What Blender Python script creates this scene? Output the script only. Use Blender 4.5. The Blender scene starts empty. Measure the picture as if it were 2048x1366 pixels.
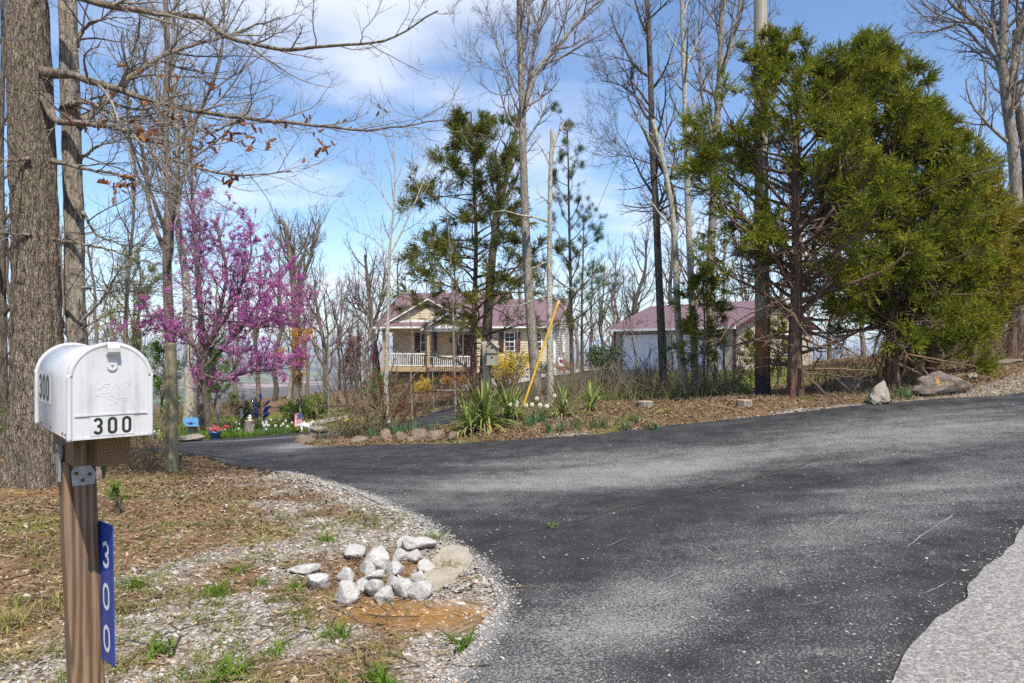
import bpy, bmesh, math, random
import numpy as np
from mathutils import Vector, geometry

# ------------------------------------------------------------------ camera, sky, sun, exposure
scene = bpy.context.scene
CAMZ, FPX, HX, HY = 1.6, 1365.0, 1024.0, 690.0
cam_data = bpy.data.cameras.new("camera")
cam_data.sensor_width = 36.0
cam_data.lens = 36.0 * FPX / 2048.0
cam_data.shift_y = (HY - 683.0) / 2048.0
cam_data.clip_start = 0.05
cam_data.clip_end = 30000.0
cam = bpy.data.objects.new("camera", cam_data)
cam.location = (0, 0, CAMZ)
cam.rotation_euler = (math.radians(90), 0, 0)
scene.collection.objects.link(cam)
scene.camera = cam

SUN_EL = math.radians(54)
SUN_DIR = Vector((0.42, -1.0, 0)).normalized() * math.cos(SUN_EL) + Vector((0, 0, math.sin(SUN_EL)))
sun_data = bpy.data.lights.new("sun", 'SUN')
sun_data.energy = 5.0
sun_data.angle = math.radians(0.53)
sun_data.color = (1.0, 0.93, 0.825)
sun = bpy.data.objects.new("sun", sun_data)
sun.rotation_euler = SUN_DIR.to_track_quat('Z', 'Y').to_euler()
sun.location = (0, 0, 60)
scene.collection.objects.link(sun)

world = bpy.data.worlds.new("World")
scene.world = world
world.use_nodes = True
wn, wl = world.node_tree.nodes, world.node_tree.links
wn.clear()
w_out = wn.new("ShaderNodeOutputWorld")
w_bg = wn.new("ShaderNodeBackground")
w_bg.inputs["Strength"].default_value = 0.128
w_sky = wn.new("ShaderNodeTexSky")
w_sky.sky_type = 'NISHITA'
w_sky.sun_disc = False
w_sky.sun_elevation = SUN_EL
w_sky.sun_rotation = math.atan2(SUN_DIR.x, SUN_DIR.y)
w_sky.altitude = 250
w_sky.air_density = 1.0
w_sky.dust_density = 0.8
w_sky.ozone_density = 1.6
# fair weather clouds, laid out on a flat layer overhead (direction / height)
tc = wn.new("ShaderNodeTexCoord")
sep = wn.new("ShaderNodeSeparateXYZ")
wl.new(tc.outputs["Generated"], sep.inputs[0])
def wmath(op, a, b=None):
    n = wn.new("ShaderNodeMath"); n.operation = op
    for i, v in enumerate((a, b)):
        if v is None: continue
        if isinstance(v, (int, float)): n.inputs[i].default_value = v
        else: wl.new(v, n.inputs[i])
    return n.outputs[0]
zz = wmath('ADD', wmath('MAXIMUM', sep.outputs[2], 0.0), 0.16)
cmb = wn.new("ShaderNodeCombineXYZ")
wl.new(wmath('DIVIDE', sep.outputs[0], zz), cmb.inputs[0])
wl.new(wmath('DIVIDE', sep.outputs[1], zz), cmb.inputs[1])
mp = wn.new("ShaderNodeMapping")
mp.inputs["Location"].default_value = (1.7, 2.0, 0)
mp.inputs["Scale"].default_value = (0.75, 1.0, 1)
wl.new(cmb.outputs[0], mp.inputs[0])
nz = wn.new("ShaderNodeTexNoise")
nz.inputs["Scale"].default_value = 0.95
nz.inputs["Detail"].default_value = 5
nz.inputs["Roughness"].default_value = 0.5
nz.inputs["Distortion"].default_value = 0.15
wl.new(mp.outputs[0], nz.inputs["Vector"])
rp = wn.new("ShaderNodeValToRGB")
rp.color_ramp.interpolation = 'EASE'
rp.color_ramp.elements[0].position = 0.485
rp.color_ramp.elements[1].position = 0.69
wl.new(nz.outputs["Fac"], rp.inputs[0])
hz = wn.new("ShaderNodeMapRange"); hz.interpolation_type = 'SMOOTHSTEP'
hz.inputs[1].default_value = 0.22; hz.inputs[2].default_value = -0.02
hz.inputs[3].default_value = 0.0; hz.inputs[4].default_value = 0.22
wl.new(sep.outputs[2], hz.inputs[0])
fac = wmath('MINIMUM', wmath('ADD', wmath('MULTIPLY', rp.outputs[0], 0.8), hz.outputs[0]), 0.93)
wmix = wn.new("ShaderNodeMixRGB")
wl.new(fac, wmix.inputs[0])
skyc = wn.new("ShaderNodeMixRGB"); skyc.blend_type = 'MULTIPLY'; skyc.inputs[0].default_value = 1.0
skyc.inputs[2].default_value = (1.04, 1.17, 1.30, 1)
wl.new(w_sky.outputs[0], skyc.inputs[1])
wl.new(skyc.outputs[0], wmix.inputs[1])
wmix.inputs[2].default_value = (6.9, 7.2, 7.8, 1)
wl.new(wmix.outputs[0], w_bg.inputs["Color"])
wl.new(w_bg.outputs[0], w_out.inputs[0])

scene.view_settings.view_transform = 'Standard'
scene.view_settings.look = 'None'
scene.view_settings.gamma = 1.0
scene.view_settings.exposure = 0.34
scene.render.engine = 'CYCLES'
scene.cycles.use_denoising = False
scene.cycles.max_bounces = 5
scene.cycles.diffuse_bounces = 3
scene.cycles.glossy_bounces = 2
scene.cycles.use_adaptive_sampling = True
scene.cycles.adaptive_threshold = 0.008
scene.cycles.sample_clamp_indirect = 2.0
scene.cycles.transparent_max_bounces = 6
scene.cycles.volume_bounces = 0

# ------------------------------------------------------------------ helpers
rng = np.random.default_rng(11)
COL = scene.collection

def at(px, py, D):
    return np.array([(px - HX) * D / FPX, D, CAMZ - (py - HY) * D / FPX])

def build(name, V, F, mats=None, parent=None, loc=None, smooth=False, midx=None, attrs=None):
    """F: list of (n,k) int arrays."""
    V = np.asarray(V, dtype=np.float32)
    if loc is not None: V = V - np.asarray(loc, dtype=np.float32)
    if not isinstance(F, list): F = [F]
    F = [np.asarray(f, dtype=np.int32) for f in F if len(f)]
    me = bpy.data.meshes.new(name)
    me.vertices.add(len(V)); me.vertices.foreach_set("co", V.ravel())
    nl = sum(f.size for f in F); npoly = sum(len(f) for f in F)
    me.loops.add(nl); me.polygons.add(npoly)
    me.loops.foreach_set("vertex_index", np.concatenate([f.ravel() for f in F]))
    tot = np.concatenate([np.full(len(f), f.shape[1], dtype=np.int32) for f in F])
    st = np.concatenate([[0], np.cumsum(tot)[:-1]]).astype(np.int32)
    me.polygons.foreach_set("loop_start", st)
    me.polygons.foreach_set("loop_total", tot)
    if midx is not None: me.polygons.foreach_set("material_index", np.asarray(midx, dtype=np.int32))
    me.polygons.foreach_set("use_smooth", np.full(npoly, bool(smooth)))
    if attrs:
        for k, v in attrs.items():
            a = me.attributes.new(k, 'FLOAT', 'POINT'); a.data.foreach_set("value", np.asarray(v, dtype=np.float32))
    me.update(calc_edges=True)
    for m in (mats if isinstance(mats, (list, tuple)) else [mats]):
        if m is not None: me.materials.append(m)
    o = bpy.data.objects.new(name, me)
    COL.objects.link(o)
    if parent is not None: o.parent = parent
    return o

def link(name, me, parent=None, loc=None, rot=None, scale=None):
    o = bpy.data.objects.new(name, me); COL.objects.link(o)
    if parent is not None: o.parent = parent
    if loc is not None: o.location = [float(c) for c in loc]
    if rot is not None: o.rotation_euler = [float(c) for c in rot]
    if scale is not None: o.scale = (scale,) * 3 if isinstance(scale, (int, float)) else scale
    return o

def tag(o, label=None, cat=None, group=None, kind=None):
    if label: o["label"] = label
    if cat: o["category"] = cat
    if group: o["group"] = group
    if kind: o["kind"] = kind
    return o

def thing(name, label, cat, loc=(0, 0, 0), rotz=0.0, group=None):
    o = bpy.data.objects.new(name, None); COL.objects.link(o)
    o.empty_display_size = 0.2
    o.location = [float(c) for c in loc]; o.rotation_euler = (0, 0, rotz)
    return tag(o, label, cat, group)

def copy_tree(root, loc=None, rotz=None, scale=None, label=None, group=None):
    r = root.copy(); COL.objects.link(r)
    if loc is not None: r.location = [float(c) for c in loc]
    if rotz is not None: r.rotation_euler = (0, 0, rotz)
    if scale is not None: r.scale = (scale,) * 3 if isinstance(scale, (int, float)) else scale
    if label: r["label"] = label
    if group: r["group"] = group
    for ch in list(root.children):
        c = ch.copy(); COL.objects.link(c); c.parent = r
        for g in list(ch.children):
            d = g.copy(); COL.objects.link(d); d.parent = c
    return r

class MB:
    def __init__(s): s.V = []; s.F = []; s.n = 0
    def add(s, V, F):
        V = np.asarray(V, dtype=np.float64)
        if not isinstance(F, list): F = [F]
        for f in F:
            f = np.asarray(f, dtype=np.int64)
            if f.size: s.F.append(f + s.n)
        s.V.append(V); s.n += len(V); return s
    def get(s):
        by = {}
        for f in s.F: by.setdefault(f.shape[1], []).append(f)
        return np.concatenate(s.V), [np.concatenate(v) for v in by.values()]
    def build(s, name, mats=None, parent=None, loc=None, smooth=False):
        V, F = s.get(); return build(name, V, F, mats, parent, loc, smooth)

def box(x0, x1, y0, y1, z0, z1):
    V = np.array([[x, y, z] for z in (z0, z1) for y in (y0, y1) for x in (x0, x1)], float)
    F = np.array([[0, 2, 3, 1], [4, 5, 7, 6], [0, 1, 5, 4], [2, 6, 7, 3], [0, 4, 6, 2], [1, 3, 7, 5]])
    return V, F

def pbox(name, a, mat, parent, **k):
    V, F = box(*a); return build(name, V, F, mat, parent, **k)

def prism(poly, axis, a0, a1):
    """poly: list of 2D pts; axis 'x','y','z' the extrusion axis."""
    n = len(poly); V = []
    for a in (a0, a1):
        for p, q in poly:
            V.append({'x': (a, p, q), 'y': (p, a, q), 'z': (p, q, a)}[axis])
    F = [[list(range(n))], [list(range(2 * n - 1, n - 1, -1))], [[i, i + n, (i + 1) % n + n, (i + 1) % n] for i in range(n)]]
    return np.array(V, float), [np.array(f) for f in F]

def norm(v): return v / np.maximum(np.linalg.norm(v, axis=-1, keepdims=True), 1e-9)

def tubes(path, rad, sides, cap=False, ref=None):
    """path (B,P,3), rad (B,P) -> V, [quads]"""
    path = np.asarray(path, float); rad = np.asarray(rad, float)
    B, P, _ = path.shape
    t = norm(np.gradient(path, axis=1))
    avg = norm(path[:, -1] - path[:, 0])
    if ref is not None: ref = np.tile(np.array(ref, float), (B, 1))
    else: ref = np.where(np.abs(avg[:, 2:3]) < 0.8, np.array([[0, 0, 1.0]]), np.array([[1.0, 0, 0]]))
    ref = norm(ref - avg * np.sum(ref * avg, axis=1, keepdims=True))[:, None, :]
    u = norm(np.cross(t, np.broadcast_to(ref, t.shape)))
    v = np.cross(t, u)
    a = np.linspace(0, 2 * np.pi, sides, endpoint=False)
    ring = u[:, :, None, :] * np.cos(a)[None, None, :, None] + v[:, :, None, :] * np.sin(a)[None, None, :, None]
    V = (path[:, :, None, :] + ring * rad[:, :, None, None]).reshape(-1, 3)
    b = np.arange(B)[:, None, None] * P * sides
    i = np.arange(P - 1)[None, :, None] * sides
    j = np.arange(sides)[None, None, :]
    j2 = (j + 1) % sides
    F = np.stack([b + i + j, b + i + j2, b + i + sides + j2, b + i + sides + j], axis=-1).reshape(-1, 4)
    Fs = [F]
    if cap:
        e = np.arange(B)[:, None] * P * sides
        Fs.append(np.concatenate([e + np.arange(sides)[None, ::-1], e + (P - 1) * sides + np.arange(sides)[None, :]]))
    return V, Fs

_rr = np.random.default_rng(99)
def ribbons(path, rad):
    """thin twigs: one folded-flat strip per twig, turned at random"""
    path = np.asarray(path, float); rad = np.asarray(rad, float) * 1.35; B, P, _ = path.shape
    t = norm(path[:, -1] - path[:, 0]); s_ = norm(np.cross(t, norm(_rr.normal(size=(B, 3)))))[:, None, :]
    V = np.stack([path + s_ * rad[..., None], path - s_ * rad[..., None]], 2).reshape(-1, 3)
    b = np.arange(B)[:, None] * P * 2 + np.arange(P - 1)[None, :] * 2
    return V, [np.stack([b, b + 1, b + 3, b + 2], -1).reshape(-1, 4)]

def cyl(p0, p1, r0, r1=None, sides=12):
    r1 = r0 if r1 is None else r1
    return tubes(np.array([[p0, p1]], float), np.array([[r0, r1]]), sides, cap=True)

def resample(pts, n):
    pts = np.asarray(pts, float)
    # Catmull-Rom through the points, then even arc length
    P = np.vstack([2 * pts[0] - pts[1], pts, 2 * pts[-1] - pts[-2]])
    out = []
    for i in range(1, len(P) - 2):
        t = np.linspace(0, 1, 12, endpoint=False)[:, None]
        a, b, c, d = P[i - 1], P[i], P[i + 1], P[i + 2]
        out.append(0.5 * ((2 * b) + (-a + c) * t + (2 * a - 5 * b + 4 * c - d) * t ** 2 + (-a + 3 * b - 3 * c + d) * t ** 3))
    out.append(P[-2:-1]); q = np.vstack(out)
    s = np.concatenate([[0], np.cumsum(np.linalg.norm(np.diff(q, axis=0), axis=1))])
    x = np.linspace(0, s[-1], n)
    return np.stack([np.interp(x, s, q[:, k]) for k in range(q.shape[1])], axis=1)

def hash3(i, j, k, seed):
    h = (i * 374761393 + j * 668265263 + k * 2147483647 + seed * 1274126177) & 0xFFFFFFFF
    h = ((h ^ (h >> 13)) * 1274126177) & 0xFFFFFFFF
    h = (h ^ (h >> 16)) & 0xFFFFFFFF
    return h / 4294967295.0

def vnoise(p, seed=0):
    p = np.asarray(p, float)
    if p.shape[-1] == 2: p = np.concatenate([p, np.zeros(p.shape[:-1] + (1,))], axis=-1)
    f = np.floor(p).astype(np.int64); w = p - f; w = w * w * (3 - 2 * w)
    r = 0
    for a in (0, 1):
        for b in (0, 1):
            for c in (0, 1):
                ww = (w[..., 0] if a else 1 - w[..., 0]) * (w[..., 1] if b else 1 - w[..., 1]) * (w[..., 2] if c else 1 - w[..., 2])
                r = r + ww * hash3(f[..., 0] + a, f[..., 1] + b, f[..., 2] + c, seed)
    return r

def fbm(p, oct=4, seed=0):
    p = np.asarray(p, float); r = 0; amp = 0.5; tot = 0
    for o in range(oct):
        r = r + amp * vnoise(p * (2 ** o) + o * 17.3, seed + o); tot += amp; amp *= 0.5
    return r / tot

def sstep(a, b, x):
    t = np.clip((x - a) / (b - a), 0, 1); return t * t * (3 - 2 * t)

def inpoly(x, y, poly):
    poly = np.asarray(poly); r = np.zeros(np.shape(x), bool); n = len(poly)
    for i in range(n):
        x0, y0 = poly[i]; x1, y1 = poly[(i + 1) % n]
        if y0 == y1: continue
        c = ((y0 > y) != (y1 > y)) & (x < (x1 - x0) * (y - y0) / (y1 - y0) + x0)
        r ^= c
    return r

def dist_line(x, y, line):
    line = np.asarray(line); d = np.full(np.shape(x), 1e9)
    for i in range(len(line) - 1):
        a, b = line[i], line[i + 1]; ab = b - a
        t = np.clip(((x - a[0]) * ab[0] + (y - a[1]) * ab[1]) / (ab @ ab + 1e-9), 0, 1)
        d = np.minimum(d, np.hypot(x - a[0] - t * ab[0], y - a[1] - t * ab[1]))
    return d

# ------------------------------------------------------------------ materials
class N:
    def __init__(s, name):
        s.m = bpy.data.materials.new(name); s.m.use_nodes = True
        s.t = s.m.node_tree; s.b = s.t.nodes["Principled BSDF"]; s.co = None
    def new(s, k, **kw):
        n = s.t.nodes.new(k)
        for a, v in kw.items(): setattr(n, a, v)
        return n
    def set(s, sock, v):
        if isinstance(v, bpy.types.NodeSocket): s.t.links.new(v, sock)
        else: sock.default_value = v
    def coord(s, scale=(1, 1, 1), loc=(0, 0, 0), kind="Object"):
        if s.co is None: s.co = s.new("ShaderNodeTexCoord")
        mp = s.new("ShaderNodeMapping"); mp.inputs["Scale"].default_value = scale; mp.inputs["Location"].default_value = loc
        s.t.links.new(s.co.outputs[kind], mp.inputs[0]); return mp.outputs[0]
    def world(s, scale=(1, 1, 1)):
        g = s.new("ShaderNodeNewGeometry"); mp = s.new("ShaderNodeMapping"); mp.inputs["Scale"].default_value = scale
        s.t.links.new(g.outputs["Position"], mp.inputs[0]); return mp.outputs[0]
    def noise(s, vec, scale, detail=4, rough=0.55, dist=0.0):
        n = s.new("ShaderNodeTexNoise"); s.t.links.new(vec, n.inputs["Vector"])
        n.inputs["Scale"].default_value = scale; n.inputs["Detail"].default_value = detail
        n.inputs["Roughness"].default_value = rough; n.inputs["Distortion"].default_value = dist
        return n.outputs["Fac"]
    def voro(s, vec, scale, feature='F1', out="Distance", rnd=1.0):
        n = s.new("ShaderNodeTexVoronoi", feature=feature); s.t.links.new(vec, n.inputs["Vector"])
        n.inputs["Scale"].default_value = scale; n.inputs["Randomness"].default_value = rnd
        return n.outputs[out]
    def ramp(s, fac, stops, interp='LINEAR'):
        n = s.new("ShaderNodeValToRGB"); r = n.color_ramp; r.interpolation = interp
        while len(r.elements) < len(stops): r.elements.new(0.5)
        for e, (p, c) in zip(r.elements, stops):
            e.position = p; e.color = (c, c, c, 1) if isinstance(c, (int, float)) else (*c, 1)
        s.set(n.inputs[0], fac); return n.outputs[0]
    def mix(s, fac, a, b, mode='MIX'):
        n = s.new("ShaderNodeMixRGB", blend_type=mode)
        s.set(n.inputs[0], fac)
        for i, v in ((1, a), (2, b)):
            s.set(n.inputs[i], v if isinstance(v, bpy.types.NodeSocket) else (*v, 1))
        return n.outputs[0]
    def math(s, op, a, b=0.0, clamp=False):
        n = s.new("ShaderNodeMath", operation=op); n.use_clamp = clamp
        s.set(n.inputs[0], a); s.set(n.inputs[1], b); return n.outputs[0]
    def attr(s, name):
        n = s.new("ShaderNodeAttribute"); n.attribute_name = name; return n.outputs["Fac"]
    def island(s):
        return s.new("ShaderNodeNewGeometry").outputs["Random Per Island"]
    def bump(s, h, strength=0.5, dist=0.02):
        n = s.new("ShaderNodeBump"); n.inputs["Strength"].default_value = strength; n.inputs["Distance"].default_value = dist
        s.set(n.inputs["Height"], h); s.t.links.new(n.outputs[0], s.b.inputs["Normal"])
    def done(s, color=None, rough=0.8, metal=0.0, spec=None):
        if color is not None: s.set(s.b.inputs["Base Color"], color if isinstance(color, bpy.types.NodeSocket) else (*color, 1))
        s.set(s.b.inputs["Roughness"], rough); s.set(s.b.inputs["Metallic"], metal)
        if spec is not None: s.b.inputs["Specular IOR Level"].default_value = spec
        return s.m

def simple(name, c1, c2=None, scale=8.0, rough=0.7, bump=0.0, bdist=0.01, metal=0.0, island=False, stretch=(1, 1, 1), spec=None, detail=4):
    n = N(name)
    if c2 is None: c2 = tuple(c * 0.8 for c in c1)
    v = n.coord(stretch); f = n.noise(v, scale, detail)
    f2 = n.ramp(f, [(0.3, 0.0), (0.7, 1.0)])
    if island: f2 = n.mix(0.55, f2, n.island())
    if bump: n.bump(f, bump, bdist)
    return n.done(n.mix(f2, c1, c2), rough, metal, spec)

def leafmat(name, stops, rough=0.6, clump=0.6, clump_scale=1.2, trans=0.25):
    """foliage: colour varies by leaf and by clump; part of the light goes through"""
    n = N(name)
    g = n.noise(n.world(), clump_scale, 2)
    f = n.math('ADD', n.math('MULTIPLY', n.island(), 1 - clump), n.math('MULTIPLY', n.ramp(g, [(0.3, 0.0), (0.7, 1.0)]), clump))
    col = n.ramp(f, stops)
    m = n.done(col, rough, spec=0.08)
    if trans:
        tr = n.new("ShaderNodeBsdfTranslucent"); n.t.links.new(col, tr.inputs[0])
        ms = n.new("ShaderNodeMixShader"); ms.inputs[0].default_value = trans
        n.t.links.new(n.b.outputs[0], ms.inputs[1]); n.t.links.new(tr.outputs[0], ms.inputs[2])
        n.t.links.new(ms.outputs[0], n.t.nodes["Material Output"].inputs[0])
    return m

M = {}
M['white'] = simple('white_enamel', (0.80, 0.80, 0.80), (0.70, 0.71, 0.72), 5, 0.32, 0.05, 0.002)
def mk_mailbox_white():
    n = N('mailbox_white'); v = n.coord((1, 1, 1))
    g = n.ramp(n.noise(v, 9, 5, 0.6), [(0.38, 0.0), (0.7, 1.0)])
    st = n.ramp(n.noise(n.coord((60, 34, 5)), 1.0, 4), [(0.42, 0.0), (0.70, 1.0)])
    d = n.math('MULTIPLY', g, st)
    n.bump(n.noise(v, 26, 3), 0.12, 0.002)
    return n.done(n.mix(d, (0.52, 0.52, 0.525), (0.28, 0.275, 0.255)), 0.33)
M['mailwhite'] = mk_mailbox_white()
M['black'] = simple('black_print', (0.015, 0.015, 0.015), None, 10, 0.5)
M['sticker'] = simple('grey_sticker', (0.42, 0.44, 0.42), (0.55, 0.56, 0.54), 30, 0.45, 0.1, 0.001)
M['signblue'] = simple('blue_sign', (0.008, 0.045, 0.25), (0.01, 0.055, 0.30), 20, 0.28)
M['signwhite'] = simple('reflective_white', (0.72, 0.74, 0.76), None, 10, 0.35)
M['galv'] = simple('galvanised_steel', (0.36, 0.40, 0.44), (0.24, 0.27, 0.30), 40, 0.42, 0.1, 0.002, metal=0.55)
M['rust'] = simple('rusty_screw', (0.14, 0.08, 0.04), (0.05, 0.03, 0.02), 60, 0.7)

def mk_wood(name, c1, c2, c3, sc=1.0, wet=None):
    n = N(name)
    v = n.coord((7 * sc, 7 * sc, 0.9 * sc))
    base = n.noise(v, 2.2, 3, 0.5, 0.9)
    w = n.new("ShaderNodeTexWave", wave_type='RINGS', rings_direction='Z')
    n.t.links.new(n.coord((1.0, 1.0, 0.16), (0.035, 0.075, 0.0)), w.inputs[0])
    w.inputs["Scale"].default_value = 19 * sc; w.inputs["Distortion"].default_value = 15.0; w.inputs["Detail"].default_value = 1.5
    w.inputs["Detail Scale"].default_value = 0.55; w.inputs["Detail Roughness"].default_value = 0.4
    fine = n.noise(n.coord((90 * sc, 90 * sc, 3 * sc)), 1.5, 3)
    h = n.math('ADD', n.math('MULTIPLY', w.outputs["Fac"], 0.6), n.math('MULTIPLY', fine, 0.5))
    c = n.mix(n.ramp(w.outputs["Fac"], [(0.1, 0.0), (0.75, 1.0)]), c1, c2)
    c = n.mix(n.ramp(base, [(0.35, 0.0), (0.7, 0.75)]), c, c3)
    c = n.mix(n.ramp(fine, [(0.3, 0.5), (0.55, 0.0)]), c, tuple(x * 0.5 for x in c1))
    n.bump(h, 0.55, 0.006)
    return n.done(c, 0.8)
M['postwood'] = mk_wood('weathered_post_wood', (0.075, 0.040, 0.019), (0.26, 0.160, 0.088), (0.17, 0.120, 0.078), 1.0)
M['arm'] = mk_wood('arm_wood', (0.09, 0.05, 0.022), (0.24, 0.14, 0.065), (0.15, 0.09, 0.045))
def mk_endgrain():
    n = N('end_grain'); v = n.coord((1, 0.0, 1), (0.016, 0, -0.01))
    w = n.new("ShaderNodeTexWave", wave_type='RINGS', rings_direction='SPHERICAL')
    n.t.links.new(v, w.inputs[0]); w.inputs["Scale"].default_value = 38; w.inputs["Distortion"].default_value = 1.4; w.inputs["Detail"].default_value = 2
    c = n.mix(w.outputs["Fac"], (0.13, 0.075, 0.03), (0.21, 0.12, 0.05)); n.bump(w.outputs["Fac"], 0.3, 0.003)
    return n.done(c, 0.85)
M['endgrain'] = mk_endgrain()

def mk_roundwood(name, base, light, moss, burn=None):
    n = N(name)
    g = n.noise(n.coord((22, 22, 0.8)), 1.0, 5, 0.65)
    b = n.noise(n.coord((3, 3, 1.0)), 1.0, 3)
    c = n.mix(n.ramp(g, [(0.3, 0.0), (0.7, 1.0)]), base, light)
    c = n.mix(n.ramp(b, [(0.45, 0.0), (0.7, 0.8)]), c, moss)
    kn = n.voro(n.coord((1.6, 1.6, 1.1)), 1.3)
    c = n.mix(n.ramp(kn, [(0.05, 0.85), (0.10, 0.0)]), c, tuple(x * 0.3 for x in base))
    if burn:
        sx = n.new("ShaderNodeSeparateXYZ"); n.t.links.new(n.coord(), sx.inputs[0])
        nn = n.noise(n.coord((9, 9, 0.9)), 1.0, 4)
        z = n.math('ADD', sx.outputs[2], n.math('MULTIPLY', n.math('SUBTRACT', nn, 0.5), 2.6))
        c = n.mix(n.ramp(n.math('DIVIDE', z, 4.2), [(0.30, 1.0), (0.52, 0.0)]), c, burn[0])
        z2 = n.math('ADD', sx.outputs[2], n.math('MULTIPLY', n.math('SUBTRACT', nn, 0.5), 1.6))
        c = n.mix(n.ramp(n.math('DIVIDE', z2, 2.0), [(0.16, 1.0), (0.46, 0.0)]), c, burn[1])
    n.bump(g, 0.6, 0.012)
    return n.done(c, 0.85)
M['fencepost'] = mk_roundwood('old_round_post_wood', (0.14, 0.115, 0.06), (0.30, 0.26, 0.15), (0.15, 0.17, 0.07))
M['pole'] = mk_roundwood('utility_pole_wood', (0.19, 0.165, 0.125), (0.44, 0.40, 0.33), (0.27, 0.26, 0.20), ((0.20, 0.085, 0.03), (0.016, 0.014, 0.013)))
M['greywood'] = mk_roundwood('silvered_wood', (0.20, 0.175, 0.13), (0.40, 0.36, 0.28), (0.27, 0.26, 0.19))

def mk_bark(name, crack, mid, light, sx=16.0, sz=2.6, bd=0.03, moss=None, strength=0.9):
    n = N(name)
    wob = n.noise(n.coord((5, 5, 2.0)), 2.0, 3)
    wc = n.new("ShaderNodeCombineXYZ"); n.t.links.new(wob, wc.inputs[0]); n.t.links.new(n.noise(n.coord((5, 5, 2.0), (7, 3, 1)), 2.0, 3), wc.inputs[1])
    mp = n.new("ShaderNodeVectorMath", operation='MULTIPLY_ADD')
    n.t.links.new(wc.outputs[0], mp.inputs[0]); mp.inputs[1].default_value = (2.2, 2.2, 2.2); n.t.links.new(n.coord((sx, sx, sz)), mp.inputs[2])
    ridge = n.noise(mp.outputs[0], 1.0, 5, 0.62)                     # long furrows
    vo = n.ramp(n.voro(mp.outputs[0], 1.15, 'DISTANCE_TO_EDGE'), [(0.0, 0.0), (0.16, 1.0)])
    fine = n.noise(n.coord((sx * 2.6, sx * 2.6, sz * 4.5)), 1.0, 4, 0.7)
    rr = n.ramp(ridge, [(0.34, 0.0), (0.60, 1.0)])
    h = n.math('ADD', n.math('ADD', n.math('MULTIPLY', rr, 0.40), n.math('MULTIPLY', vo, 0.30)), n.math('MULTIPLY', fine, 0.45))
    c = n.ramp(h, [(0.30, crack), (0.62, mid), (1.0, light)])
    big = n.noise(n.coord((1.2, 1.2, 0.6)), 1.0, 3)
    c = n.mix(n.ramp(big, [(0.4, 0.0), (0.75, 0.45)]), c, tuple(x * 0.72 for x in mid))
    if moss: c = n.mix(n.ramp(n.noise(n.coord((3, 3, 1.6), (5, 1, 2)), 1.0, 4), [(0.50, 0.0), (0.66, 0.8)]), c, moss)
    n.bump(h, strength, bd)
    return n.done(c, 0.9, spec=0.15)
M['bark_oak'] = mk_bark('oak_bark', (0.035, 0.026, 0.019), (0.21, 0.168, 0.122), (0.40, 0.335, 0.26), 40, 9.0, 0.04, strength=1.0)
M['bark_brown'] = mk_bark('brown_bark', (0.05, 0.04, 0.03), (0.17, 0.135, 0.10), (0.30, 0.25, 0.20), 20, 4, 0.02)
M['bark_grey'] = mk_bark('grey_bark', (0.07, 0.06, 0.05), (0.23, 0.195, 0.155), (0.38, 0.34, 0.28), 16, 4, 0.02)
M['bark_dark'] = mk_bark('dark_bark', (0.03, 0.025, 0.02), (0.10, 0.08, 0.06), (0.20, 0.165, 0.13), 20, 4, 0.02)
M['bark_pale'] = mk_bark('pale_lichen_bark', (0.11, 0.10, 0.08), (0.36, 0.33, 0.27), (0.55, 0.52, 0.44), 12, 8, 0.015, (0.30, 0.33, 0.22))
M['bark_cedar'] = mk_bark('cedar_bark', (0.035, 0.022, 0.016), (0.14, 0.083, 0.057), (0.26, 0.17, 0.125), 26, 1.2, 0.02)
M['twig'] = simple('grey_brown_twig', (0.155, 0.125, 0.10), (0.085, 0.066, 0.052), 3, 0.85, island=True)
M['twig_pale'] = simple('pale_twig', (0.30, 0.265, 0.215), (0.17, 0.145, 0.115), 3, 0.85, island=True)
M['twig_cedar'] = simple('dead_cedar_twig', (0.185, 0.115, 0.072), (0.085, 0.052, 0.034), 3, 0.85, island=True)
M['twig_brush'] = simple('dry_brush_twig', (0.20, 0.145, 0.085), (0.11, 0.08, 0.045), 3, 0.85, island=True)
M['cedar'] = leafmat('cedar_foliage', [(0.0, (0.022, 0.040, 0.007)), (0.35, (0.115, 0.145, 0.014)), (0.65, (0.235, 0.25, 0.022)), (1.0, (0.42, 0.38, 0.05))], clump=0.5, clump_scale=2.6, trans=0.28)
M['cedar_olive'] = leafmat('olive_cedar_foliage', [(0.0, (0.06, 0.065, 0.012)), (0.5, (0.24, 0.215, 0.024)), (1.0, (0.44, 0.34, 0.055))], clump=0.55, clump_scale=2.4, trans=0.3)
M['cedar_far'] = leafmat('distant_cedar_foliage', [(0.0, (0.05, 0.07, 0.014)), (0.6, (0.18, 0.19, 0.025)), (1.0, (0.34, 0.30, 0.055))], clump=0.5, clump_scale=1.2, trans=0.3)
M['pine'] = leafmat('pine_needles', [(0.0, (0.06, 0.10, 0.035)), (1.0, (0.19, 0.23, 0.07))], clump=0.4)
M['redbud'] = leafmat('redbud_blossom', [(0.0, (0.28, 0.05, 0.225)), (0.5, (0.50, 0.13, 0.40)), (1.0, (0.70, 0.30, 0.59))], clump=0.35, trans=0.3)
M['budgreen'] = leafmat('spring_leaf_buds', [(0.0, (0.16, 0.19, 0.03)), (1.0, (0.36, 0.36, 0.09))], trans=0.35)
M['leafgreen'] = leafmat('fresh_green_leaf', [(0.0, (0.05, 0.11, 0.012)), (1.0, (0.16, 0.26, 0.03))], trans=0.35)
M['leafdark'] = leafmat('dark_green_leaf', [(0.0, (0.02, 0.045, 0.012)), (1.0, (0.075, 0.115, 0.03))], trans=0.15, rough=0.45)
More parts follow.
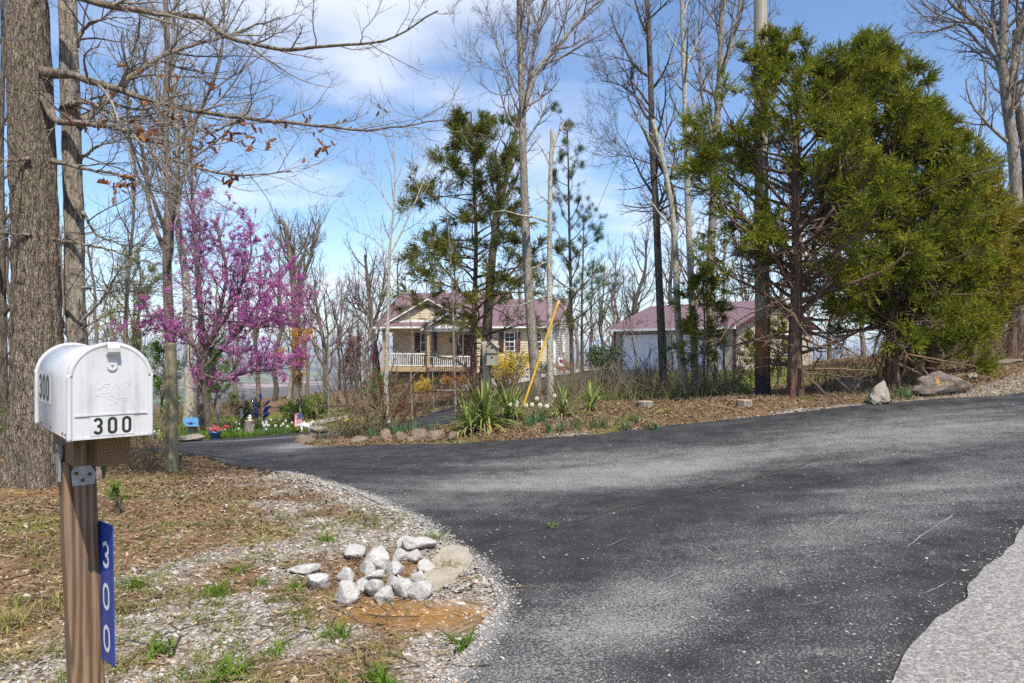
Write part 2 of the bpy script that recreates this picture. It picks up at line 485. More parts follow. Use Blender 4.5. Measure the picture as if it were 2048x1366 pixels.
M['forsythia'] = leafmat('forsythia_blossom', [(0.0, (0.40, 0.30, 0.015)), (0.6, (0.72, 0.54, 0.02)), (1.0, (0.82, 0.66, 0.06))], trans=0.3)
M['azalea'] = leafmat('orange_azalea', [(0.0, (0.20, 0.13, 0.02)), (0.6, (0.55, 0.20, 0.035)), (1.0, (0.75, 0.33, 0.06))], trans=0.25)
M['maple'] = leafmat('red_maple_leaf', [(0.0, (0.11, 0.025, 0.03)), (1.0, (0.28, 0.075, 0.075))], trans=0.3)
M['maple_brown'] = leafmat('brown_maple_leaf', [(0.0, (0.10, 0.04, 0.025)), (1.0, (0.22, 0.09, 0.045))], trans=0.2)
M['orangebud'] = leafmat('orange_new_leaf', [(0.0, (0.42, 0.19, 0.035)), (1.0, (0.68, 0.39, 0.08))], trans=0.3)
M['deadleaf'] = leafmat('dead_oak_leaf', [(0.0, (0.10, 0.04, 0.018)), (0.6, (0.26, 0.10, 0.035)), (1.0, (0.38, 0.18, 0.075))], clump=0.2, trans=0.2)
M['litter'] = leafmat('leaf_litter', [(0.0, (0.07, 0.042, 0.026)), (0.4, (0.17, 0.105, 0.062)), (0.8, (0.29, 0.205, 0.13)), (1.0, (0.42, 0.345, 0.25))], clump=0.25, clump_scale=0.8, trans=0.1)
M['straw'] = leafmat('dry_straw', [(0.0, (0.16, 0.105, 0.055)), (0.6, (0.34, 0.25, 0.145)), (1.0, (0.52, 0.42, 0.27))], clump=0.2, trans=0.15)
M['grass'] = leafmat('spring_grass', [(0.0, (0.06, 0.12, 0.016)), (0.6, (0.15, 0.24, 0.028)), (1.0, (0.30, 0.36, 0.07))], clump=0.3, trans=0.3)
M['grass_dry'] = leafmat('half_dry_grass', [(0.0, (0.16, 0.16, 0.045)), (1.0, (0.40, 0.34, 0.14))], clump=0.3, trans=0.25)
M['daffleaf'] = leafmat('daffodil_leaf', [(0.0, (0.045, 0.11, 0.045)), (1.0, (0.11, 0.20, 0.085))], trans=0.2)
M['petal'] = leafmat('cream_petal', [(0.0, (0.70, 0.68, 0.48)), (1.0, (0.86, 0.85, 0.74))], trans=0.3)
M['petal_yellow'] = leafmat('yellow_petal', [(0.0, (0.75, 0.55, 0.06)), (1.0, (0.85, 0.72, 0.20))], trans=0.3)
M['petal_red'] = leafmat('red_petal', [(0.0, (0.50, 0.02, 0.03)), (0.5, (0.65, 0.15, 0.2)), (1.0, (0.80, 0.55, 0.6))], clump=0.0, trans=0.25)

def mk_gravel(name, stops):
    n = N(name); c = n.ramp(n.island(), stops)
    f = n.noise(n.coord(), 60, 3); n.bump(f, 0.3, 0.004)
    return n.done(n.mix(n.ramp(f, [(0.35, 0.35), (0.6, 0.0)]), c, (0.16, 0.14, 0.12)), 0.9)
M['gravel'] = mk_gravel('limestone_gravel', [(0.0, (0.12, 0.10, 0.082)), (0.25, (0.27, 0.24, 0.205)), (0.8, (0.43, 0.405, 0.365)), (0.93, (0.55, 0.53, 0.49)), (1.0, (0.40, 0.25, 0.13))])
M['gravel_ochre'] = mk_gravel('ochre_gravel', [(0.0, (0.20, 0.15, 0.10)), (0.4, (0.46, 0.33, 0.20)), (0.7, (0.56, 0.47, 0.36)), (1.0, (0.50, 0.25, 0.08))])
def mk_rock(name, c1, c2, c3, sc=6, lichen=None):
    n = N(name); v = n.coord(); f = n.noise(v, sc, 6, 0.65); g = n.noise(v, sc * 6, 4, 0.7)
    c = n.mix(n.ramp(f, [(0.3, 0.0), (0.7, 1.0)]), c1, c2)
    c = n.mix(n.ramp(g, [(0.45, 0.0), (0.7, 0.7)]), c, c3)
    if lichen: c = n.mix(n.ramp(n.noise(n.coord((1, 1, 1), (3, 1, 0)), sc * 1.3, 4, 0.6), [(0.60, 0.0), (0.66, 0.85)]), c, lichen)
    n.bump(n.math('ADD', f, n.math('MULTIPLY', g, 0.35)), 0.55, 0.03); return n.done(c, 0.92)
M['rock_white'] = mk_rock('limestone_rock', (0.37, 0.355, 0.33), (0.50, 0.485, 0.46), (0.19, 0.172, 0.148), 11)
M['rock_grey'] = mk_rock('grey_sandstone', (0.17, 0.14, 0.105), (0.34, 0.30, 0.245), (0.10, 0.082, 0.062), 4.5)
M['rock_dark'] = mk_rock('dark_sandstone', (0.12, 0.095, 0.075), (0.24, 0.20, 0.165), (0.09, 0.075, 0.06), 3)
M['rock_lichen'] = mk_rock('lichened_sandstone', (0.10, 0.08, 0.065), (0.22, 0.18, 0.15), (0.07, 0.056, 0.046), 4.0, (0.42, 0.23, 0.02))
M['rock_brown'] = mk_rock('brown_fieldstone', (0.13, 0.092, 0.06), (0.27, 0.20, 0.14), (0.08, 0.058, 0.04), 6)
M['concrete'] = mk_rock('worn_concrete', (0.33, 0.285, 0.21), (0.42, 0.37, 0.29), (0.22, 0.18, 0.125), 6)

# ------------------------------------------------------------------ terrain
CP = [(0, 0, 0), (-3, 2.5, 0.02), (3, 1.5, 0.08), (0, -6, -0.1), (-8, -4, 0.1), (8, -4, 0.5), (-12, 4, 0.05), (14, 5, 1.0)]
for px, py, D in [(1040, 882, 10.8), (1400, 850, 11.2), (1700, 815, 11.6), (2048, 787, 12), (2048, 1060, 5.2), (1800, 1366, 3.1), (860, 1366, 3.25),
                  (985, 1200, 4.3), (760, 1010, 6.8), (560, 950, 8.4), (1300, 1000, 6.8), (1600, 940, 8.0),
                  (1525, 795, 13.4), (1640, 790, 14.5), (1860, 775, 13.2), (2000, 720, 17), (2100, 680, 24), (1900, 720, 22),
                  (1480, 741, 36), (1250, 740, 42), (1620, 733, 42), (1100, 776, 24), (1190, 752, 33), (1340, 800, 15), (1480, 780, 20), (960, 835, 13), (800, 872, 12.6), (600, 886, 12.8),
                  (310, 905, 10.5), (200, 910, 10.5), (273, 896, 14), (410, 882, 16), (560, 871, 19), (700, 850, 22), (850, 815, 23), (960, 790, 27), (500, 866, 20.5), (620, 850, 22), (250, 878, 17), (100, 880, 20),
                  (60, 975, 7.3), (343, 945, 9.3), (150, 1010, 6.0), (20, 1000, 6.5), (900, 762, 40), (790, 772, 42), (1100, 742, 42), (520, 834, 27), (300, 835, 30), (700, 815, 34), (950, 752, 55), (1300, 738, 55), (500, 806, 45), (1750, 712, 40)]:
    p = at(px, py, D); CP.append(tuple(p))
CP = np.array(CP)
def _phi(r): return r ** 2 * np.log(r + 1e-6)
def _fit(cp, lam=0.4):
    n = len(cp); d = np.linalg.norm(cp[:, None, :2] - cp[None, :, :2], axis=2)
    A = np.zeros((n + 3, n + 3)); A[:n, :n] = _phi(d) + lam * np.eye(n)
    A[:n, n] = 1; A[:n, n + 1:] = cp[:, :2]; A[n, :n] = 1; A[n + 1:, :n] = cp[:, :2].T
    return np.linalg.solve(A, np.concatenate([cp[:, 2], [0, 0, 0]]))
_W = _fit(CP)
def zs(x, y):
    """smooth terrain height"""
    x = np.asarray(x, float); y = np.asarray(y, float); sh = x.shape
    x = x.ravel(); y = y.ravel()
    xc = np.clip(x, -30, 34); yc = np.clip(y, -10, 58)
    z = _W[-3] + _W[-2] * xc + _W[-1] * yc
    for k in range(len(CP)): z = z + _W[k] * _phi(np.hypot(xc - CP[k, 0], yc - CP[k, 1]))
    r = np.hypot(x, y - 15)
    ang = np.arctan2(x, y - 15)           # 0 ahead, + to the right
    side = sstep(0.55, 1.25, ang) + sstep(2.6, 3.1, np.abs(ang)) * (ang < 0)   # the hill goes on to the right and behind
    fall = np.interp(r, [0, 30, 42, 60, 90, 150, 300, 600, 1000, 2500, 6000, 12000], [0, 0, 0, 2.0, 5.5, 13, 34, 62, 76, 80, 72, 60])
    hill = np.interp(r, [0, 40, 100, 400, 1200, 6000, 12000], [0, 0, 4, 14, 4, -30, -40])
    w = sstep(30, 60, r)
    far = -fall * (1 - side) + hill * side
    und = (fbm(np.stack([x, y], -1) / 900, 3, 5) - 0.5) * 26 * sstep(500, 2500, r) + (fbm(np.stack([x, y], -1) / 2600, 3, 9) - 0.35) * 190 * sstep(4200, 8000, r)
    z = z * (1 - 0.85 * sstep(45, 300, r)) + far * w + und
    return z.reshape(sh)
def zg(x, y):
    p = np.stack([np.asarray(x, float), np.asarray(y, float)], -1)
    return zs(x, y) + (fbm(p * 0.9, 3, 3) - 0.5) * 0.07 + (fbm(p * 6, 2, 4) - 0.5) * 0.022
def gp(px, py, base=zs):
    """where the sight line of a pixel meets the ground"""
    D = np.exp(np.linspace(math.log(2), math.log(70), 1400))
    X = (px - HX) * D / FPX; Z = CAMZ - (py - HY) * D / FPX
    d = Z - base(X, D); i = np.argmax(d < 0)
    if i == 0: i = len(D) - 1 if d[0] > 0 else 1
    t = d[i - 1] / (d[i - 1] - d[i] + 1e-12)
    Dd = D[i - 1] + t * (D[i] - D[i - 1])
    return np.array([(px - HX) * Dd / FPX, Dd])
def gpl(l): return np.array([gp(*p) for p in l])
def gz(x, y): return float(zg(np.array([x]), np.array([y]))[0])
def onground(px, D):
    x = (px - HX) * D / FPX; return np.array([x, D, gz(x, D)])

def jitter(line, step, amp, seed):
    n = max(4, int(np.sum(np.linalg.norm(np.diff(line, axis=0), axis=1)) / step))
    q = resample(line, n); t = norm(np.gradient(q, axis=0)); nn = np.stack([-t[:, 1], t[:, 0]], 1)
    s = np.arange(n) * step
    o = (fbm(np.stack([s * 2.2, np.zeros(n)], -1), 3, seed) - 0.5) * 2 * amp
    return q + nn * o[:, None]

EDGE_L = gpl([(700, 1600), (840, 1400), (900, 1342), (945, 1285), (965, 1255), (988, 1205), (972, 1165), (940, 1128), (880, 1085), (830, 1045), (760, 1010), (660, 972), (560, 948), (430, 920), (310, 905)])
EDGE_L = np.vstack([EDGE_L, [[-7.5, 10.9], [-10, 11.4], [-14, 11.2]]])
EDGE_FARL = np.vstack([[[-14, 15.6], [-11, 15.6]], gpl([(273, 896), (340, 889), (410, 881), (480, 876), (560, 870), (640, 863), (720, 853), (800, 842), (880, 822), (960, 800)])])
p_gar = np.array([6.3, 42.0]); gdx = np.array([0.63, -0.777]); gdy = np.array([0.777, 0.63])
EDGE_FARL = np.vstack([EDGE_FARL, [p_gar + gdx * -0.4 - gdy * 7.5, p_gar + gdx * 0.2 - gdy * 0.02]])
EDGE_ISL_B = np.vstack([[p_gar + gdx * 7.6 - gdy * 0.02, p_gar + gdx * 7.0 - gdy * 4.5], gpl([(1240, 778), (1130, 795), (1000, 822), (900, 846), (800, 860), (710, 868), (640, 878), (606, 888)])])
EDGE_FAR = np.vstack([gpl([(606, 891), (640, 894), (700, 893), (800, 890), (900, 889), (1040, 881), (1200, 868), (1400, 847), (1560, 830), (1700, 814), (1880, 799), (2048, 786)]), [[12, 14.2], [16, 17.5], [22, 23]]])
DRIVE = np.vstack([jitter(EDGE_L, 0.09, 0.05, 21), jitter(EDGE_FARL, 0.3, 0.06, 22), jitter(EDGE_ISL_B, 0.3, 0.06, 23), jitter(EDGE_FAR, 0.15, 0.035, 24),
                   [[24, 21], [5.4, 0.5], [-0.6, -4.2]]])
ROAD_E = gpl([(1760, 1420), (1800, 1366), (1850, 1290), (1920, 1205), (1980, 1130), (2048, 1058)])
dr = ROAD_E[-1] - ROAD_E[0]; dr = dr / np.linalg.norm(dr); nr = np.array([dr[1], -dr[0]])
ROAD_E = np.vstack([[ROAD_E[0] - dr * 12], [ROAD_E[0] - dr * 4], ROAD_E, [ROAD_E[-1] + dr * 8], [ROAD_E[-1] + dr * 30]])
ROADLINE = jitter(ROAD_E, 0.05, 0.06, 31)
ROAD = np.vstack([ROADLINE, [ROADLINE[-1] + nr * 5.5, ROADLINE[0] + nr * 5.5]])

# ---- ground: one warped grid from the camera's feet to the far hills
ng = 264
u = np.linspace(-1, 1, ng)
gx = 4.2 * np.sinh(u * 8.2); gy = 7.0 + 4.2 * np.sinh(u * 8.2)
GX, GY = np.meshgrid(gx, gy)
r_ = np.hypot(GX, GY - 7)
GZ = zg(GX, GY)
near = r_ < 90
ind = np.zeros(GX.shape, bool); ind[near] = inpoly(GX[near], GY[near], DRIVE) | inpoly(GX[near], GY[near], ROAD)
GZ = np.where(ind, zs(GX, GY) - np.clip(0.03 + r_ * 0.006, 0, 0.25), GZ)

def masks(x, y):
    p = np.stack([x, y], -1)
    dL = dist_line(x, y, EDGE_L[:13]); dF = dist_line(x, y, EDGE_FAR)
    n1 = fbm(p * 1.1, 4, 41); n2 = fbm(p * 0.45, 3, 42); n3 = fbm(p * 2.5, 3, 43)
    left = (x < 0.5) & (y < 13)
    wide = np.interp(y, [0, 3.0, 4.5, 6.0, 7.5, 9.5, 11], [4.5, 3.6, 2.5, 1.8, 1.2, 0.55, 0.2])
    band = dL + (n1 - 0.5) * 2.6 + (n3 - 0.5) * 1.0
    g = sstep(0, 1, (wide - band) / 0.7) * left
    n4 = fbm(p * 3.2, 3, 48)
    g = g * np.where(dL < 0.3, 1, 0.10 + 0.90 * sstep(0.46, 0.58, 0.5 * n4 + 0.5 * n1))
    wr = np.interp(x, [-4, 0, 4, 6.5, 9, 14], [0.25, 0.25, 0.22, 0.45, 0.9, 1.1])
    gr = sstep(0, 1, (wr - dF - (n1 - 0.5) * 0.9) / 0.3) * (~left) * (y > 6)
    grav = np.maximum(g, gr)
    # bare ochre soil washed out below the rock pile
    c = gp(850, 1235); e1 = np.hypot((x - c[0] + 0.5 * (y - c[1])) / 0.62, (y - c[1]) / 0.24) + (n1 - 0.5) * 1.2 + (n3 - 0.5) * 0.6
    soil = sstep(1.1, 0.6, e1) * left
    soil = np.maximum(soil, 0.55 * sstep(0.56, 0.72, n2) * left * sstep(0.5, 0.2, grav))
    grav = grav * (1 - 0.85 * soil)
    green = np.zeros_like(x)
    for (px, py, sx, sy) in [(1440, 752, 4.0, 7.0), (1330, 770, 3.0, 3.0), (520, 838, 7, 5.0), (380, 862, 5, 1.6), (560, 860, 4, 1.2), (1960, 700, 3, 2), (640, 842, 3, 3), (1700, 745, 3, 4)]:
        q = gp(px, py); green = np.maximum(green, sstep(1.25, 0.6, np.hypot((x - q[0]) / sx, (y - q[1]) / sy) + (n1 - 0.5) * 0.8))
    green = np.maximum(green, 0.7 * sstep(0.60, 0.75, n1) * (1 - grav))
    return grav, soil, green
mg = np.zeros(GX.shape); ms = np.zeros(GX.shape); mgr = np.zeros(GX.shape)
mg[near], ms[near], mgr[near] = masks(GX[near], GY[near])
far = sstep(60, 130, r_)
idx = np.arange(ng * ng).reshape(ng, ng)
GF = np.stack([idx[:-1, :-1], idx[:-1, 1:], idx[1:, 1:], idx[1:, :-1]], -1).reshape(-1, 4)

def mk_ground():
    n = N('ground_earth_and_litter'); v = n.world()
    fine = n.noise(v, 26, 6, 0.7); mid = n.noise(v, 3.2, 5, 0.6); big = n.noise(v, 0.5, 3)
    lit = n.ramp(n.mix(0.5, fine, mid), [(0.30, (0.055, 0.032, 0.019)), (0.45, (0.13, 0.076, 0.042)), (0.58, (0.23, 0.145, 0.082)), (0.75, (0.34, 0.25, 0.16))])
    lit = n.mix(n.ramp(big, [(0.35, 0.0), (0.65, 0.5)]), lit, (0.20, 0.125, 0.07))
    vo = n.new("ShaderNodeTexVoronoi"); n.t.links.new(v, vo.inputs["Vector"]); vo.inputs["Scale"].default_value = 42
    sp = n.new("ShaderNodeSeparateXYZ"); n.t.links.new(vo.outputs["Color"], sp.inputs[0])
    gr = n.ramp(sp.outputs[0], [(0.0, (0.10, 0.08, 0.06)), (0.3, (0.25, 0.22, 0.185)), (1.0, (0.43, 0.40, 0.355))])
    gr = n.mix(n.ramp(vo.outputs["Distance"], [(0.35, 0.0), (0.7, 0.8)]), gr, (0.15, 0.11, 0.075))
    so = n.ramp(n.mix(0.5, fine, mid), [(0.3, (0.19, 0.095, 0.028)), (0.7, (0.38, 0.22, 0.085))])
    grn = n.ramp(n.mix(0.5, fine, mid), [(0.3, (0.06, 0.085, 0.018)), (0.6, (0.17, 0.20, 0.045)), (0.8, (0.30, 0.26, 0.10))])
    a = n.math('ADD', n.attr("gravel"), n.math('MULTIPLY', n.math('SUBTRACT', fine, 0.5), 0.9))
    c = n.mix(n.ramp(n.attr("green"), [(0.25, 0.0), (0.75, 0.85)]), lit, grn)
    c = n.mix(n.ramp(a, [(0.3, 0.0), (0.6, 1.0)]), c, gr)
    c = n.mix(n.attr("soil"), c, so)
    # valley floor: fields, woods and roofs seen from the ridge
    cell = n.new("ShaderNodeTexVoronoi"); n.t.links.new(n.world((1, 0.6, 0)), cell.inputs["Vector"]); cell.inputs["Scale"].default_value = 0.0065
    s2 = n.new("ShaderNodeSeparateXYZ"); n.t.links.new(cell.outputs["Color"], s2.inputs[0])
    fld = n.ramp(s2.outputs[0], [(0.0, (0.075, 0.055, 0.042)), (0.45, (0.11, 0.08, 0.06)), (0.50, (0.11, 0.20, 0.05)), (0.70, (0.16, 0.25, 0.07)), (0.74, (0.30, 0.22, 0.17)), (0.90, (0.36, 0.25, 0.21)), (1.0, (0.09, 0.07, 0.05))], 'CONSTANT')
    wd = n.noise(n.world((1, 1, 0)), 0.012, 5, 0.65)
    fld = n.mix(n.ramp(wd, [(0.46, 0.0), (0.52, 0.9)]), fld, (0.085, 0.066, 0.052))
    c = n.mix(n.attr("far"), c, fld)
    n.bump(n.math('ADD', fine, n.math('MULTIPLY', vo.outputs["Distance"], -0.6)), 0.55, 0.02)
    return n.done(c, 0.95, spec=0.03)
M['ground'] = mk_ground()
ground = build("ground", np.stack([GX, GY, GZ], -1).reshape(-1, 3), GF, M['ground'], smooth=True,
               attrs={"gravel": mg.ravel(), "soil": ms.ravel(), "green": mgr.ravel(), "far": far.ravel()})
tag(ground, kind="structure")

# ---- paved sheets
def paved(name, poly, lift, grid, mat, cut=None, extra=None):
    poly = np.asarray(poly); P = [Vector(p) for p in poly]
    E = [(i, (i + 1) % len(P)) for i in range(len(P))]
    x0, y0 = poly.min(0); x1, y1 = poly.max(0)
    pts = []
    for D0, D1, st in grid:
        xs, ys = np.meshgrid(np.arange(x0, x1, st), np.arange(max(y0, D0), min(y1, D1), st))
        xs = xs.ravel() + (rng.random(xs.size) - 0.5) * st * 0.3; ys = ys.ravel() + (rng.random(ys.size) - 0.5) * st * 0.3
        k = inpoly(xs, ys, poly) & (dist_line(xs, ys, np.vstack([poly, poly[:1]])) > st * 0.35)
        pts.append(np.stack([xs[k], ys[k]], 1))
    pts = np.vstack(pts)
    V, _, F, *_ = geometry.delaunay_2d_cdt(P + [Vector(p) for p in pts], E, [], 1, 1e-5)
    V2 = np.array([[v.x, v.y] for v in V]); F = np.array([f for f in F if len(f) == 3])
    Z = zs(V2[:, 0], V2[:, 1]) + lift + (fbm(V2 * 0.8, 2, 77) - 0.5) * 0.02
    V3 = np.column_stack([V2, Z])
    # skirt
    ed = np.concatenate([F[:, [0, 1]], F[:, [1, 2]], F[:, [2, 0]]])
    key = {}
    for a, b in ed: key[(a, b)] = 1
    be = np.array([(a, b) for a, b in key if (b, a) not in key])
    used = np.unique(be); mapv = {int(o): len(V3) + i for i, o in enumerate(used)}
    low = V3[used].copy(); low[:, 2] -= 0.14
    S = np.array([[b, a, mapv[int(a)], mapv[int(b)]] for a, b in be])
    W = np.vstack([V3, low])
    dd = dist_line(W[:, 0], W[:, 1], jEL[:13])
    return build(name, W, [F, S], mat, smooth=False, attrs={"edge": dd})
jEL = EDGE_L

def mk_asphalt():
    n = N('sealed_asphalt'); v = n.world()
    sx = n.new("ShaderNodeSeparateXYZ"); n.t.links.new(v, sx.inputs[0])
    def worn(cx, cy, ax, ay, ang):       # worn lane: stretched along the wheel tracks
        mp_ = n.new("ShaderNodeMapping", vector_type='TEXTURE'); n.t.links.new(v, mp_.inputs[0])
        mp_.inputs["Location"].default_value = (cx, cy, 0); mp_.inputs["Rotation"].default_value = (0, 0, ang); mp_.inputs["Scale"].default_value = (ax, ay, 1e6)
        l = n.new("ShaderNodeVectorMath", operation='LENGTH'); n.t.links.new(mp_.outputs[0], l.inputs[0])
        return n.ramp(n.math('MULTIPLY', n.math('ADD', l.outputs["Value"], n.math('MULTIPLY', n.math('SUBTRACT', warp, 0.5), 0.9)), 0.52), [(0.0, 1.0), (1.0, 0.0)], 'EASE')
    warp = n.noise(v, 1.3, 4, 0.6)
    tracks = None
    for (p0, p1, w, k) in WEAR:
        a, b = np.array(p0), np.array(p1); c = (a + b) / 2; d = b - a
        f = n.math('MULTIPLY', worn(c[0], c[1], np.linalg.norm(d) / 2 * 1.25, w, math.atan2(d[1], d[0])), k)
        tracks = f if tracks is None else n.math('MAXIMUM', tracks, f)
    str_ = n.new("ShaderNodeMapping"); n.t.links.new(v, str_.inputs[0]); str_.inputs["Rotation"].default_value = (0, 0, -0.68); str_.inputs["Scale"].default_value = (0.28, 2.6, 1)
    patch = n.noise(str_.outputs[0], 0.9, 5, 0.6); patch2 = n.noise(v, 3.2, 4, 0.65)
    fine = n.noise(v, 70, 6, 0.85); agg = n.voro(v, 85)
    wear = n.math('ADD', n.math('MULTIPLY', tracks, 0.40), n.math('MULTIPLY', n.math('SUBTRACT', patch, 0.5), 0.50))
    wear = n.math('ADD', wear, n.math('MULTIPLY', n.math('SUBTRACT', patch2, 0.5), 0.35))
    edge = n.ramp(n.attr("edge"), [(0.0, 0.62), (0.06, 0.40), (0.17, 0.0)])
    wear = n.math('ADD', wear, n.math('MULTIPLY', edge, n.math('MULTIPLY', patch2, 2.0)))
    thr = n.math('ADD', n.math('MULTIPLY', wear, 0.30), 0.425)
    speck = n.math('SUBTRACT', thr, fine)
    s = n.ramp(speck, [(0.0, 0.0), (0.06, 1.0)])
    dark = n.ramp(patch2, [(0.3, (0.026, 0.026, 0.027)), (0.7, (0.046, 0.046, 0.046))])
    light = n.ramp(n.noise(v, 60, 3), [(0.3, (0.15, 0.145, 0.14)), (0.7, (0.35, 0.34, 0.325))])
    c = n.mix(s, dark, light)
    c = n.mix(n.ramp(wear, [(0.0, 0.0), (0.5, 0.16)]), c, (0.22, 0.215, 0.208))
    chips = n.ramp(n.voro(v, 17), [(0.07, 1.0), (0.11, 0.0)])
    chips = n.math('MULTIPLY', chips, n.ramp(patch2, [(0.38, 0.0), (0.55, 0.9)]))
    c = n.mix(chips, c, (0.45, 0.43, 0.40))
    n.bump(n.math('ADD', n.math('MULTIPLY', fine, 0.8), agg), 0.5, 0.008)
    return n.done(c, n.ramp(s, [(0, 0.78), (1, 0.92)]), spec=0.12)
def g2(a, b): return (gp(*a), gp(*b))
WEAR = [(*g2((830, 985), (1560, 905)), 0.75, 1.15), (*g2((1000, 935), (1420, 905)), 0.6, 0.8), (*g2((1560, 905), (2048, 835)), 1.1, 0.95), (*g2((1150, 965), (1500, 920)), 0.45, 1.3),
        (*g2((1000, 1366), (1420, 1140)), 0.42, 0.95), (*g2((1330, 1180), (2000, 950)), 0.55, 0.75), (*g2((1640, 1040), (2100, 900)), 0.6, 0.75), (*g2((1500, 1366), (1750, 1200)), 0.3, 0.4), (*g2((560, 893), (640, 893)), 1.0, 1.1), (*g2((420, 885), (640, 870)), 0.7, 0.7)]
M['asphalt'] = mk_asphalt()
drive = paved("driveway", DRIVE, 0.016, [(-6, 13, 0.22), (13, 30, 0.5), (30, 60, 1.0)], M['asphalt'])
tag(drive, kind="structure")

def mk_oldroad():
    n = N('old_grey_asphalt'); v = n.world()
    vo = n.new("ShaderNodeTexVoronoi"); n.t.links.new(v, vo.inputs["Vector"]); vo.inputs["Scale"].default_value = 75
    sp = n.new("ShaderNodeSeparateXYZ"); n.t.links.new(vo.outputs["Color"], sp.inputs[0])
    fine = n.noise(v, 45, 5, 0.7); big = n.noise(v, 2.0, 4)
    c = n.ramp(sp.outputs[0], [(0.0, (0.15, 0.135, 0.12)), (0.5, (0.27, 0.25, 0.225)), (0.85, (0.36, 0.335, 0.305)), (1.0, (0.47, 0.44, 0.40))])
    c = n.mix(n.ramp(fine, [(0.36, 0.85), (0.50, 0.0)]), c, (0.10, 0.09, 0.082))
    c = n.mix(n.ramp(big, [(0.35, 0.25), (0.65, 0.0)]), c, (0.22, 0.205, 0.195))
    n.bump(n.math('SUBTRACT', fine, n.math('MULTIPLY', vo.outputs["Distance"], 0.7)), 0.6, 0.009)
    return n.done(c, 0.9)
M['oldroad'] = mk_oldroad()
road = paved("road", ROAD, 0.030, [(-12, 12, 0.3), (12, 40, 0.8)], M['oldroad'])
tag(road, kind="structure")

# marks in the drive: a grown-over seam crack, two short cracks and white scrapes, thin strips 4 mm above the surface
def strip(name, pix, w, mat, seed, lift=0.021, parent=None):
    q = gpl(pix); n = max(10, int(np.sum(np.linalg.norm(np.diff(q, axis=0), axis=1)) / 0.05))
    q = resample(q, n); t = norm(np.gradient(q, axis=0)); nn = np.stack([-t[:, 1], t[:, 0]], 1)
    s = np.arange(n) * 0.05
    q = q + nn * ((fbm(np.stack([s * 5, s * 0], -1), 3, seed) - 0.5) * 0.05)[:, None]
    ww = w * (0.25 + 1.4 * fbm(np.stack([s * 9, s * 0 + 3], -1), 2, seed + 3)) * np.minimum(1, np.minimum(np.arange(n), np.arange(n)[::-1]) / 3.0 + 0.1)
    a = q + nn * ww[:, None]; b = q - nn * ww[:, None]
    def Z(c): return np.column_stack([c, zs(c[:, 0], c[:, 1]) + lift + (fbm(c * 0.8, 2, 77) - 0.5) * 0.02])
    V = np.vstack([Z(a), Z(b)]); i = np.arange(n - 1)
    return build(name, V, np.stack([i, i + 1, i + 1 + n, i + n], 1), mat, parent)
M['crack'] = simple('crack_fill', (0.022, 0.020, 0.018), (0.07, 0.062, 0.045), 20, 0.95)
M['crack_soil'] = simple('soil_in_crack', (0.26, 0.19, 0.10), (0.12, 0.10, 0.06), 30, 0.95)
M['scrape'] = simple('white_scrape', (0.30, 0.295, 0.29), (0.12, 0.12, 0.12), 90, 0.9)
strip("crack", [(945, 1092), (1010, 1078), (1080, 1062), (1160, 1043), (1240, 1021), (1330, 1001)], 0.010, M['crack'], 1, parent=drive)
strip("crack", [(1330, 1001), (1440, 978), (1540, 950), (1640, 922)], 0.012, M['crack'], 2, parent=drive)
strip("crack", [(1992, 800), (2003, 812), (2014, 824)], 0.014, M['crack'], 3, parent=drive)
strip("crack", [(985, 1192), (1030, 1180), (1100, 1178)], 0.007, M['crack_soil'], 4, parent=drive)
strip("crack", [(885, 1335), (930, 1342), (990, 1340)], 0.007, M['crack'], 5, parent=drive)
for i, l in enumerate([[(1812, 1102), (1860, 1065), (1908, 1030)], [(1838, 1195), (1870, 1184), (1900, 1172)], [(1600, 1124), (1665, 1108)], [(1308, 1168), (1370, 1145)], [(1430, 1200), (1490, 1186)],
                       [(1640, 1062), (1700, 1032), (1760, 1008)], [(1600, 1216), (1650, 1208)], [(1215, 1098), (1250, 1080)]]):
    strip("scrape", l, 0.0042, M['scrape'], 10 + i, parent=drive)

# concrete pad by the rock pile
padp = gpl([(850, 1158), (872, 1118), (905, 1098), (936, 1112), (942, 1130), (928, 1152), (902, 1172), (862, 1178)])
padq = resample(np.vstack([padp, padp[:1]]), 40)[:-1]; padq = padq + (padq - padq.mean(0)) * ((fbm(padq * 9, 3, 61) - .5) * .55)[:, None]
pz = zg(padq[:, 0], padq[:, 1])
V = np.vstack([np.column_stack([padq, pz + 0.028]), np.column_stack([padq + (padq - padq.mean(0)) * 0.04, pz - 0.06])])
n_ = len(padq)
pad = build("concrete_pad", V, [np.array([list(range(n_))[::-1]]), np.array([[i, i + n_, (i + 1) % n_ + n_, (i + 1) % n_] for i in range(n_)])], M['concrete'])
tag(pad, kind="structure")

# ------------------------------------------------------------------ haze over the valley
V, F = box(-13500, 13500, -13500, 13500, -420, 42)
hz_o = build("haze", V, F)
hm = bpy.data.materials.new("haze"); hm.use_nodes = True
ht = hm.node_tree; ht.nodes.clear()
ho = ht.nodes.new("ShaderNodeOutputMaterial"); hv = ht.nodes.new("ShaderNodeVolumePrincipled")
hv.inputs["Color"].default_value = (0.80, 0.88, 1.0, 1); hv.inputs["Density"].default_value = 0.00022
hv.inputs["Anisotropy"].default_value = 0.0
ht.links.new(hv.outputs[0], ho.inputs["Volume"])
hm.cycles.homogeneous_volume = True
hz_o.data.materials.append(hm)
tag(hz_o, "pale blue haze lying over the far valley", "haze", kind="stuff")

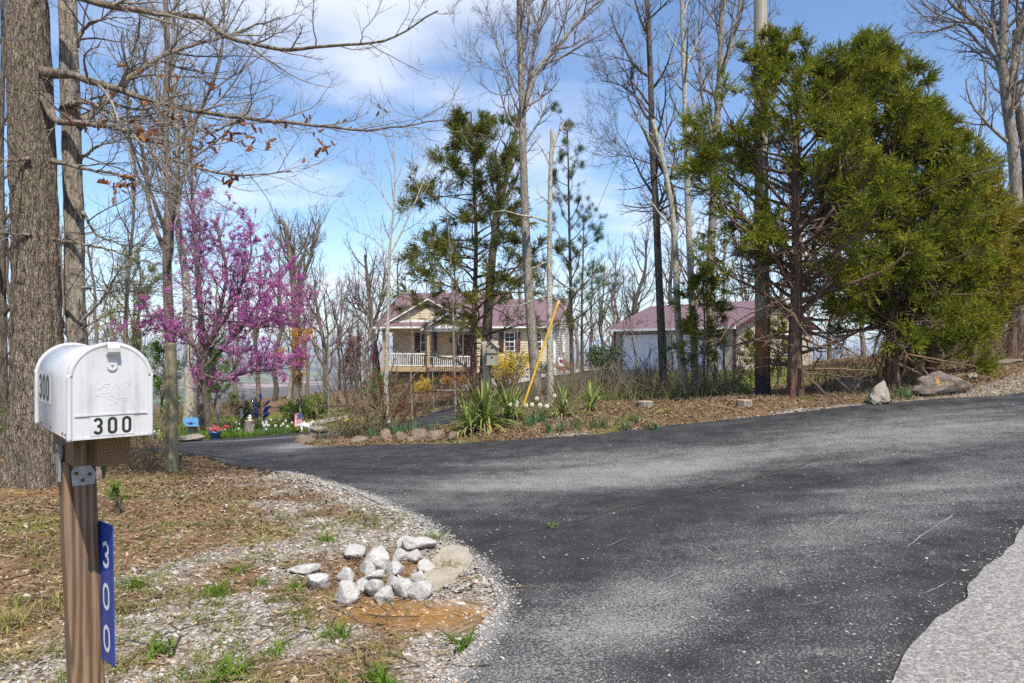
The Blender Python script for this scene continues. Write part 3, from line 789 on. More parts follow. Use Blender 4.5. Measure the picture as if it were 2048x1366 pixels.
# ------------------------------------------------------------------ the house and the garage
def mk_roof():
    n = N('plum_metal_roof'); v = n.coord(); f = n.noise(v, 1.5, 4)
    return n.done(n.mix(n.ramp(f, [(0.3, 0.0), (0.7, 1.0)]), (0.165, 0.095, 0.108), (0.205, 0.122, 0.136)), 0.38, spec=0.5)
M['roof'] = mk_roof()
M['cream'] = simple('cream_siding', (0.58, 0.49, 0.33), (0.52, 0.435, 0.29), 1.2, 0.6)
M['beige'] = simple('beige_siding', (0.44, 0.40, 0.31), (0.38, 0.345, 0.27), 1.2, 0.6)
M['greysiding'] = simple('pale_siding', (0.50, 0.47, 0.40), (0.43, 0.405, 0.345), 1.2, 0.6)
M['trim'] = simple('white_trim', (0.76, 0.76, 0.74), (0.68, 0.68, 0.66), 3, 0.5)
M['tan'] = simple('tan_porch_paint', (0.47, 0.33, 0.17), (0.40, 0.275, 0.14), 4, 0.6)
M['darkred'] = simple('dark_red_paint', (0.085, 0.018, 0.020), (0.055, 0.012, 0.014), 4, 0.5)
M['glass'] = simple('window_glass', (0.020, 0.024, 0.026), (0.035, 0.04, 0.04), 2, 0.06, spec=0.8)
M['doorwhite'] = simple('garage_door_white', (0.84, 0.84, 0.84), (0.76, 0.77, 0.78), 2, 0.5)
M['foundation'] = simple('foundation_brown', (0.16, 0.13, 0.10), (0.10, 0.08, 0.06), 3, 0.9)  # dark brown base colour of the foundation blocks
M['slate'] = simple('dark_lantern', (0.03, 0.025, 0.02), None, 5, 0.5)

def lap(name, segs, z0, z1, bh, mat, parent, gable=None):
    """lap siding: a sawtooth of boards in one mesh. segs: (p0, p1) ends in plan; gable: half width -> the ends close towards the top"""
    p0, p1 = np.array(segs[0], float), np.array(segs[1], float); d = p1 - p0; L = np.linalg.norm(d); d /= L; nn = np.array([d[1], -d[0]])
    V = []; F = []; z = z0
    while z < z1 - 1e-4:
        zt = min(z + bh, z1)
        def ends(zz):
            if gable is None: return 0.0, L
            k = (zz - z0) / (z1 - z0) * L / 2; return k, L - k
        a, b = ends(z); a2, b2 = ends(zt); i = len(V)
        for (s, off, zz) in ((a, .022, z), (b, .022, z), (b2, 0.002, zt), (a2, 0.002, zt), (a, 0.0, z), (b, 0.0, z)):
            q = p0 + d * s + nn * off; V.append((q[0], q[1], zz))
        F += [[i, i + 1, i + 2, i + 3], [i + 4, i + 5, i + 1, i]]
        z = zt
    return build(name, np.array(V), np.array(F), mat, parent)

def slope(name, a, b, c, d, mat, parent, seam=0.45, th=0.05, seams=True):
    """metal roof plane: eave a->b, ridge c (above b), d (above a); with standing seams as children"""
    a, b, c, d = [np.array(q, float) for q in (a, b, c, d)]
    nn = np.cross(b - a, d - a); nn /= np.linalg.norm(nn); nn = nn * np.sign(nn[2])
    V = np.array([a, b, c, d, a - nn * th, b - nn * th, c - nn * th, d - nn * th])
    F = np.array([[0, 1, 2, 3], [7, 6, 5, 4], [0, 4, 5, 1], [1, 5, 6, 2], [2, 6, 7, 3], [3, 7, 4, 0]])
    o = build(name, V, F, mat, parent)
    if seams:
        L = np.linalg.norm(b - a); k = max(2, int(L / seam))
        for i in range(k + 1):
            t = (i + 0.02) / (k + 0.04); e0 = a + (b - a) * t; e1 = d + (c - d) * t
            dv = (b - a) / L * 0.018; up = nn * 0.035
            V = np.array([e0 - dv, e0 + dv, e1 + dv, e1 - dv, e0 - dv + up, e0 + dv + up, e1 + dv + up, e1 - dv + up])
            build("seam", V, np.array([[4, 5, 6, 7], [0, 1, 5, 4], [1, 2, 6, 5], [2, 3, 7, 6], [3, 0, 4, 7]]), mat, o)
    return o

def window(parent, x0, x1, z0, z1, y, nx=2, nz=4, frame=0.06, facing='-y'):
    """sash window in a wall facing -y (or +x): frame with panes"""
    def bx(a0, a1, d0, d1, c0, c1):
        return box(a0, a1, y + d0, y + d1, c0, c1) if facing == '-y' else box(y - d1, y - d0, a0, a1, c0, c1)
    m = MB()
    m.add(*bx(x0, x1, -.05, .02, z0, z0 + frame)); m.add(*bx(x0, x1, -.05, .02, z1 - frame, z1))
    m.add(*bx(x0, x0 + frame, -.048, .02, z0 + frame, z1 - frame)); m.add(*bx(x1 - frame, x1, -.048, .02, z0 + frame, z1 - frame))
    zm = (z0 + z1) / 2; m.add(*bx(x0 + frame, x1 - frame, -.04, .02, zm - .03, zm + .03))
    w = m.build("window", M['trim'], parent)
    xs = np.linspace(x0 + frame, x1 - frame, nx + 1); zsp = list(np.linspace(z0 + frame, zm - .03, nz // 2 + 1)), list(np.linspace(zm + .03, z1 - frame, nz // 2 + 1))
    for part_ in zsp:
        for j in range(len(part_) - 1):
            for i in range(nx):
                V, F = bx(xs[i] + .012, xs[i + 1] - .012, -.006, .006, part_[j] + .012, part_[j + 1] - .012)
                build("pane", V, F, M['glass'], w)
        for i in range(1, nx):
            V, F = bx(xs[i] - .012, xs[i] + .012, -.02, .01, part_[0], part_[-1]); build("muntin", V, F, M['trim'], w)
        for j in range(1, len(part_) - 1):
            V, F = bx(x0 + frame, x1 - frame, -.018, .01, part_[j] - .012, part_[j] + .012); build("muntin", V, F, M['trim'], w)
    return w

# house: local x along the front (left to right), y to the back, z = 0 at the porch floor
HL = 11.25
house = thing("house", "cream single-storey house with plum metal roof and railed front porch", "house", (-8.39, 44.15, 0.20), math.radians(-11))
EZ = 2.5                                        # eave height above the floor
PU, PD = 6.3, 1.9                               # porch width, depth
lap("wall", ((PU, 0), (HL, 0)), -0.25, EZ, 0.16, M['cream'], house)
lap("wall", ((0, PD), (PU, PD)), 0, EZ, 0.16, M['cream'], house)
lap("wall", ((HL, 0), (HL, 8.4)), -0.25, EZ, 0.16, M['greysiding'], house)
lap("wall", ((PU, PD), (PU, 0.0)), 0, EZ, 0.16, M['cream'], house)
lap("wall", ((0, 8.8), (0, PD)), 0, EZ, 0.16, M['cream'], house)
pbox("back_wall", (0.02, HL - .02, 8.30, 8.38, -0.6, EZ), M['cream'], house)
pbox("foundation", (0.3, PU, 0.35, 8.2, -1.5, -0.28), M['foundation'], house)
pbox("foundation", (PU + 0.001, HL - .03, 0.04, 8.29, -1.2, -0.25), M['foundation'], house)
lap("side_gable", ((HL + .001, -0.0), (HL + .001, 8.4)), EZ, EZ + 2.0, 0.16, M['greysiding'], house, gable=1)
V, F = prism([(PD * 0 + 0.0, EZ), (9.0, EZ), (4.5, EZ + 2.6)], 'x', 0.02, 0.1); build("side_gable", V, F, M['cream'], house)
V, F = prism([(0.2, EZ), (8.8, EZ), (4.5, EZ + 2.5)], 'x', 7.35, 7.43); build("side_gable", V, F, M['cream'], house)
# roofs
def zl(y): return EZ + 0.05 + (y + 0.45) * 2.55 / 4.95
slope("roof", (-0.4, -0.45, zl(-0.45)), (7.6, -0.45, zl(-0.45)), (7.6, 4.5, zl(4.5)), (-0.4, 4.5, zl(4.5)), M['roof'], house)
slope("roof", (-0.4, 9.4, zl(-0.45)), (7.6, 9.4, zl(-0.45)), (7.6, 4.52, zl(4.5)), (-0.4, 4.52, zl(4.5)), M['roof'], house, seams=False)
def zr(y): return EZ + 0.03 + (y + 0.4) * 2.02 / 4.6
slope("roof", (6.9, -0.4, zr(-0.4)), (HL + .35, -0.4, zr(-0.4)), (HL + .35, 4.2, zr(4.2)), (6.9, 4.2, zr(4.2)), M['roof'], house)
slope("roof", (6.9, 8.8, zr(-0.4)), (HL + .35, 8.8, zr(-0.4)), (HL + .35, 4.22, zr(4.2)), (6.9, 4.22, zr(4.2)), M['roof'], house, seams=False)
# rake boards on the right gable
for s in (0, 1):
    y0, y1 = (-0.42, 4.2) if s == 0 else (8.82, 4.22)
    V = np.array([(HL + .36, y0, zr(-0.4) - .22), (HL + .36, y1, zr(4.2) - .22), (HL + .36, y1, zr(4.2) + .02), (HL + .36, y0, zr(-0.4) + .02)]); V2 = V.copy(); V2[:, 0] -= .03
    build("rake_board", np.vstack([V, V2]), np.array([[0, 1, 2, 3], [7, 6, 5, 4], [0, 4, 5, 1], [1, 5, 6, 2], [2, 6, 7, 3], [3, 7, 4, 0]]), M['tan'] if s else M['trim'], house)
# front gable over the whole porch
def front_gable(u0, u1, zb, zp, y0, yb, tag_):
    um = (u0 + u1) / 2
    lap("gable_wall", ((u0 + .3, y0 + .32), (u1 - .3, y0 + .32)), zb + .05, zp - .2, 0.16, M['cream'], house, gable=1)
    pbox("fascia", (u0 + .1, u1 - .1, y0 + .22, y0 + .30, zb - .12, zb + .05), M['trim'], house)
    sl = (zp - zb) / (um - u0)
    for s, (e, k) in enumerate(((u0 - .2, 1), (u1 + .2, -1))):
        ze = zb - .2 * sl
        slope("roof", (e, y0, ze), (e, yb, ze), (um, yb, zp), (um, y0, zp), M['roof'], house, th=0.06, seam=0.5)
        V = np.array([(e, y0 - .02, ze - .17), (um, y0 - .02, zp - .17), (um, y0 - .02, zp - .065), (e, y0 - .02, ze - .065)]); V2 = V.copy(); V2[:, 1] += .03
        build("rake_board", np.vstack([V, V2]), np.array([[0, 1, 2, 3], [7, 6, 5, 4], [0, 4, 5, 1], [1, 5, 6, 2], [2, 6, 7, 3], [3, 7, 4, 0]]), M['trim'], house)
front_gable(0.3, 5.9, EZ + .42, EZ + 1.95, -0.05, 3.6, 'a')
front_gable(3.1, 6.2, EZ + .06, EZ + 0.98, -0.85, 2.0, 'b')
pbox("gutter", (-0.45, 3.05, -0.53, -0.44, EZ - .04, EZ + .07), M['trim'], house)
pbox("gutter", (6.9, HL + .36, -0.49, -0.39, EZ - .06, EZ + .05), M['trim'], house)
pbox("porch_ceiling", (0, PU - .03, -0.38, PD - .03, EZ - .06, EZ - .01), M['trim'], house)
pbox("porch_beam", (0, 3.0, -0.1, 0.08, EZ - .30, EZ - .06), M['tan'], house)
pbox("porch_beam", (3.01, 6.25, -0.5, -0.32, EZ - .25, EZ - .06), M['trim'], house)
pbox("porch_floor", (-0.05, PU - .02, -0.1, PD - .03, -0.10, 0.0), M['tan'], house)
pbox("porch_skirt", (-0.05, PU - .02, -0.14, -0.102, -0.30, -0.01), M['tan'], house)
for x, y, t in ((0.02, -0.02, .15), (2.92, -0.02, .15), (3.18, -0.42, .15), (6.12, -0.42, .15)):
    pbox("porch_post", (x, x + t, y - .04, y + .11, -0.02, EZ - .26), M['tan'], house)
for x in (0.02, 3.0, 6.0):
    pbox("porch_pier", (x, x + .16, 0.05, 0.2, -1.8, -0.28), M['tan'], house)
bal = MB().add(*box(-.018, .018, -.018, .018, 0.11, 0.80)); bme = bal.build("baluster", M['trim'], house, loc=None); bal_me = bme.data
bme.location = (0.30, 0.0, 0)
for u0, u1, y, dz in ((0.17, 2.92, 0.0, 0.0), (3.33, 6.12, -0.38, -0.16)):
    pbox("rail", (u0, u1, y - .045, y + .045, 0.80 + dz, 0.88 + dz), M['trim'], house)
    pbox("rail", (u0, u1, y - .03, y + .03, 0.06, 0.11), M['trim'], house)
    for x in np.arange(u0 + .13, u1 - .05, .13):
        if abs(x - 0.30) < 1e-6 and y == 0: continue
        o = link("baluster", bal_me, house, (x, y, 0.0))
        if dz: o.scale = (1, 1, (0.80 + dz - .11) / .69); o.location.z = .11 * (1 - o.scale.z)
window(house, 1.95, 2.72, 0.92, 2.22, PD - .02, 1, 2)
def shutter(x0, x1, y, z0, z1):
    s = pbox("shutter", (x0, x1, y - .06, y - .02, z0, z1), M['darkred'], house)
    for k in range(6):
        zc = z0 + (z1 - z0) * (k + .5) / 6; pbox("slat", (x0 + .04, x1 - .04, y - .075, y - .061, zc - .06, zc + .05), M['darkred'], s)
shutter(1.58, 1.92, PD - .02, 0.90, 2.24); shutter(2.75, 3.09, PD - .02, 0.90, 2.24)
d_ = pbox("door", (4.95, 5.85, PD - .07, PD - .02, 0.0, 2.05), M['darkred'], house)
pbox("glass_panel", (5.2, 5.6, PD - .085, PD - .071, 0.5, 1.85), M['glass'], d_)
pbox("handle", (5.74, 5.78, PD - .11, PD - .071, 0.95, 1.1), M['slate'], d_)
for a in ((4.87, 4.945, 0, 2.12), (5.855, 5.93, 0, 2.12)): pbox("door_frame", (a[0], a[1], PD - .09, PD - .02, a[2], a[3]), M['trim'], house)
pbox("storm_door", (4.48, 4.86, PD - .08, PD - .03, 0.0, 2.05), M['slate'], house)
V, F = cyl((4.05, PD - .08, 1.55), (4.05, PD - .08, 1.85), .07, .05, 8); build("lantern", V, F, M['slate'], house)
window(house, 8.05, 8.75, 1.0, 2.2, -0.02, 2, 4); shutter(7.72, 8.02, -0.02, 0.98, 2.22); shutter(8.78, 9.08, -0.02, 0.98, 2.22)
window(house, 9.75, 10.45, 1.0, 2.2, -0.02, 2, 4)
window(house, 4.0, 4.8, 0.9, 2.1, HL + .03, 2, 4, facing='+x')
pbox("corner_board", (HL - .12, HL + .03, -.035, .0, -0.25, EZ), M['trim'], house)
pbox("water_table", (PU, HL, -.05, -.024, -0.35, -0.22), M['trim'], house)
pbox("porch_bench", (2.0, 3.0, PD - .55, PD - .15, 0.40, 0.46), M['darkred'], house)
pbox("porch_cabinet", (0.25, 0.7, PD - .55, PD - .06, 0.0, 0.95), M['trim'], house)

# garage: turned about 51 degrees, door front to the left, gable end to the right
GW, GD_, GE = 8.4, 8.0, 2.42
garage = thing("garage", "beige two-door garage with plum metal roof behind the cedar", "garage", (6.3, 42.0, 0.10), math.atan2(-0.777, 0.63))
def gr_z(y): return GE + (y + .45) * 1.62 / 4.45
pbox("wall", (0, 0.55, 0, 0.12, -0.4, GE), M['beige'], garage)
pbox("wall", (3.95, 4.35, 0, 0.12, -0.4, GE), M['beige'], garage)
pbox("wall", (7.75, GW - .12, 0, 0.12, -0.4, GE), M['beige'], garage)
pbox("wall", (0.551, 3.949, 0.0, 0.12, 2.16, GE), M['beige'], garage)
pbox("wall", (4.351, 7.749, 0.0, 0.12, 2.16, GE), M['beige'], garage)
V, F = prism([(0.0, -0.6), (GD_, -0.6), (GD_, GE), (4.0, GE + 1.46), (0.0, GE)], 'x', GW - .12, GW); build("gable_wall", V, F, M['beige'], garage)
V, F = prism([(0.125, -0.6), (GD_, -0.6), (GD_, GE), (4.0, GE + 1.46), (0.125, GE)], 'x', 0.005, 0.11); build("gable_wall", V, F, M['beige'], garage)
pbox("back_wall", (0.12, GW - .125, GD_ - .12, GD_ - .002, -0.6, GE), M['beige'], garage)
for i, y in enumerate(np.arange(0.28, GD_ - .1, 0.30)):
    top = GE + 1.46 * (1 - abs(y - 4.0) / 4.0) - .03
    pbox("batten", (GW, GW + .025, y - .022, y + .022, -0.45, top), M['beige'], garage)
for (x0, x1, y0, y1) in ((GW - .10, GW + .03, -.03, 0.0), (GW, GW + .032, 0.0, .10), (0.0, 0.10, -.03, 0.0)):
    pbox("corner_trim", (x0, x1, y0, y1, -0.35, GE), M['darkred'], garage)
for x0 in (0.55, 4.35):
    dd = pbox("garage_door", (x0 + .06, x0 + 3.34, 0.05, 0.09, -0.02, 2.12), M['doorwhite'], garage)
    for k in range(4):
        pbox("door_panel", (x0 + .075, x0 + 3.325, 0.022, 0.049, 0.0 + k * .53, 0.515 + k * .53), M['doorwhite'], dd)
    for a in ((x0 - .0, x0 + .06, -.02, .05, -.03, 2.16), (x0 + 3.34, x0 + 3.40, -.02, .05, -.03, 2.16), (x0 + .06, x0 + 3.34, -.02, .05, 2.121, 2.16)):
        pbox("door_trim", a, M['darkred'], garage)
slope("roof", (-0.4, -0.45, gr_z(-.45)), (GW + .35, -0.45, gr_z(-.45)), (GW + .35, 4.0, gr_z(4.0)), (-0.4, 4.0, gr_z(4.0)), M['roof'], garage, seam=.4)
slope("roof", (-0.4, GD_ + .45, gr_z(-.45)), (GW + .35, GD_ + .45, gr_z(-.45)), (GW + .35, 4.02, gr_z(4.0)), (-0.4, 4.02, gr_z(4.0)), M['roof'], garage, seams=False)
pbox("gutter", (-0.42, GW + .36, -0.54, -0.44, GE - .10, GE + .03), M['trim'], garage)
for s in (0, 1):
    y0, y1 = (-0.46, 4.0) if s == 0 else (GD_ + .46, 4.02)
    V = np.array([(GW + .36, y0, gr_z(-.45) - .2), (GW + .36, y1, gr_z(4.0) - .2), (GW + .36, y1, gr_z(4.0) + .02), (GW + .36, y0, gr_z(-.45) + .02)]); V2 = V.copy(); V2[:, 0] -= .03
    build("rake_board", np.vstack([V, V2]), np.array([[0, 1, 2, 3], [7, 6, 5, 4], [0, 4, 5, 1], [1, 5, 6, 2], [2, 6, 7, 3], [3, 7, 4, 0]]), M['darkred'], garage)
window(garage, 4.35, 5.35, 0.95, 2.15, GW + .03, 3, 4, frame=.08, facing='+x')
pbox("meter_box", (GW, GW + .12, 2.55, 2.75, 1.2, 1.5), M['slate'], garage)

# ------------------------------------------------------------------ mailbox, its post and the address plate
def digit(ch, h, w, s, depth=0.0006):
    """stroked digit standing in the x-z plane, facing -y"""
    hw, hh = w / 2 - s / 2, h / 2 - s / 2
    if ch == '0':
        r = hw; a = np.linspace(0, np.pi, 13)
        top = np.stack([hw * np.cos(a), (hh - r) + r * np.sin(a)], 1); bot = np.stack([-hw * np.cos(a), -(hh - r) - r * np.sin(a)], 1)
        P = np.vstack([top, bot]); closed = True
    else:
        r1 = hh * 0.5; a = np.linspace(math.radians(160), math.radians(-90), 14); b = np.linspace(math.radians(90), math.radians(-160), 14)
        up = np.stack([hw * np.cos(a), hh - r1 + r1 * np.sin(a)], 1); lo = np.stack([hw * np.cos(b), -hh + r1 + r1 * np.sin(b)], 1)
        up[-1] = (-hw * 0.1, 0); lo[0] = (-hw * 0.1, 0)
        P = np.vstack([up, lo[1:]]); closed = False
    n = len(P); t = norm(np.roll(P, -1, 0) - np.roll(P, 1, 0)) if closed else norm(np.gradient(P, axis=0))
    if ch == '3':
        k = 13; t[k] = (-1, 0); 
    nn = np.stack([-t[:, 1], t[:, 0]], 1) * s / 2
    if ch == '3': nn[13] *= 0.0; P = P.copy()
    A, B = P + nn, P - nn
    if ch == '3':
        A[13] = (P[13][0] - .001, -s * .45); B[13] = (P[13][0] - .001, s * .45); A[13], B[13] = B[13].copy(), A[13].copy()
        A[12] = P[12] + nn[12]; 
    m = MB(); segs = range(n if closed else n - 1)
    V = np.vstack([np.column_stack([A[:, 0], np.full(n, -depth), A[:, 1]]), np.column_stack([B[:, 0], np.full(n, -depth), B[:, 1]])])
    F = np.array([[i, (i + 1) % n, (i + 1) % n + n, i + n] for i in segs])
    if ch == '3':
        F = np.array([[i, i + 1, i + 1 + n, i + n] for i in range(12)] + [[i, i + 1, i + 1 + n, i + n] for i in range(14, n - 1)])
        # middle arm joining the two bowls
        e = len(V); x0 = -hw * 0.25; x1 = P[12][0] + s * .1
        V = np.vstack([V, [(x0, -depth * 1.01, -s * .48), (x1 + s * .25, -depth * 1.01, -s * .48), (x1 + s * .25, -depth * 1.01, s * .48), (x0, -depth * 1.01, s * .48)]])
        F = np.vstack([F, [[e, e + 1, e + 2, e + 3]]])
    return V, F

MBW, MBS, MBA, MBL = 0.163, 0.138, 0.080, 0.48      # width, straight side, arch height, length
mrot = math.radians(42.0)
mbz = 1.381
mailbox = thing("mailbox", "white arched mailbox with black number 300, on the wooden post", "mailbox", (-0.94, 1.60, mbz), mrot)
def arch(w, s, a, n=28, z0=0.0):
    th = np.linspace(0, np.pi, n)
    return np.vstack([[(w / 2, z0)], np.stack([w / 2 * np.cos(th), s + a * np.sin(th)], 1), [(-w / 2, z0)]])
def sheet(pr_o, pr_i, y0, y1):
    """shell between two open profiles, from y0 to y1"""
    n = len(pr_o); V = []
    for pr in (pr_o, pr_i):
        for y in (y0, y1): V += [(p[0], y, p[1]) for p in pr]
    i = np.arange(n - 1)
    F = np.vstack([np.stack([i, i + 1, i + 1 + n, i + n], 1), np.stack([i + 2 * n, i + 3 * n, i + 1 + 3 * n, i + 1 + 2 * n], 1),
                   np.stack([i, i + 2 * n, i + 1 + 2 * n, i + 1], 1), np.stack([i + n, i + 1 + n, i + 1 + 3 * n, i + 3 * n], 1)])
    return np.array(V), F
po = arch(MBW, MBS, MBA); pi_ = arch(MBW - .006, MBS, MBA - .003)
V, F = sheet(po, pi_, 0.004, MBL - .004); build("body", V, F, M['mailwhite'], mailbox, smooth=True)
def plate(pr, y0, y1):
    n = len(pr); V = np.array([(p[0], y, p[1]) for y in (y0, y1) for p in pr])
    return V, [np.array([list(range(n))]), np.array([list(range(2 * n - 1, n - 1, -1))]), np.array([[i, i + n, (i + 1) % n + n, (i + 1) % n] for i in range(n)])]
V, F = plate(arch(MBW - .004, MBS, MBA - .002), MBL - .012, MBL - .008); build("back_panel", V, F, M['mailwhite'], mailbox)
# rolled rims at both ends
for nm, y in (("rim", -0.002), ("rim", MBL - .004)):
    pr = arch(MBW + .004, MBS, MBA + .002, 40); P3 = np.column_stack([pr[:, 0], np.full(len(pr), y), pr[:, 1]])
    V, F = tubes(resample(P3, 90)[None], np.full((1, 90), .0062), 8, cap=True, ref=(0, 1, 0)); build(nm, V, F, M['mailwhite'], mailbox, smooth=True)
V, F = plate(arch(MBW - .006, MBS, MBA - .003, z0=0.002), -0.008, 0.0); door = build("door", V, F, M['mailwhite'], mailbox)
pbox("door_rib", (-MBW / 2 + .007, MBW / 2 - .007, -.0115, -.008, .056, .0595), M['mailwhite'], door)
pbox("door_lip", (-MBW / 2 + .006, MBW / 2 - .006, -.0125, -.008, .003, .0075), M['mailwhite'], door)
# embossed flying eagle
EAGLE = [[(640, 470), (668, 448), (705, 446), (690, 462)], [(628, 486), (664, 470), (690, 470)], [(612, 528), (650, 512), (700, 508), (716, 486), (745, 452)], [(690, 530), (722, 532), (752, 548), (790, 552)],
         [(745, 452), (790, 424), (855, 408)], [(752, 466), (800, 436), (858, 422)], [(762, 478), (806, 450), (858, 434)], [(772, 490), (812, 464), (850, 446)], [(716, 486), (712, 516), (735, 540)],
         [(760, 500), (772, 530), (800, 545), (832, 544)], [(790, 552), (812, 560), (830, 558)], [(775, 562), (800, 570), (826, 572)], [(655, 520), (690, 545), (722, 560), (745, 574), (762, 560)],
         [(745, 574), (728, 582), (712, 598)], [(745, 574), (742, 590), (728, 604)], [(762, 570), (752, 585)], [(612, 528), (640, 534), (655, 520)], [(640, 470), (634, 480)], [(668, 448), (660, 460), (640, 470)], [(700, 508), (690, 490), (700, 466), (716, 452)]]
m = MB()
for l in EAGLE:
    q = np.array([((x - 723) / 500 * 0.158, -0.0080, 0.001 + (845 - y + (x - 723) * -0.075) / 500 * 0.158) for x, y in l])
    k = 10; V, F = tubes(resample(q, k)[None], (np.full(k, .00085) * np.concatenate([[.4], np.ones(k - 2), [.4]]))[None], 6); m.add(V, F)
m.build("eagle_relief", M['mailwhite'], door, smooth=True)
# latch: riveted strip and hooded tab
V, F = plate(np.vstack([np.stack([.0105 * np.cos(a), .170 + .0105 * np.sin(a)], 1) for a in [np.linspace(np.pi, 2 * np.pi, 10)]] + [[(.0105, .214), (-.0105, .214)]]), -0.0125, -0.008)
latch = build("latch", V, F, M['mailwhite'], mailbox)
prof = [(-.0085, .198), (-.022, .196), (-.030, .203), (-.031, .212), (-.024, .2225), (-.008, .2265), (.012, .2265), (.012, .2235), (-.007, .2235), (-.021, .219), (-.0275, .211), (-.0268, .2045), (-.021, .1995), (-.0085, .2015)]
V, F = prism(prof, 'x', -.0125, .0125); build("tab", V, F, M['mailwhite'], latch)
for z in (.174, .188):
    V, F = cyl((0, -.0165, z), (0, -.0124, z), .002, .0036, 12); build("rivet", V, F, M['mailwhite'], latch)
stk = pbox("number_sticker", (-.044, .046, -.0095, -.0083, .0095, .0545), M['sticker'], mailbox)
for x, ch in ((-.0285, '3'), (.001, '0'), (.0305, '0')):
    V, F = digit(ch, .039, .0195, .0058); V[:, 0] += x; V[:, 2] += .032; V[:, 1] -= .0098; build("digit", V, F, M['black'], stk)
def side(V):
    """x-z plate facing -y -> onto the left side"""
    V = np.asarray(V, float); return np.column_stack([V[:, 1] - MBW / 2, -V[:, 0], V[:, 2]])
V, F = box(-.092, .092, -.0018, -.0004, -.040, .040); V = side(V); V[:, 1] += .355; V[:, 2] += .108; F = F[:, ::-1]
stk2 = build("number_sticker", V, F, M['sticker'], mailbox)
for x, ch in ((-.058, '3'), (0, '0'), (.058, '0')):
    V, F = digit(ch, .068, .042, .0115); V[:, 0] += x; V[:, 1] -= .0022; V = side(V); V[:, 1] += .355; V[:, 2] += .108; build("digit", V, F, M['black'], stk2)
for y in (0.05, 0.09, 0.26, 0.42):
    V, F = cyl((-MBW / 2 - .003, y, .010), (-MBW / 2 + .001, y, .010), .0026, .0032, 8); build("rivet", V, F, M['rust'], mailbox)
V, F = cyl((0.0, .17, .2175), (0.0, .17, .224), .003, .003, 8); build("rivet", V, F, M['galv'], mailbox)

mpost = thing("mailbox_post", "weathered square wooden post carrying the white mailbox", "post", (-1.150, 1.80, 0.0), mrot)
pz0 = gz(-1.150, 1.80)
# post leans a little: sheared prism
def post_mesh():
    h = 0.0375; rows = 40; V = []
    zz = np.linspace(pz0 - .3, 1.300, rows); c = .006
    ring = [(h - c, -h), (h, -h + c), (h, h - c), (h - c, h), (-h + c, h), (-h, h - c), (-h, -h + c), (-h + c, -h)]
    for z in zz:
        dx = (1.300 - z) * 0.040
        for k, (x, y) in enumerate(ring):
            w = (vnoise(np.array([[x * 20, y * 20, z * 3.0]]), 5)[0] - .5) * .006
            V.append((x + dx + w, y + w, z))
    n = 8; F = [[i * n + j, i * n + (j + 1) % n, (i + 1) * n + (j + 1) % n, (i + 1) * n + j] for i in range(rows - 1) for j in range(n)]
    top = [[(rows - 1) * n + j for j in range(n)]]
    return np.array(V), [np.array(F), np.array(top)]
V, F = post_mesh(); build("post", V, F, M['postwood'], mpost)
V, F = box(.012, .086, -.185, .13, 1.302, 1.378); build("arm", V, F, M['arm'], mpost)
V, F = box(.013, .085, -.1885, -.1855, 1.303, 1.377); build("end_grain", V - np.array([.049, 0, 1.34]), F, M['endgrain'], mpost).location = (.049, 0, 1.34)
V, F = box(-.030, .0105, -.15, .15, 1.302, 1.3785); build("arm", V, F, M['arm'], mpost)
V, F = prism([(-.040, -.055), (.040, -.055), (.045, -.02), (.010, .030), (-.028, .020), (-.045, -.01)][::-1], 'y', -.0425, -.0395)
bp = build("bracket", V * np.array([.62, 1, .8]) + np.array([.010, 0, 1.280]), F, M['galv'], mpost)
for x, z in ((-.006, 1.268), (.024, 1.262), (.008, 1.248)):
    V, F = cyl((x, -.046, z), (x, -.0424, z), .004, .005, 10); build("screw", V, F, M['rust'], bp)
V, F = box(-.0445, -.0385, -.035, .0, 1.25, 1.345); b2 = build("bracket", V, F, M['galv'], mpost)
for z in (1.268, 1.328):
    V, F = cyl((-.048, -.018, z), (-.0444, -.018, z), .004, .005, 8); build("screw", V, F, M['rust'], b2)

# blue address plate nailed to the side of the post: plane along the box axis, reading downwards
rx = np.array([math.cos(mrot), math.sin(mrot)]); ry = np.array([-math.sin(mrot), math.cos(mrot)])
pc = np.array([-1.150, 1.80]) + rx * .0555 + ry * -.075
asign = thing("address_sign", "narrow blue plate reading 300 downwards, fixed to the mailbox post", "sign", (pc[0], pc[1], 0.955), mrot - math.pi / 2 + math.pi * 0)
asign.rotation_euler = (0, math.radians(-2.4), mrot - math.pi / 2 + 0.10)
W2, H2, r2 = .055, .180, .010
cor = [(W2 - r2, H2 - r2, 0), (-W2 + r2, H2 - r2, 90), (-W2 + r2, -H2 + r2, 180), (W2 - r2, -H2 + r2, 270)]
pp = [(cx + r2 * math.cos(math.radians(a0 + k * 22.5)), cz + r2 * math.sin(math.radians(a0 + k * 22.5))) for cx, cz, a0 in cor for k in range(5)]
V, F = prism(pp[::-1], 'y', -.0012, .0012); build("plate", V, F, M['signblue'], asign)
for z, ch in ((.098, '3'), (-.010, '0'), (-.118, '0')):
    V, F = digit(ch, .070, .050, .0105, .0006); V[:, 2] += z; V[:, 1] -= .0014; V[:, 0] += .004; build("digit", V, F, M['signwhite'], asign)

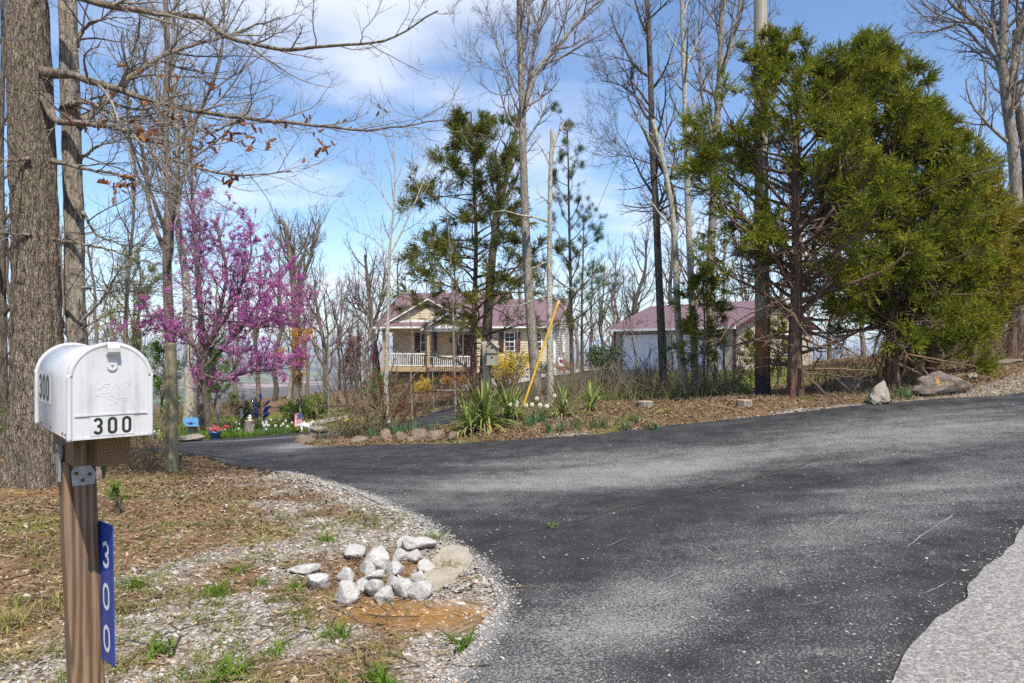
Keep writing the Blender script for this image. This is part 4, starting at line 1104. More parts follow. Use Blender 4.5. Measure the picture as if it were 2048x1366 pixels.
# ------------------------------------------------------------------ vegetation tools
def grow(path, rad, n, tmin, tmax, ang, ratio, P, rs, wob, trop, r, minr=0.002, tw=None, lens=None, taper=0.25):
    """children of a set of branches. path (B,P0,3). ang (mean, sd) radians, ratio of parent length"""
    B, P0, _ = path.shape
    pi = np.repeat(np.arange(B), n); C = len(pi)
    t = r.random(C) * (tmax - tmin) + tmin
    if B == 1 and n > 3: t = np.sort((np.arange(C) + r.random(C)) / C * (tmax - tmin) + tmin)
    f = t * (P0 - 1); i0 = np.minimum(f.astype(int), P0 - 2); w = (f - i0)[:, None]
    p = path[pi, i0] * (1 - w) + path[pi, i0 + 1] * w
    tan = norm(path[pi, i0 + 1] - path[pi, i0])
    rr = rad[pi, i0] * (1 - w[:, 0]) + rad[pi, i0 + 1] * w[:, 0]
    rv = r.normal(size=(C, 3))
    if B == 1:                                  # spread round the stem
        az = np.arange(C) * 2.399 + r.normal(size=C) * 0.5
        rv = np.stack([np.cos(az), np.sin(az), np.zeros(C)], 1)
    perp = norm(rv - tan * np.sum(rv * tan, 1, keepdims=True))
    a = (ang[0](t) if callable(ang[0]) else ang[0]) + ang[1] * r.normal(size=C)
    d = tan * np.cos(a)[:, None] + perp * np.sin(a)[:, None]
    Lp = np.sum(np.linalg.norm(np.diff(path, axis=1), axis=2), 1)[pi]
    L = Lp * ratio * (1.0 - 0.55 * t) * (0.55 + 0.7 * r.random(C)) if lens is None else lens(t, r) * np.ones(C)
    r0 = np.maximum(np.minimum(rr * rs, L * 0.022 + 0.001), minr)
    out = np.zeros((C, P, 3)); out[:, 0] = p; st = (L / (P - 1))[:, None]
    up = np.array([0, 0, 1.0])
    for k in range(1, P):
        d = norm(d + r.normal(size=(C, 3)) * wob + up * trop)
        out[:, k] = out[:, k - 1] + d * st
    rad_o = r0[:, None] * np.linspace(1, taper, P)[None, :]
    return out, rad_o

def stem(pix, D, r0, r1, n=22, wob=0.0, r=None, flare=0.5, base=None, Ds=None):
    """main stem through pixels at distance D, rooted in the ground"""
    pts = [at(px, py, D if Ds is None else Ds[k]) for k, (px, py) in enumerate(pix)]
    g = gz(pts[0][0], pts[0][1]); pts[0][2] = g - 0.15 if base is None else base
    q = resample(np.array(pts), n)
    if wob and r is not None: q[2:, :2] += (np.cumsum(r.normal(size=(n - 2, 2)), 0) * wob)
    rad = r0 + (r1 - r0) * np.linspace(0, 1, n) ** 0.9
    h = q[:, 2] - q[0, 2]; rad = rad * (1 + flare * np.exp(-h / 0.28))
    return q[None], rad[None]

def bare_tree(name, label, pix, D, r0, r1, mat='bark_grey', twig='twig', seed=0, n1=16, t0=0.4, len1=3.0, ang1=0.9, trop=0.12, n2=6, n3=5, n4=0, wob=0.10, group=None, sides=12, Ds=None, len_top=0.45, cat="tree", forks=(), n=24, t1=0.97, minr=0.0035):
    r = np.random.default_rng(seed)
    sp, sr = stem(pix, D, r0, r1, n=n, Ds=Ds)
    loc = sp[0, 0] + np.array([0, 0, 0.15])
    t = thing(name, label, cat, loc, group=group)
    tm = MB(); tm.add(*tubes(sp, sr, sides))
    F1 = [(sp, sr)]
    for fk in forks:                             # big forks drawn through pixels: (pixels, r0, r1)
        q = resample(np.array([at(px, py, D + (0.25 * k if len(fk) < 4 else fk[3] * k)) for k, (px, py) in enumerate(fk[0])]), n)[None]; rr = np.linspace(fk[1], fk[2], n)[None]
        tm.add(*tubes(q, rr, 8)); F1.append((q, rr))
    cr = MB()
    for k, (p_, r_) in enumerate(F1):
        nn = n1 if k == 0 else max(4, int(n1 * 0.6))
        b1 = grow(p_, r_, nn, t0 if k == 0 else 0.2, t1, (ang1, 0.2), 1.0, 9, 0.55, wob, trop, r, 0.006, lens=lambda t, q: len1 * (1 - (1 - len_top) * t) * (0.6 + 0.7 * q.random(len(t))))
        tm.add(*tubes(*b1, 6))
        b2 = grow(*b1, n2, 0.18, 1.0, (0.75, 0.22), 0.55, 6, 0.65, wob * 1.3, trop * 0.8, r, minr * 1.15); cr.add(*tubes(*b2, 3))
        b3 = grow(*b2, n3, 0.15, 1.0, (0.7, 0.25), 0.6, 4, 0.7, wob * 1.8, trop * 0.6, r, minr * 0.85); cr.add(*ribbons(*b3))
        if n4: b4 = grow(*b3, n4, 0.2, 1.0, (0.65, 0.25), 0.62, 3, 0.8, wob * 2.2, trop * 0.5, r, minr * 0.7); cr.add(*ribbons(*b4))
    tm.build("trunk", M[mat], t, loc, smooth=True)
    cr.build("crown", M[twig], t, loc, smooth=True)
    return t, (b1, b2, b3)

def scatter_kites(P, Dv, ln, wd, r, fold=0.0):
    """flat kites (one quad each) starting at P, pointing along Dv"""
    n = len(P); Dv = norm(Dv); s = norm(np.cross(Dv, norm(r.normal(size=(n, 3)))))
    ln = np.broadcast_to(ln, (n,))[:, None]; wd = np.broadcast_to(wd, (n,))[:, None]
    a = P; b = P + Dv * ln * 0.45 + s * wd; c = P + Dv * ln; d = P + Dv * ln * 0.45 - s * wd
    if fold: c = c + r.normal(size=(n, 3)) * ln * fold
    V = np.stack([a, b, c, d], 1).reshape(-1, 3)
    return V, np.arange(4 * n).reshape(n, 4)

def pts_on(path, n, r, tmin=0.15):
    B, P0, _ = path.shape
    pi = r.integers(0, B, n); t = r.random(n) * (1 - tmin) + tmin; f = t * (P0 - 1); i0 = np.minimum(f.astype(int), P0 - 2); w = (f - i0)[:, None]
    return path[pi, i0] * (1 - w) + path[pi, i0 + 1] * w, norm(path[pi, i0 + 1] - path[pi, i0])

def sprays(P, T, r, k=8, size=0.16, leaf=(0.07, 0.010), droop=-0.1, spread=0.55):
    """feathery conifer sprays: k narrow kites fanned along a short axis at each point"""
    n = len(P); ax = norm(T + r.normal(size=(n, 3)) * 0.55 + np.array([0, 0, droop]))
    pl = norm(np.cross(ax, norm(r.normal(size=(n, 3)))))
    S = size * (0.6 + 0.8 * r.random(n)); Vs = []
    i = np.tile(np.arange(k), n); j = np.repeat(np.arange(n), k)
    f = (i + r.random(n * k) * 0.6) / k
    sgn = np.where(i % 2 == 0, 1.0, -1.0)[:, None]
    base = P[j] + ax[j] * (S[j] * f)[:, None]
    d = norm(ax[j] + pl[j] * sgn * spread * (1.25 - f)[:, None] + r.normal(size=(n * k, 3)) * 0.22)
    n2 = n * k; ln = (leaf[0] * (0.6 + 0.8 * r.random(n2)) * (1.15 - 0.4 * f))[:, None]; wd = (leaf[1] * (0.7 + 0.6 * r.random(n2)))[:, None]
    s_ = norm(np.cross(d, norm(r.normal(size=(n2, 3)))))
    V = np.stack([base + s_ * wd, base - s_ * wd, base + d * ln], 1).reshape(-1, 3)
    return V, np.arange(3 * n2).reshape(n2, 3)

def cedar(name, label, pix, D, r0, r1, env, mat, nb, seed, t0=0.1, ns=9000, k=8, ang=1.15, trop=0.05, size=0.17, leaf=(0.075, 0.011), dead=0, sidebias=None, wood='bark_cedar', n2=7, n3=5, bark_sides=14, flare=0.5, inner=0.3):
    r = np.random.default_rng(seed)
    sp, sr = stem(pix, D, r0, r1, n=24, flare=flare)
    loc = sp[0, 0] + np.array([0, 0, 0.15])
    t = thing(name, label, "tree", loc)
    tm = MB()
    if bark_sides > 20:                         # fluted near trunk
        V, F = tubes(sp, sr, bark_sides)
        c = np.repeat(sp[0], bark_sides, 0); dv = V - c; aa = np.arctan2(dv[:, 1], dv[:, 0])
        h = V[:, 2] - loc[2]; fl = 1 + 0.16 * np.exp(-h / 0.8) * np.sin(aa * 5 + h * 0.7 + 1) + 0.06 * np.sin(aa * 9 + h)
        tm.add(c + dv * fl[:, None], F)
    else: tm.add(*tubes(sp, sr, bark_sides))
    ex, ey = zip(*env)
    def L1(t, q): return np.interp(t, ex, ey) * (0.65 + 0.55 * q.random(len(t)))
    b1 = grow(sp, sr, nb, t0, 0.99, (ang, 0.18), 1, 9, 0.5, 0.10, trop, r, 0.006, lens=L1)
    if sidebias is not None:                    # crown lopsided: stretch branches on one side
        v = b1[0] - b1[0][:, :1]; sd = norm(v[:, -1])[:, :2] @ np.array(sidebias[:2]); b1 = (b1[0][:, :1] + v * (1 + sidebias[2] * sd)[:, None, None], b1[1])
    tm.add(*tubes(*b1, 5))
    b2 = grow(*b1, n2, inner, 1.0, (0.75, 0.25), 0.42, 5, 0.6, 0.16, 0.05, r, 0.003)
    b3 = grow(*b2, n3, 0.2, 1.0, (0.7, 0.3), 0.55, 3, 0.7, 0.25, 0.06, r, 0.002)
    tw = MB(); tw.add(*tubes(*b2, 3)); tw.add(*ribbons(b3[0][:, ::2], b3[1][:, ::2]))
    if dead:
        d1 = grow(sp, sr, dead, 0.10, 0.55, (1.45, 0.25), 1, 8, 0.3, 0.14, -0.05, r, 0.005, lens=lambda t, q: (0.9 + 1.1 * q.random(len(t))))
        d2 = grow(*d1, 7, 0.15, 1.0, (0.9, 0.3), 0.5, 6, 0.6, 0.25, -0.03, r, 0.0035); d3 = grow(*d2, 4, 0.1, 1.0, (0.9, 0.3), 0.5, 5, 0.7, 0.3, -0.03, r, 0.0025)
        tw.add(*tubes(*d1, 4)); tw.add(*tubes(*d2, 3)); tw.add(*ribbons(*d3))
    tm.build("trunk", M[wood], t, loc, smooth=True)
    tw.build("branches", M['twig_cedar'], t, loc)
    P1, T1 = pts_on(b3[0], int(ns * 0.72), r, 0.2); P2, T2 = pts_on(b2[0], int(ns * 0.28), r, 0.45)
    P = np.vstack([P1, P2]); T = np.vstack([T1, T2])
    T = norm(T + norm(P - np.column_stack([np.interp(P[:, 2], sp[0][:, 2], sp[0][:, 0]), np.interp(P[:, 2], sp[0][:, 2], sp[0][:, 1]), P[:, 2] - 0.5])) * 0.5)
    V, F = sprays(P, T, r, k, size, leaf)
    build("crown", V, F, M[mat], t, loc)
    return t

def blades(P, n_each, h, w, r, lean=0.5, seg=3, az=None):
    """curved grass blades, n_each per point. returns V, F"""
    n = len(P) * n_each; base = np.repeat(P, n_each, 0)
    hh = np.repeat(np.broadcast_to(h, (len(P),)), n_each) * (0.5 + 0.7 * r.random(n))
    a = r.random(n) * 2 * np.pi; out = np.stack([np.cos(a), np.sin(a), np.zeros(n)], 1); sd = np.stack([-np.sin(a), np.cos(a), np.zeros(n)], 1)
    base = base + out * (r.random(n) * 0.12 * hh)[:, None]
    le = lean * (0.3 + 1.1 * r.random(n)); ww = np.broadcast_to(w, (n,))
    rows = []
    for k in range(seg + 1):
        s = k / seg; th = le * s * 1.15
        p = base + out * (hh * s * np.sin(th))[:, None] + np.array([0, 0, 1.0]) * (hh * s * np.cos(th))[:, None]
        wk = (ww * (1 - s ** 1.6) + 0.0004)[:, None] * sd
        rows.append(np.stack([p - wk, p + wk], 1))
    V = np.stack(rows, 1).reshape(-1, 3); K = 2 * (seg + 1)
    b = np.arange(n)[:, None] * K
    F = np.concatenate([np.stack([b[:, 0] + 2 * k, b[:, 0] + 2 * k + 1, b[:, 0] + 2 * k + 3, b[:, 0] + 2 * k + 2], 1) for k in range(seg)])
    return V, F

def rock_mesh(r, sx, sy, sz, npts=14, rough=0.0, soft=2):
    p = norm(r.normal(size=(npts, 3))) * (0.8 + 0.3 * r.random((npts, 1)))
    p = p * np.array([sx, sy, sz])
    bm = bmesh.new()
    for q in p: bm.verts.new(q)
    res = bmesh.ops.convex_hull(bm, input=bm.verts)
    bmesh.ops.delete(bm, geom=[v for v in bm.verts if not v.link_faces], context='VERTS')
    bmesh.ops.dissolve_limit(bm, angle_limit=0.25, verts=bm.verts, edges=bm.edges)
    bmesh.ops.triangulate(bm, faces=bm.faces)
    if rough:
        bmesh.ops.subdivide_edges(bm, edges=bm.edges, cuts=3, use_grid_fill=True)
        for _ in range(soft): bmesh.ops.smooth_vert(bm, verts=bm.verts, factor=0.5, use_axis_x=True, use_axis_y=True, use_axis_z=True)
        co = np.array([v.co for v in bm.verts]); nz_ = fbm(co / max(sx, sy, sz) * 3.2 + 9, 5, 5) - 0.5
        for v, k in zip(bm.verts, nz_): v.co *= 1 + rough * float(k)
    me = bpy.data.meshes.new("rock"); bm.to_mesh(me); bm.free(); return me

# ------------------------------------------------------------------ the big oak at the left, and its neighbour
def big_trunk(name, label, cl, rads, sides, rows, mat, seed, D, extra_ridge=1.0):
    q = resample(cl, rows); zc = np.interp(np.linspace(0, 1, rows), np.linspace(0, 1, len(rads)), rads)
    loc = q[0].copy(); t = thing(name, label, "tree", (loc[0], loc[1], gz(loc[0], loc[1])))
    V, F = tubes(q[None], zc[None], sides)
    c = np.repeat(q, sides, 0); dv = V - c; rr = np.linalg.norm(dv, axis=1); a = np.tile(np.linspace(0, 2 * np.pi, sides, endpoint=False), rows); z = V[:, 2]
    cyl_p = np.stack([np.cos(a) * 1.0, np.sin(a) * 1.0, z * 0.0], 1)
    p = np.stack([np.cos(a) * 6.5, np.sin(a) * 6.5, z * 1.1], 1); n1 = fbm(p, 3, seed)
    p2 = np.stack([np.cos(a) * 17, np.sin(a) * 17, z * 3.2], 1); n2 = np.abs(fbm(p2, 2, seed + 5) - 0.5) * 2
    low = np.exp(-(z - t.location.z) / 0.32)
    butt = low * 0.34 * (0.45 + np.cos(a * 5 + 0.7) * 0.75)
    disp = 1 + (n1 - 0.5) * 0.26 + (np.clip(n2, 0, 0.4) - 0.2) * 0.17 * extra_ridge + butt
    V = c + dv * disp[:, None]
    L = np.array(t.location)
    build("trunk", V, F, M[mat], t, L, smooth=True)
    return t, q, zc

oakD = 7.4
oak_cl = np.array([at(86, 1010, oakD), at(80, 900, oakD), at(74, 700, oakD), at(71, 500, oakD), at(65, 300, oakD), at(58, 100, oakD), at(50, -100, oakD), at(40, -500, oakD)])
oak_cl[0, 2] = gz(oak_cl[0, 0], oakD) - 0.25
oak, oq, orad = big_trunk("oak_tree", "massive rough-barked oak trunk with long bare limbs beside the mailbox", oak_cl, [0.31, 0.255, 0.222, 0.212, 0.205, 0.195, 0.178, 0.165, 0.14], 110, 300, 'bark_oak', 3, oakD)
tr2D = 7.8
t2_cl = np.array([at(176, 960, tr2D), at(168, 800, tr2D), at(152, 640, tr2D), at(148, 450, tr2D), at(142, 250, tr2D), at(137, 60, tr2D), at(130, -150, tr2D), at(128, -480, tr2D)])
t2_cl[0, 2] = gz(t2_cl[0, 0], tr2D) - 0.25
tree2, _, _ = big_trunk("hickory_tree", "slender straight trunk standing right behind the massive oak", t2_cl, [0.125, 0.105, 0.10, 0.097, 0.094, 0.09, 0.085, 0.065], 56, 200, 'bark_grey', 8, tr2D)

def limbs(tree, specs, seed, mat, twig, nb=(13, 7, 5), leafy=None):
    """long limbs traced by eye, each with its own branchlets"""
    r = np.random.default_rng(seed); L = np.array(tree.location); tw = MB(); leafP = []
    for (pix, D0, D1, a, b, dens) in specs:
        n = len(pix); q = resample(np.array([at(px, py, D0 + (D1 - D0) * k / (n - 1)) for k, (px, py) in enumerate(pix)]), 40)
        q[4:] += np.cumsum(r.normal(size=(36, 3)), 0) * 0.006
        rad = a + (b - a) * np.linspace(0, 1, 40) ** 0.8; rad = rad * (1 + 0.14 * (vnoise(np.stack([np.arange(40) * 0.8, np.zeros(40)], -1), seed) - 0.5)); rad[:6] *= np.array([1.7, 1.45, 1.28, 1.15, 1.08, 1.03])
        V, F = tubes(q[None], rad[None], 12); build("limb", V, F, M[mat], tree, L, smooth=True)
        b1 = grow(q[None], rad[None], int(nb[0] * dens), 0.12, 1.0, (0.75, 0.22), 1, 9, 0.5, 0.13, 0.04, r, 0.004, lens=lambda t, s: (1.35 - 0.6 * t) * (0.35 + 0.9 * s.random(len(t))))
        b2 = grow(*b1, nb[1], 0.15, 1.0, (0.7, 0.25), 0.55, 7, 0.6, 0.16, 0.03, r, 0.0024); b3 = grow(*b2, nb[2], 0.1, 1.0, (0.7, 0.25), 0.55, 4, 0.7, 0.2, 0.02, r, 0.0016)
        tw.add(*tubes(*b1, 5)); tw.add(*tubes(*b2, 3)); tw.add(*ribbons(*b3))
        leafP.append(b2[0])
    tw.build("crown", M[twig], tree, L, smooth=True)
    return leafP
lp = limbs(oak, [([(70, -60), (174, 0), (307, 20), (410, 31), (461, 64), (538, 85), (600, 90), (700, 80), (800, 62), (890, 5)], 7.35, 6.6, 0.046, 0.007, 1.6),
                 ([(85, 146), (154, 151), (231, 174), (307, 197), (410, 226), (487, 238), (564, 251), (700, 266), (800, 262), (905, 243)], 7.35, 6.3, 0.042, 0.005, 1.8),
                 ([(92, 195), (104, 232), (122, 247), (164, 249), (215, 254), (277, 267), (318, 287), (348, 318), (400, 336), (487, 351), (590, 338)], 7.3, 6.5, 0.040, 0.005, 1.7),
                 ([(318, 287), (328, 230), (326, 180), (322, 135)], 6.85, 6.9, 0.022, 0.006, 0.8),
                 ([(487, 238), (430, 262), (385, 250), (350, 258)], 6.8, 6.6, 0.016, 0.005, 0.7),
                 ([(105, 322), (150, 332), (200, 345), (246, 353), (290, 372), (340, 396), (420, 404)], 7.2, 6.7, 0.022, 0.004, 1.0),
                 ([(105, 478), (160, 486), (215, 492), (287, 507), (330, 520)], 7.2, 6.9, 0.016, 0.004, 0.8),
                 ([(60, 318), (0, 318), (-60, 312)], 7.2, 6.8, 0.02, 0.006, 0.6), ([(60, 470), (0, 462), (-60, 450)], 7.2, 6.9, 0.016, 0.005, 0.6)], 5, 'bark_brown', 'twig_pale')
limbs(tree2, [([(150, 90), (165, 62), (190, 48), (232, 30)], 7.8, 7.6, 0.030, 0.008, 0.8),
              ([(145, 230), (123, 214), (150, 204), (174, 203), (205, 212), (230, 226), (262, 235), (300, 262)], 7.8, 7.3, 0.04, 0.006, 1.0),
              ([(152, 250), (200, 215), (256, 159), (328, 113), (384, 92), (461, 72), (560, 40)], 7.8, 8.6, 0.05, 0.008, 1.5),
              ([(158, 320), (178, 300), (205, 282), (250, 262)], 7.8, 7.6, 0.022, 0.005, 0.8),
              ([(165, 425), (200, 470), (240, 488), (310, 500)], 7.8, 7.3, 0.018, 0.004, 1.0),
              ([(165, 640), (210, 590), (245, 540), (275, 505)], 7.8, 7.6, 0.018, 0.004, 0.8), ([(165, 655), (230, 632), (300, 640), (380, 636)], 7.75, 7.5, 0.010, 0.004, 0.9),
              ([(165, 575), (230, 582), (290, 588), (340, 590)], 7.75, 7.5, 0.010, 0.004, 0.8)], 9, 'bark_grey', 'twig')
# dead leaves still hanging on the oak's lower limbs, each its own part
rl = np.random.default_rng(77)
def leaf_me(curl):
    xs = np.array([0, .25, .4, .55, .72, .85, 1.0]); w = np.array([.03, .30, .16, .36, .18, .22, .0]) * 0.5
    V = []; 
    for x, a in zip(xs, w): V += [(-a, curl * math.sin(a * 4) * .5, -x), (0, -curl * .12 * x, -x), (a, curl * math.sin(a * 4) * .5, -x)]
    F = []
    for k in range(len(xs) - 1):
        i = 3 * k; F += [[i, i + 1, i + 4, i + 3], [i + 1, i + 2, i + 5, i + 4]]
    me = bpy.data.meshes.new("dead_leaf"); me.from_pydata([tuple(v) for v in V], [], F); me.materials.append(M['deadleaf']); return me
LM = [leaf_me(c) for c in (0.4, 0.9, 1.4)]
OL = np.array(oak.location)
for (px, py, n, s) in [(270, 140, 3, .09), (335, 150, 4, .09), (345, 170, 3, .1), (440, 172, 4, .11), (260, 208, 3, .08), (338, 222, 4, .1), (305, 210, 3, .09), (270, 245, 3, .09), (295, 268, 8, .10), (318, 250, 5, .09), (345, 238, 4, .09), (380, 240, 5, .09), (404, 268, 5, .10),
                       (424, 276, 5, .10), (456, 265, 6, .12), (478, 275, 3, .09), (505, 278, 4, .1), (533, 282, 3, .09), (375, 294, 6, .10), (348, 310, 5, .09), (402, 322, 4, .1), (250, 358, 10, .10), (225, 370, 7, .10), (455, 350, 5, .11), (476, 346, 4, .09), (652, 290, 6, .11), (636, 266, 3, .09), (600, 236, 4, .09), (690, 240, 3, .08),
                       (195, 240, 4, .1), (130, 228, 4, .09), (497, 246, 4, .09), (520, 238, 3, .09), (620, 318, 2, .08), (757, 214, 4, .08), (560, 245, 3, .08)]:
    for k in range(n):
        p = at(px + rl.normal() * 9, py + rl.normal() * 8, 6.85 + rl.normal() * 0.12) - OL
        link("dead_leaf", LM[rl.integers(3)], oak, p, (rl.normal() * .7, rl.normal() * .7, rl.random() * 6.3), float(s * (0.65 + .5 * rl.random())))

# ------------------------------------------------------------------ bare trees one can tell apart
rw0 = np.random.default_rng(321)
bare_tree("bare_tree", "tall forked bare tree rising behind the pink redbud", [(345, 862), (340, 690), (334, 520), (338, 380), (330, 250), (335, 120), (330, -60), (335, -260)], 23, 0.19, 0.05, 'bark_brown', 'twig', 21, 20, 0.26, 4.6, 0.85, 0.16, 6, 5, 2, forks=[([(336, 520), (300, 420), (290, 320), (255, 200), (245, 60)], .09, .03), ([(338, 440), (370, 340), (388, 250), (440, 120), (450, -40)], .09, .03)])
bare_tree("bare_tree", "pale grey trunk left of the bottle tree under the redbud", [(380, 860), (377, 700), (372, 560), (352, 420), (356, 300), (345, 150), (350, 0)], 25, 0.20, 0.04, 'bark_pale', 'twig', 22, 14, 0.4, 3.5, 0.8, 0.15, 6, 4, 1)
bare_tree("bare_tree", "slim brown trunk close right of the pale grey trunk in the garden", [(402, 858), (400, 760), (402, 640), (392, 500), (384, 380), (380, 200)], 24.5, 0.14, 0.03, 'bark_brown', 'twig', 23, 12, 0.45, 2.6, 0.8, 0.15, 6, 4)
bare_tree("bare_tree", "bare tree with two broken upright leaders behind the redbud", [(596, 850), (592, 740), (590, 640), (588, 590), (583, 540), (570, 450), (562, 440)], 31, 0.22, 0.10, 'bark_brown', 'twig', 24, 16, 0.35, 3.0, 0.75, 0.2, 6, 6, 2, forks=[([(592, 600), (606, 555), (622, 510), (640, 440)], .13, .03), ([(588, 560), (587, 520), (586, 495)], .12, .09)])
bare_tree("bare_tree", "leaning bare tree left of the red maple bush", [(657, 850), (652, 760), (648, 690), (638, 640), (632, 600), (630, 560)], 30, 0.16, 0.04, 'bark_brown', 'twig', 25, 16, 0.25, 3.4, 0.85, 0.16, 7, 6, 2, forks=[([(640, 650), (620, 610), (605, 575), (600, 540)], .07, .02)])
bare_tree("bare_tree", "crooked bare tree just left of the house corner", [(757, 770), (748, 690), (742, 640), (738, 590), (734, 550), (730, 510)], 46, 0.30, 0.08, 'bark_dark', 'twig', 26, 16, 0.2, 4.0, 0.8, 0.16, 7, 6, 2, forks=[([(742, 640), (722, 610), (708, 592)], .12, .06), ([(745, 660), (762, 600), (770, 545)], .14, .05)])
bare_tree("young_tree", "slender pale sapling standing before the left porch post", [(775, 860), (772, 760), (776, 640), (778, 520), (787, 420), (790, 330), (786, 255)], 18, 0.075, 0.008, 'bark_pale', 'twig_pale', 27, 12, 0.4, 1.9, 0.65, 0.10, 4, 3, 0, wob=.06, forks=[([(780, 510), (810, 450), (840, 380), (860, 320)], .03, .006), ([(787, 425), (765, 390), (735, 350), (700, 320)], .018, .005), ([(787, 415), (805, 380), (825, 330), (836, 290)], .02, .005), ([(778, 520), (750, 480), (705, 460)], .014, .004)])
bare_tree("bare_tree", "dark leaning trunk between the cedar and the tallest tree before the house", [(968, 770), (974, 660), (984, 520), (996, 420), (1012, 360), (1028, 280), (1046, 200)], 24, 0.22, 0.06, 'bark_dark', 'twig', 28, 14, 0.5, 2.6, 0.8, 0.14, 6, 5, 1, forks=[([(988, 470), (992, 420), (998, 370), (990, 300)], .12, .04)])
bare_tree("bare_tree", "tallest grey tree before the house, forking high above the roof", [(1077, 806), (1066, 690), (1056, 560), (1050, 420), (1046, 300), (1044, 200), (1040, 100), (1038, -60), (1042, -220)], 17, 0.14, 0.045, 'bark_grey', 'twig', 29, 22, 0.5, 2.6, 0.8, 0.14, 7, 6, 2, forks=[([(1048, 215), (1075, 140), (1110, 100), (1155, 45), (1205, -10), (1240, -70)], .07, .02), ([(1048, 230), (1062, 150), (1070, 80), (1088, 0), (1090, -80)], .05, .02), ([(1048, 250), (1020, 180), (1000, 110), (985, 60)], .03, .01)])
bare_tree("dead_tree", "lichened snag with crooked stub branches beside the yellow guy guard", [(1101, 800), (1100, 690), (1099, 560), (1100, 420), (1101, 340), (1102, 310), (1104, 285), (1103, 262)], 15.5, 0.088, 0.04, 'bark_pale', 'twig_pale', 30, 5, 0.35, 0.5, 1.3, 0.06, 3, 2, 0, forks=[([(1100, 445), (1070, 435), (1040, 430), (1010, 422), (985, 424)], .030, .008, .05), ([(1100, 520), (1080, 530), (1050, 545), (1030, 560)], .02, .006, .05), ([(1100, 590), (1070, 600), (1040, 610), (1000, 612)], .02, .006, .05), ([(1100, 330), (1085, 300), (1072, 280), (1065, 262)], .022, .008, .1), ([(1100, 415), (1092, 400), (1080, 392)], .02, .010, .1), ([(1102, 320), (1108, 288), (1120, 260), (1131, 240)], .045, .018, .05), ([(1120, 260), (1128, 256), (1138, 262)], .02, .008, .05), ([(1101, 570), (1150, 578), (1180, 590)], .016, .006, .1)])
bare_tree("bare_tree", "dark straight trunk before the left garage door", [(1329, 800), (1324, 690), (1318, 560), (1312, 420), (1305, 300), (1302, 180), (1297, 60), (1292, -80), (1290, -240)], 17.5, 0.115, 0.05, 'bark_dark', 'twig', 31, 22, 0.35, 2.5, 0.85, 0.13, 7, 6, 2, forks=[([(1306, 310), (1325, 340), (1345, 380), (1352, 440)], .04, .06), ([(1302, 230), (1270, 190), (1240, 170), (1200, 160)], .025, .006), ([(1310, 330), (1250, 312), (1220, 315)], .02, .005)])
bare_tree("bare_tree", "pale patchy trunk leaning left, nearest of the garage clump", [(1374, 792), (1362, 720), (1354, 600), (1350, 480), (1338, 380), (1318, 290), (1305, 240)], 16.5, 0.105, 0.05, 'bark_pale', 'twig', 32, 10, 0.55, 1.8, 0.8, 0.12, 5, 4, 1)
bare_tree("bare_tree", "straight pale trunk in the middle of the garage clump", [(1392, 790), (1388, 690), (1382, 560), (1376, 420), (1372, 280), (1368, 140), (1364, 0), (1362, -180)], 17, 0.10, 0.04, 'bark_pale', 'twig', 33, 18, 0.42, 2.2, 0.8, 0.14, 6, 6, 1)
bare_tree("bare_tree", "broad light-brown trunk, rightmost of the garage clump", [(1424, 785), (1424, 690), (1420, 560), (1426, 420), (1432, 280), (1440, 140), (1444, 40), (1452, -120)], 20, 0.16, 0.06, 'bark_grey', 'twig', 34, 20, 0.4, 2.6, 0.8, 0.15, 6, 6, 2, forks=[([(1440, 160), (1462, 90), (1478, 20), (1490, -80)], .06, .03), ([(1430, 290), (1405, 200), (1398, 100), (1400, -20)], .05, .02)])
bare_tree("bare_tree", "lichen-grey tree at the right edge with arching limbs over the cedars", [(2052, 700), (2040, 560), (2034, 420), (2026, 300), (2012, 200), (2006, 120), (2008, 0), (2004, -160)], 21, 0.21, 0.09, 'bark_grey', 'twig', 35, 18, 0.45, 3.2, 0.85, 0.12, 7, 6, 2, forks=[([(2006, 120), (1985, 80), (1950, 45), (1905, 10), (1880, -30)], .10, .03), ([(2012, 190), (1990, 120), (1960, 90), (1920, 50), (1870, 62), (1812, 66)], .07, .015), ([(2018, 210), (2030, 120), (2048, 20), (2070, -60)], .12, .06), ([(2000, 110), (1985, 40), (1990, -40)], .07, .04)])
bare_tree("bare_tree", "dark crooked tree behind the tree at the right edge", [(2080, 690), (2064, 560), (2056, 420), (2052, 330), (2040, 240), (2030, 160), (2030, 60)], 24, 0.22, 0.08, 'bark_dark', 'twig', 36, 14, 0.35, 3.0, 0.85, 0.12, 6, 5, 2)
bare_tree("bare_tree", "thin grey tree rising behind the cedar tops at the right", [(1968, 700), (1965, 560), (1960, 400), (1955, 300), (1972, 200), (1968, 120)], 26, 0.13, 0.03, 'bark_grey', 'twig', 37, 16, 0.4, 2.4, 0.8, 0.15, 6, 6, 1)
bare_tree("bare_tree", "thin tree just left of the tall forked one, seen past the hickory", [(252, 870), (250, 700), (256, 560), (268, 420), (270, 300)], 28, 0.12, 0.03, 'bark_brown', 'twig', 38, 14, 0.35, 2.6, 0.8, 0.15, 6, 6, 1)
bare_tree("bare_tree", "bare tree at the left edge behind the massive oak", [(8, 900), (6, 700), (4, 500), (2, 300), (6, 100), (2, -100)], 14, 0.09, 0.03, 'bark_dark', 'twig', 39, 20, 0.25, 2.0, 0.8, 0.15, 6, 6, 1)
bare_tree("young_tree", "very thin sapling just left of the birdhouse post", [(912, 800), (908, 700), (905, 600), (900, 500), (893, 420), (888, 370)], 17, 0.035, 0.006, 'bark_grey', 'twig', 40, 12, 0.35, 1.2, 0.7, 0.1, 4, 3, 0)
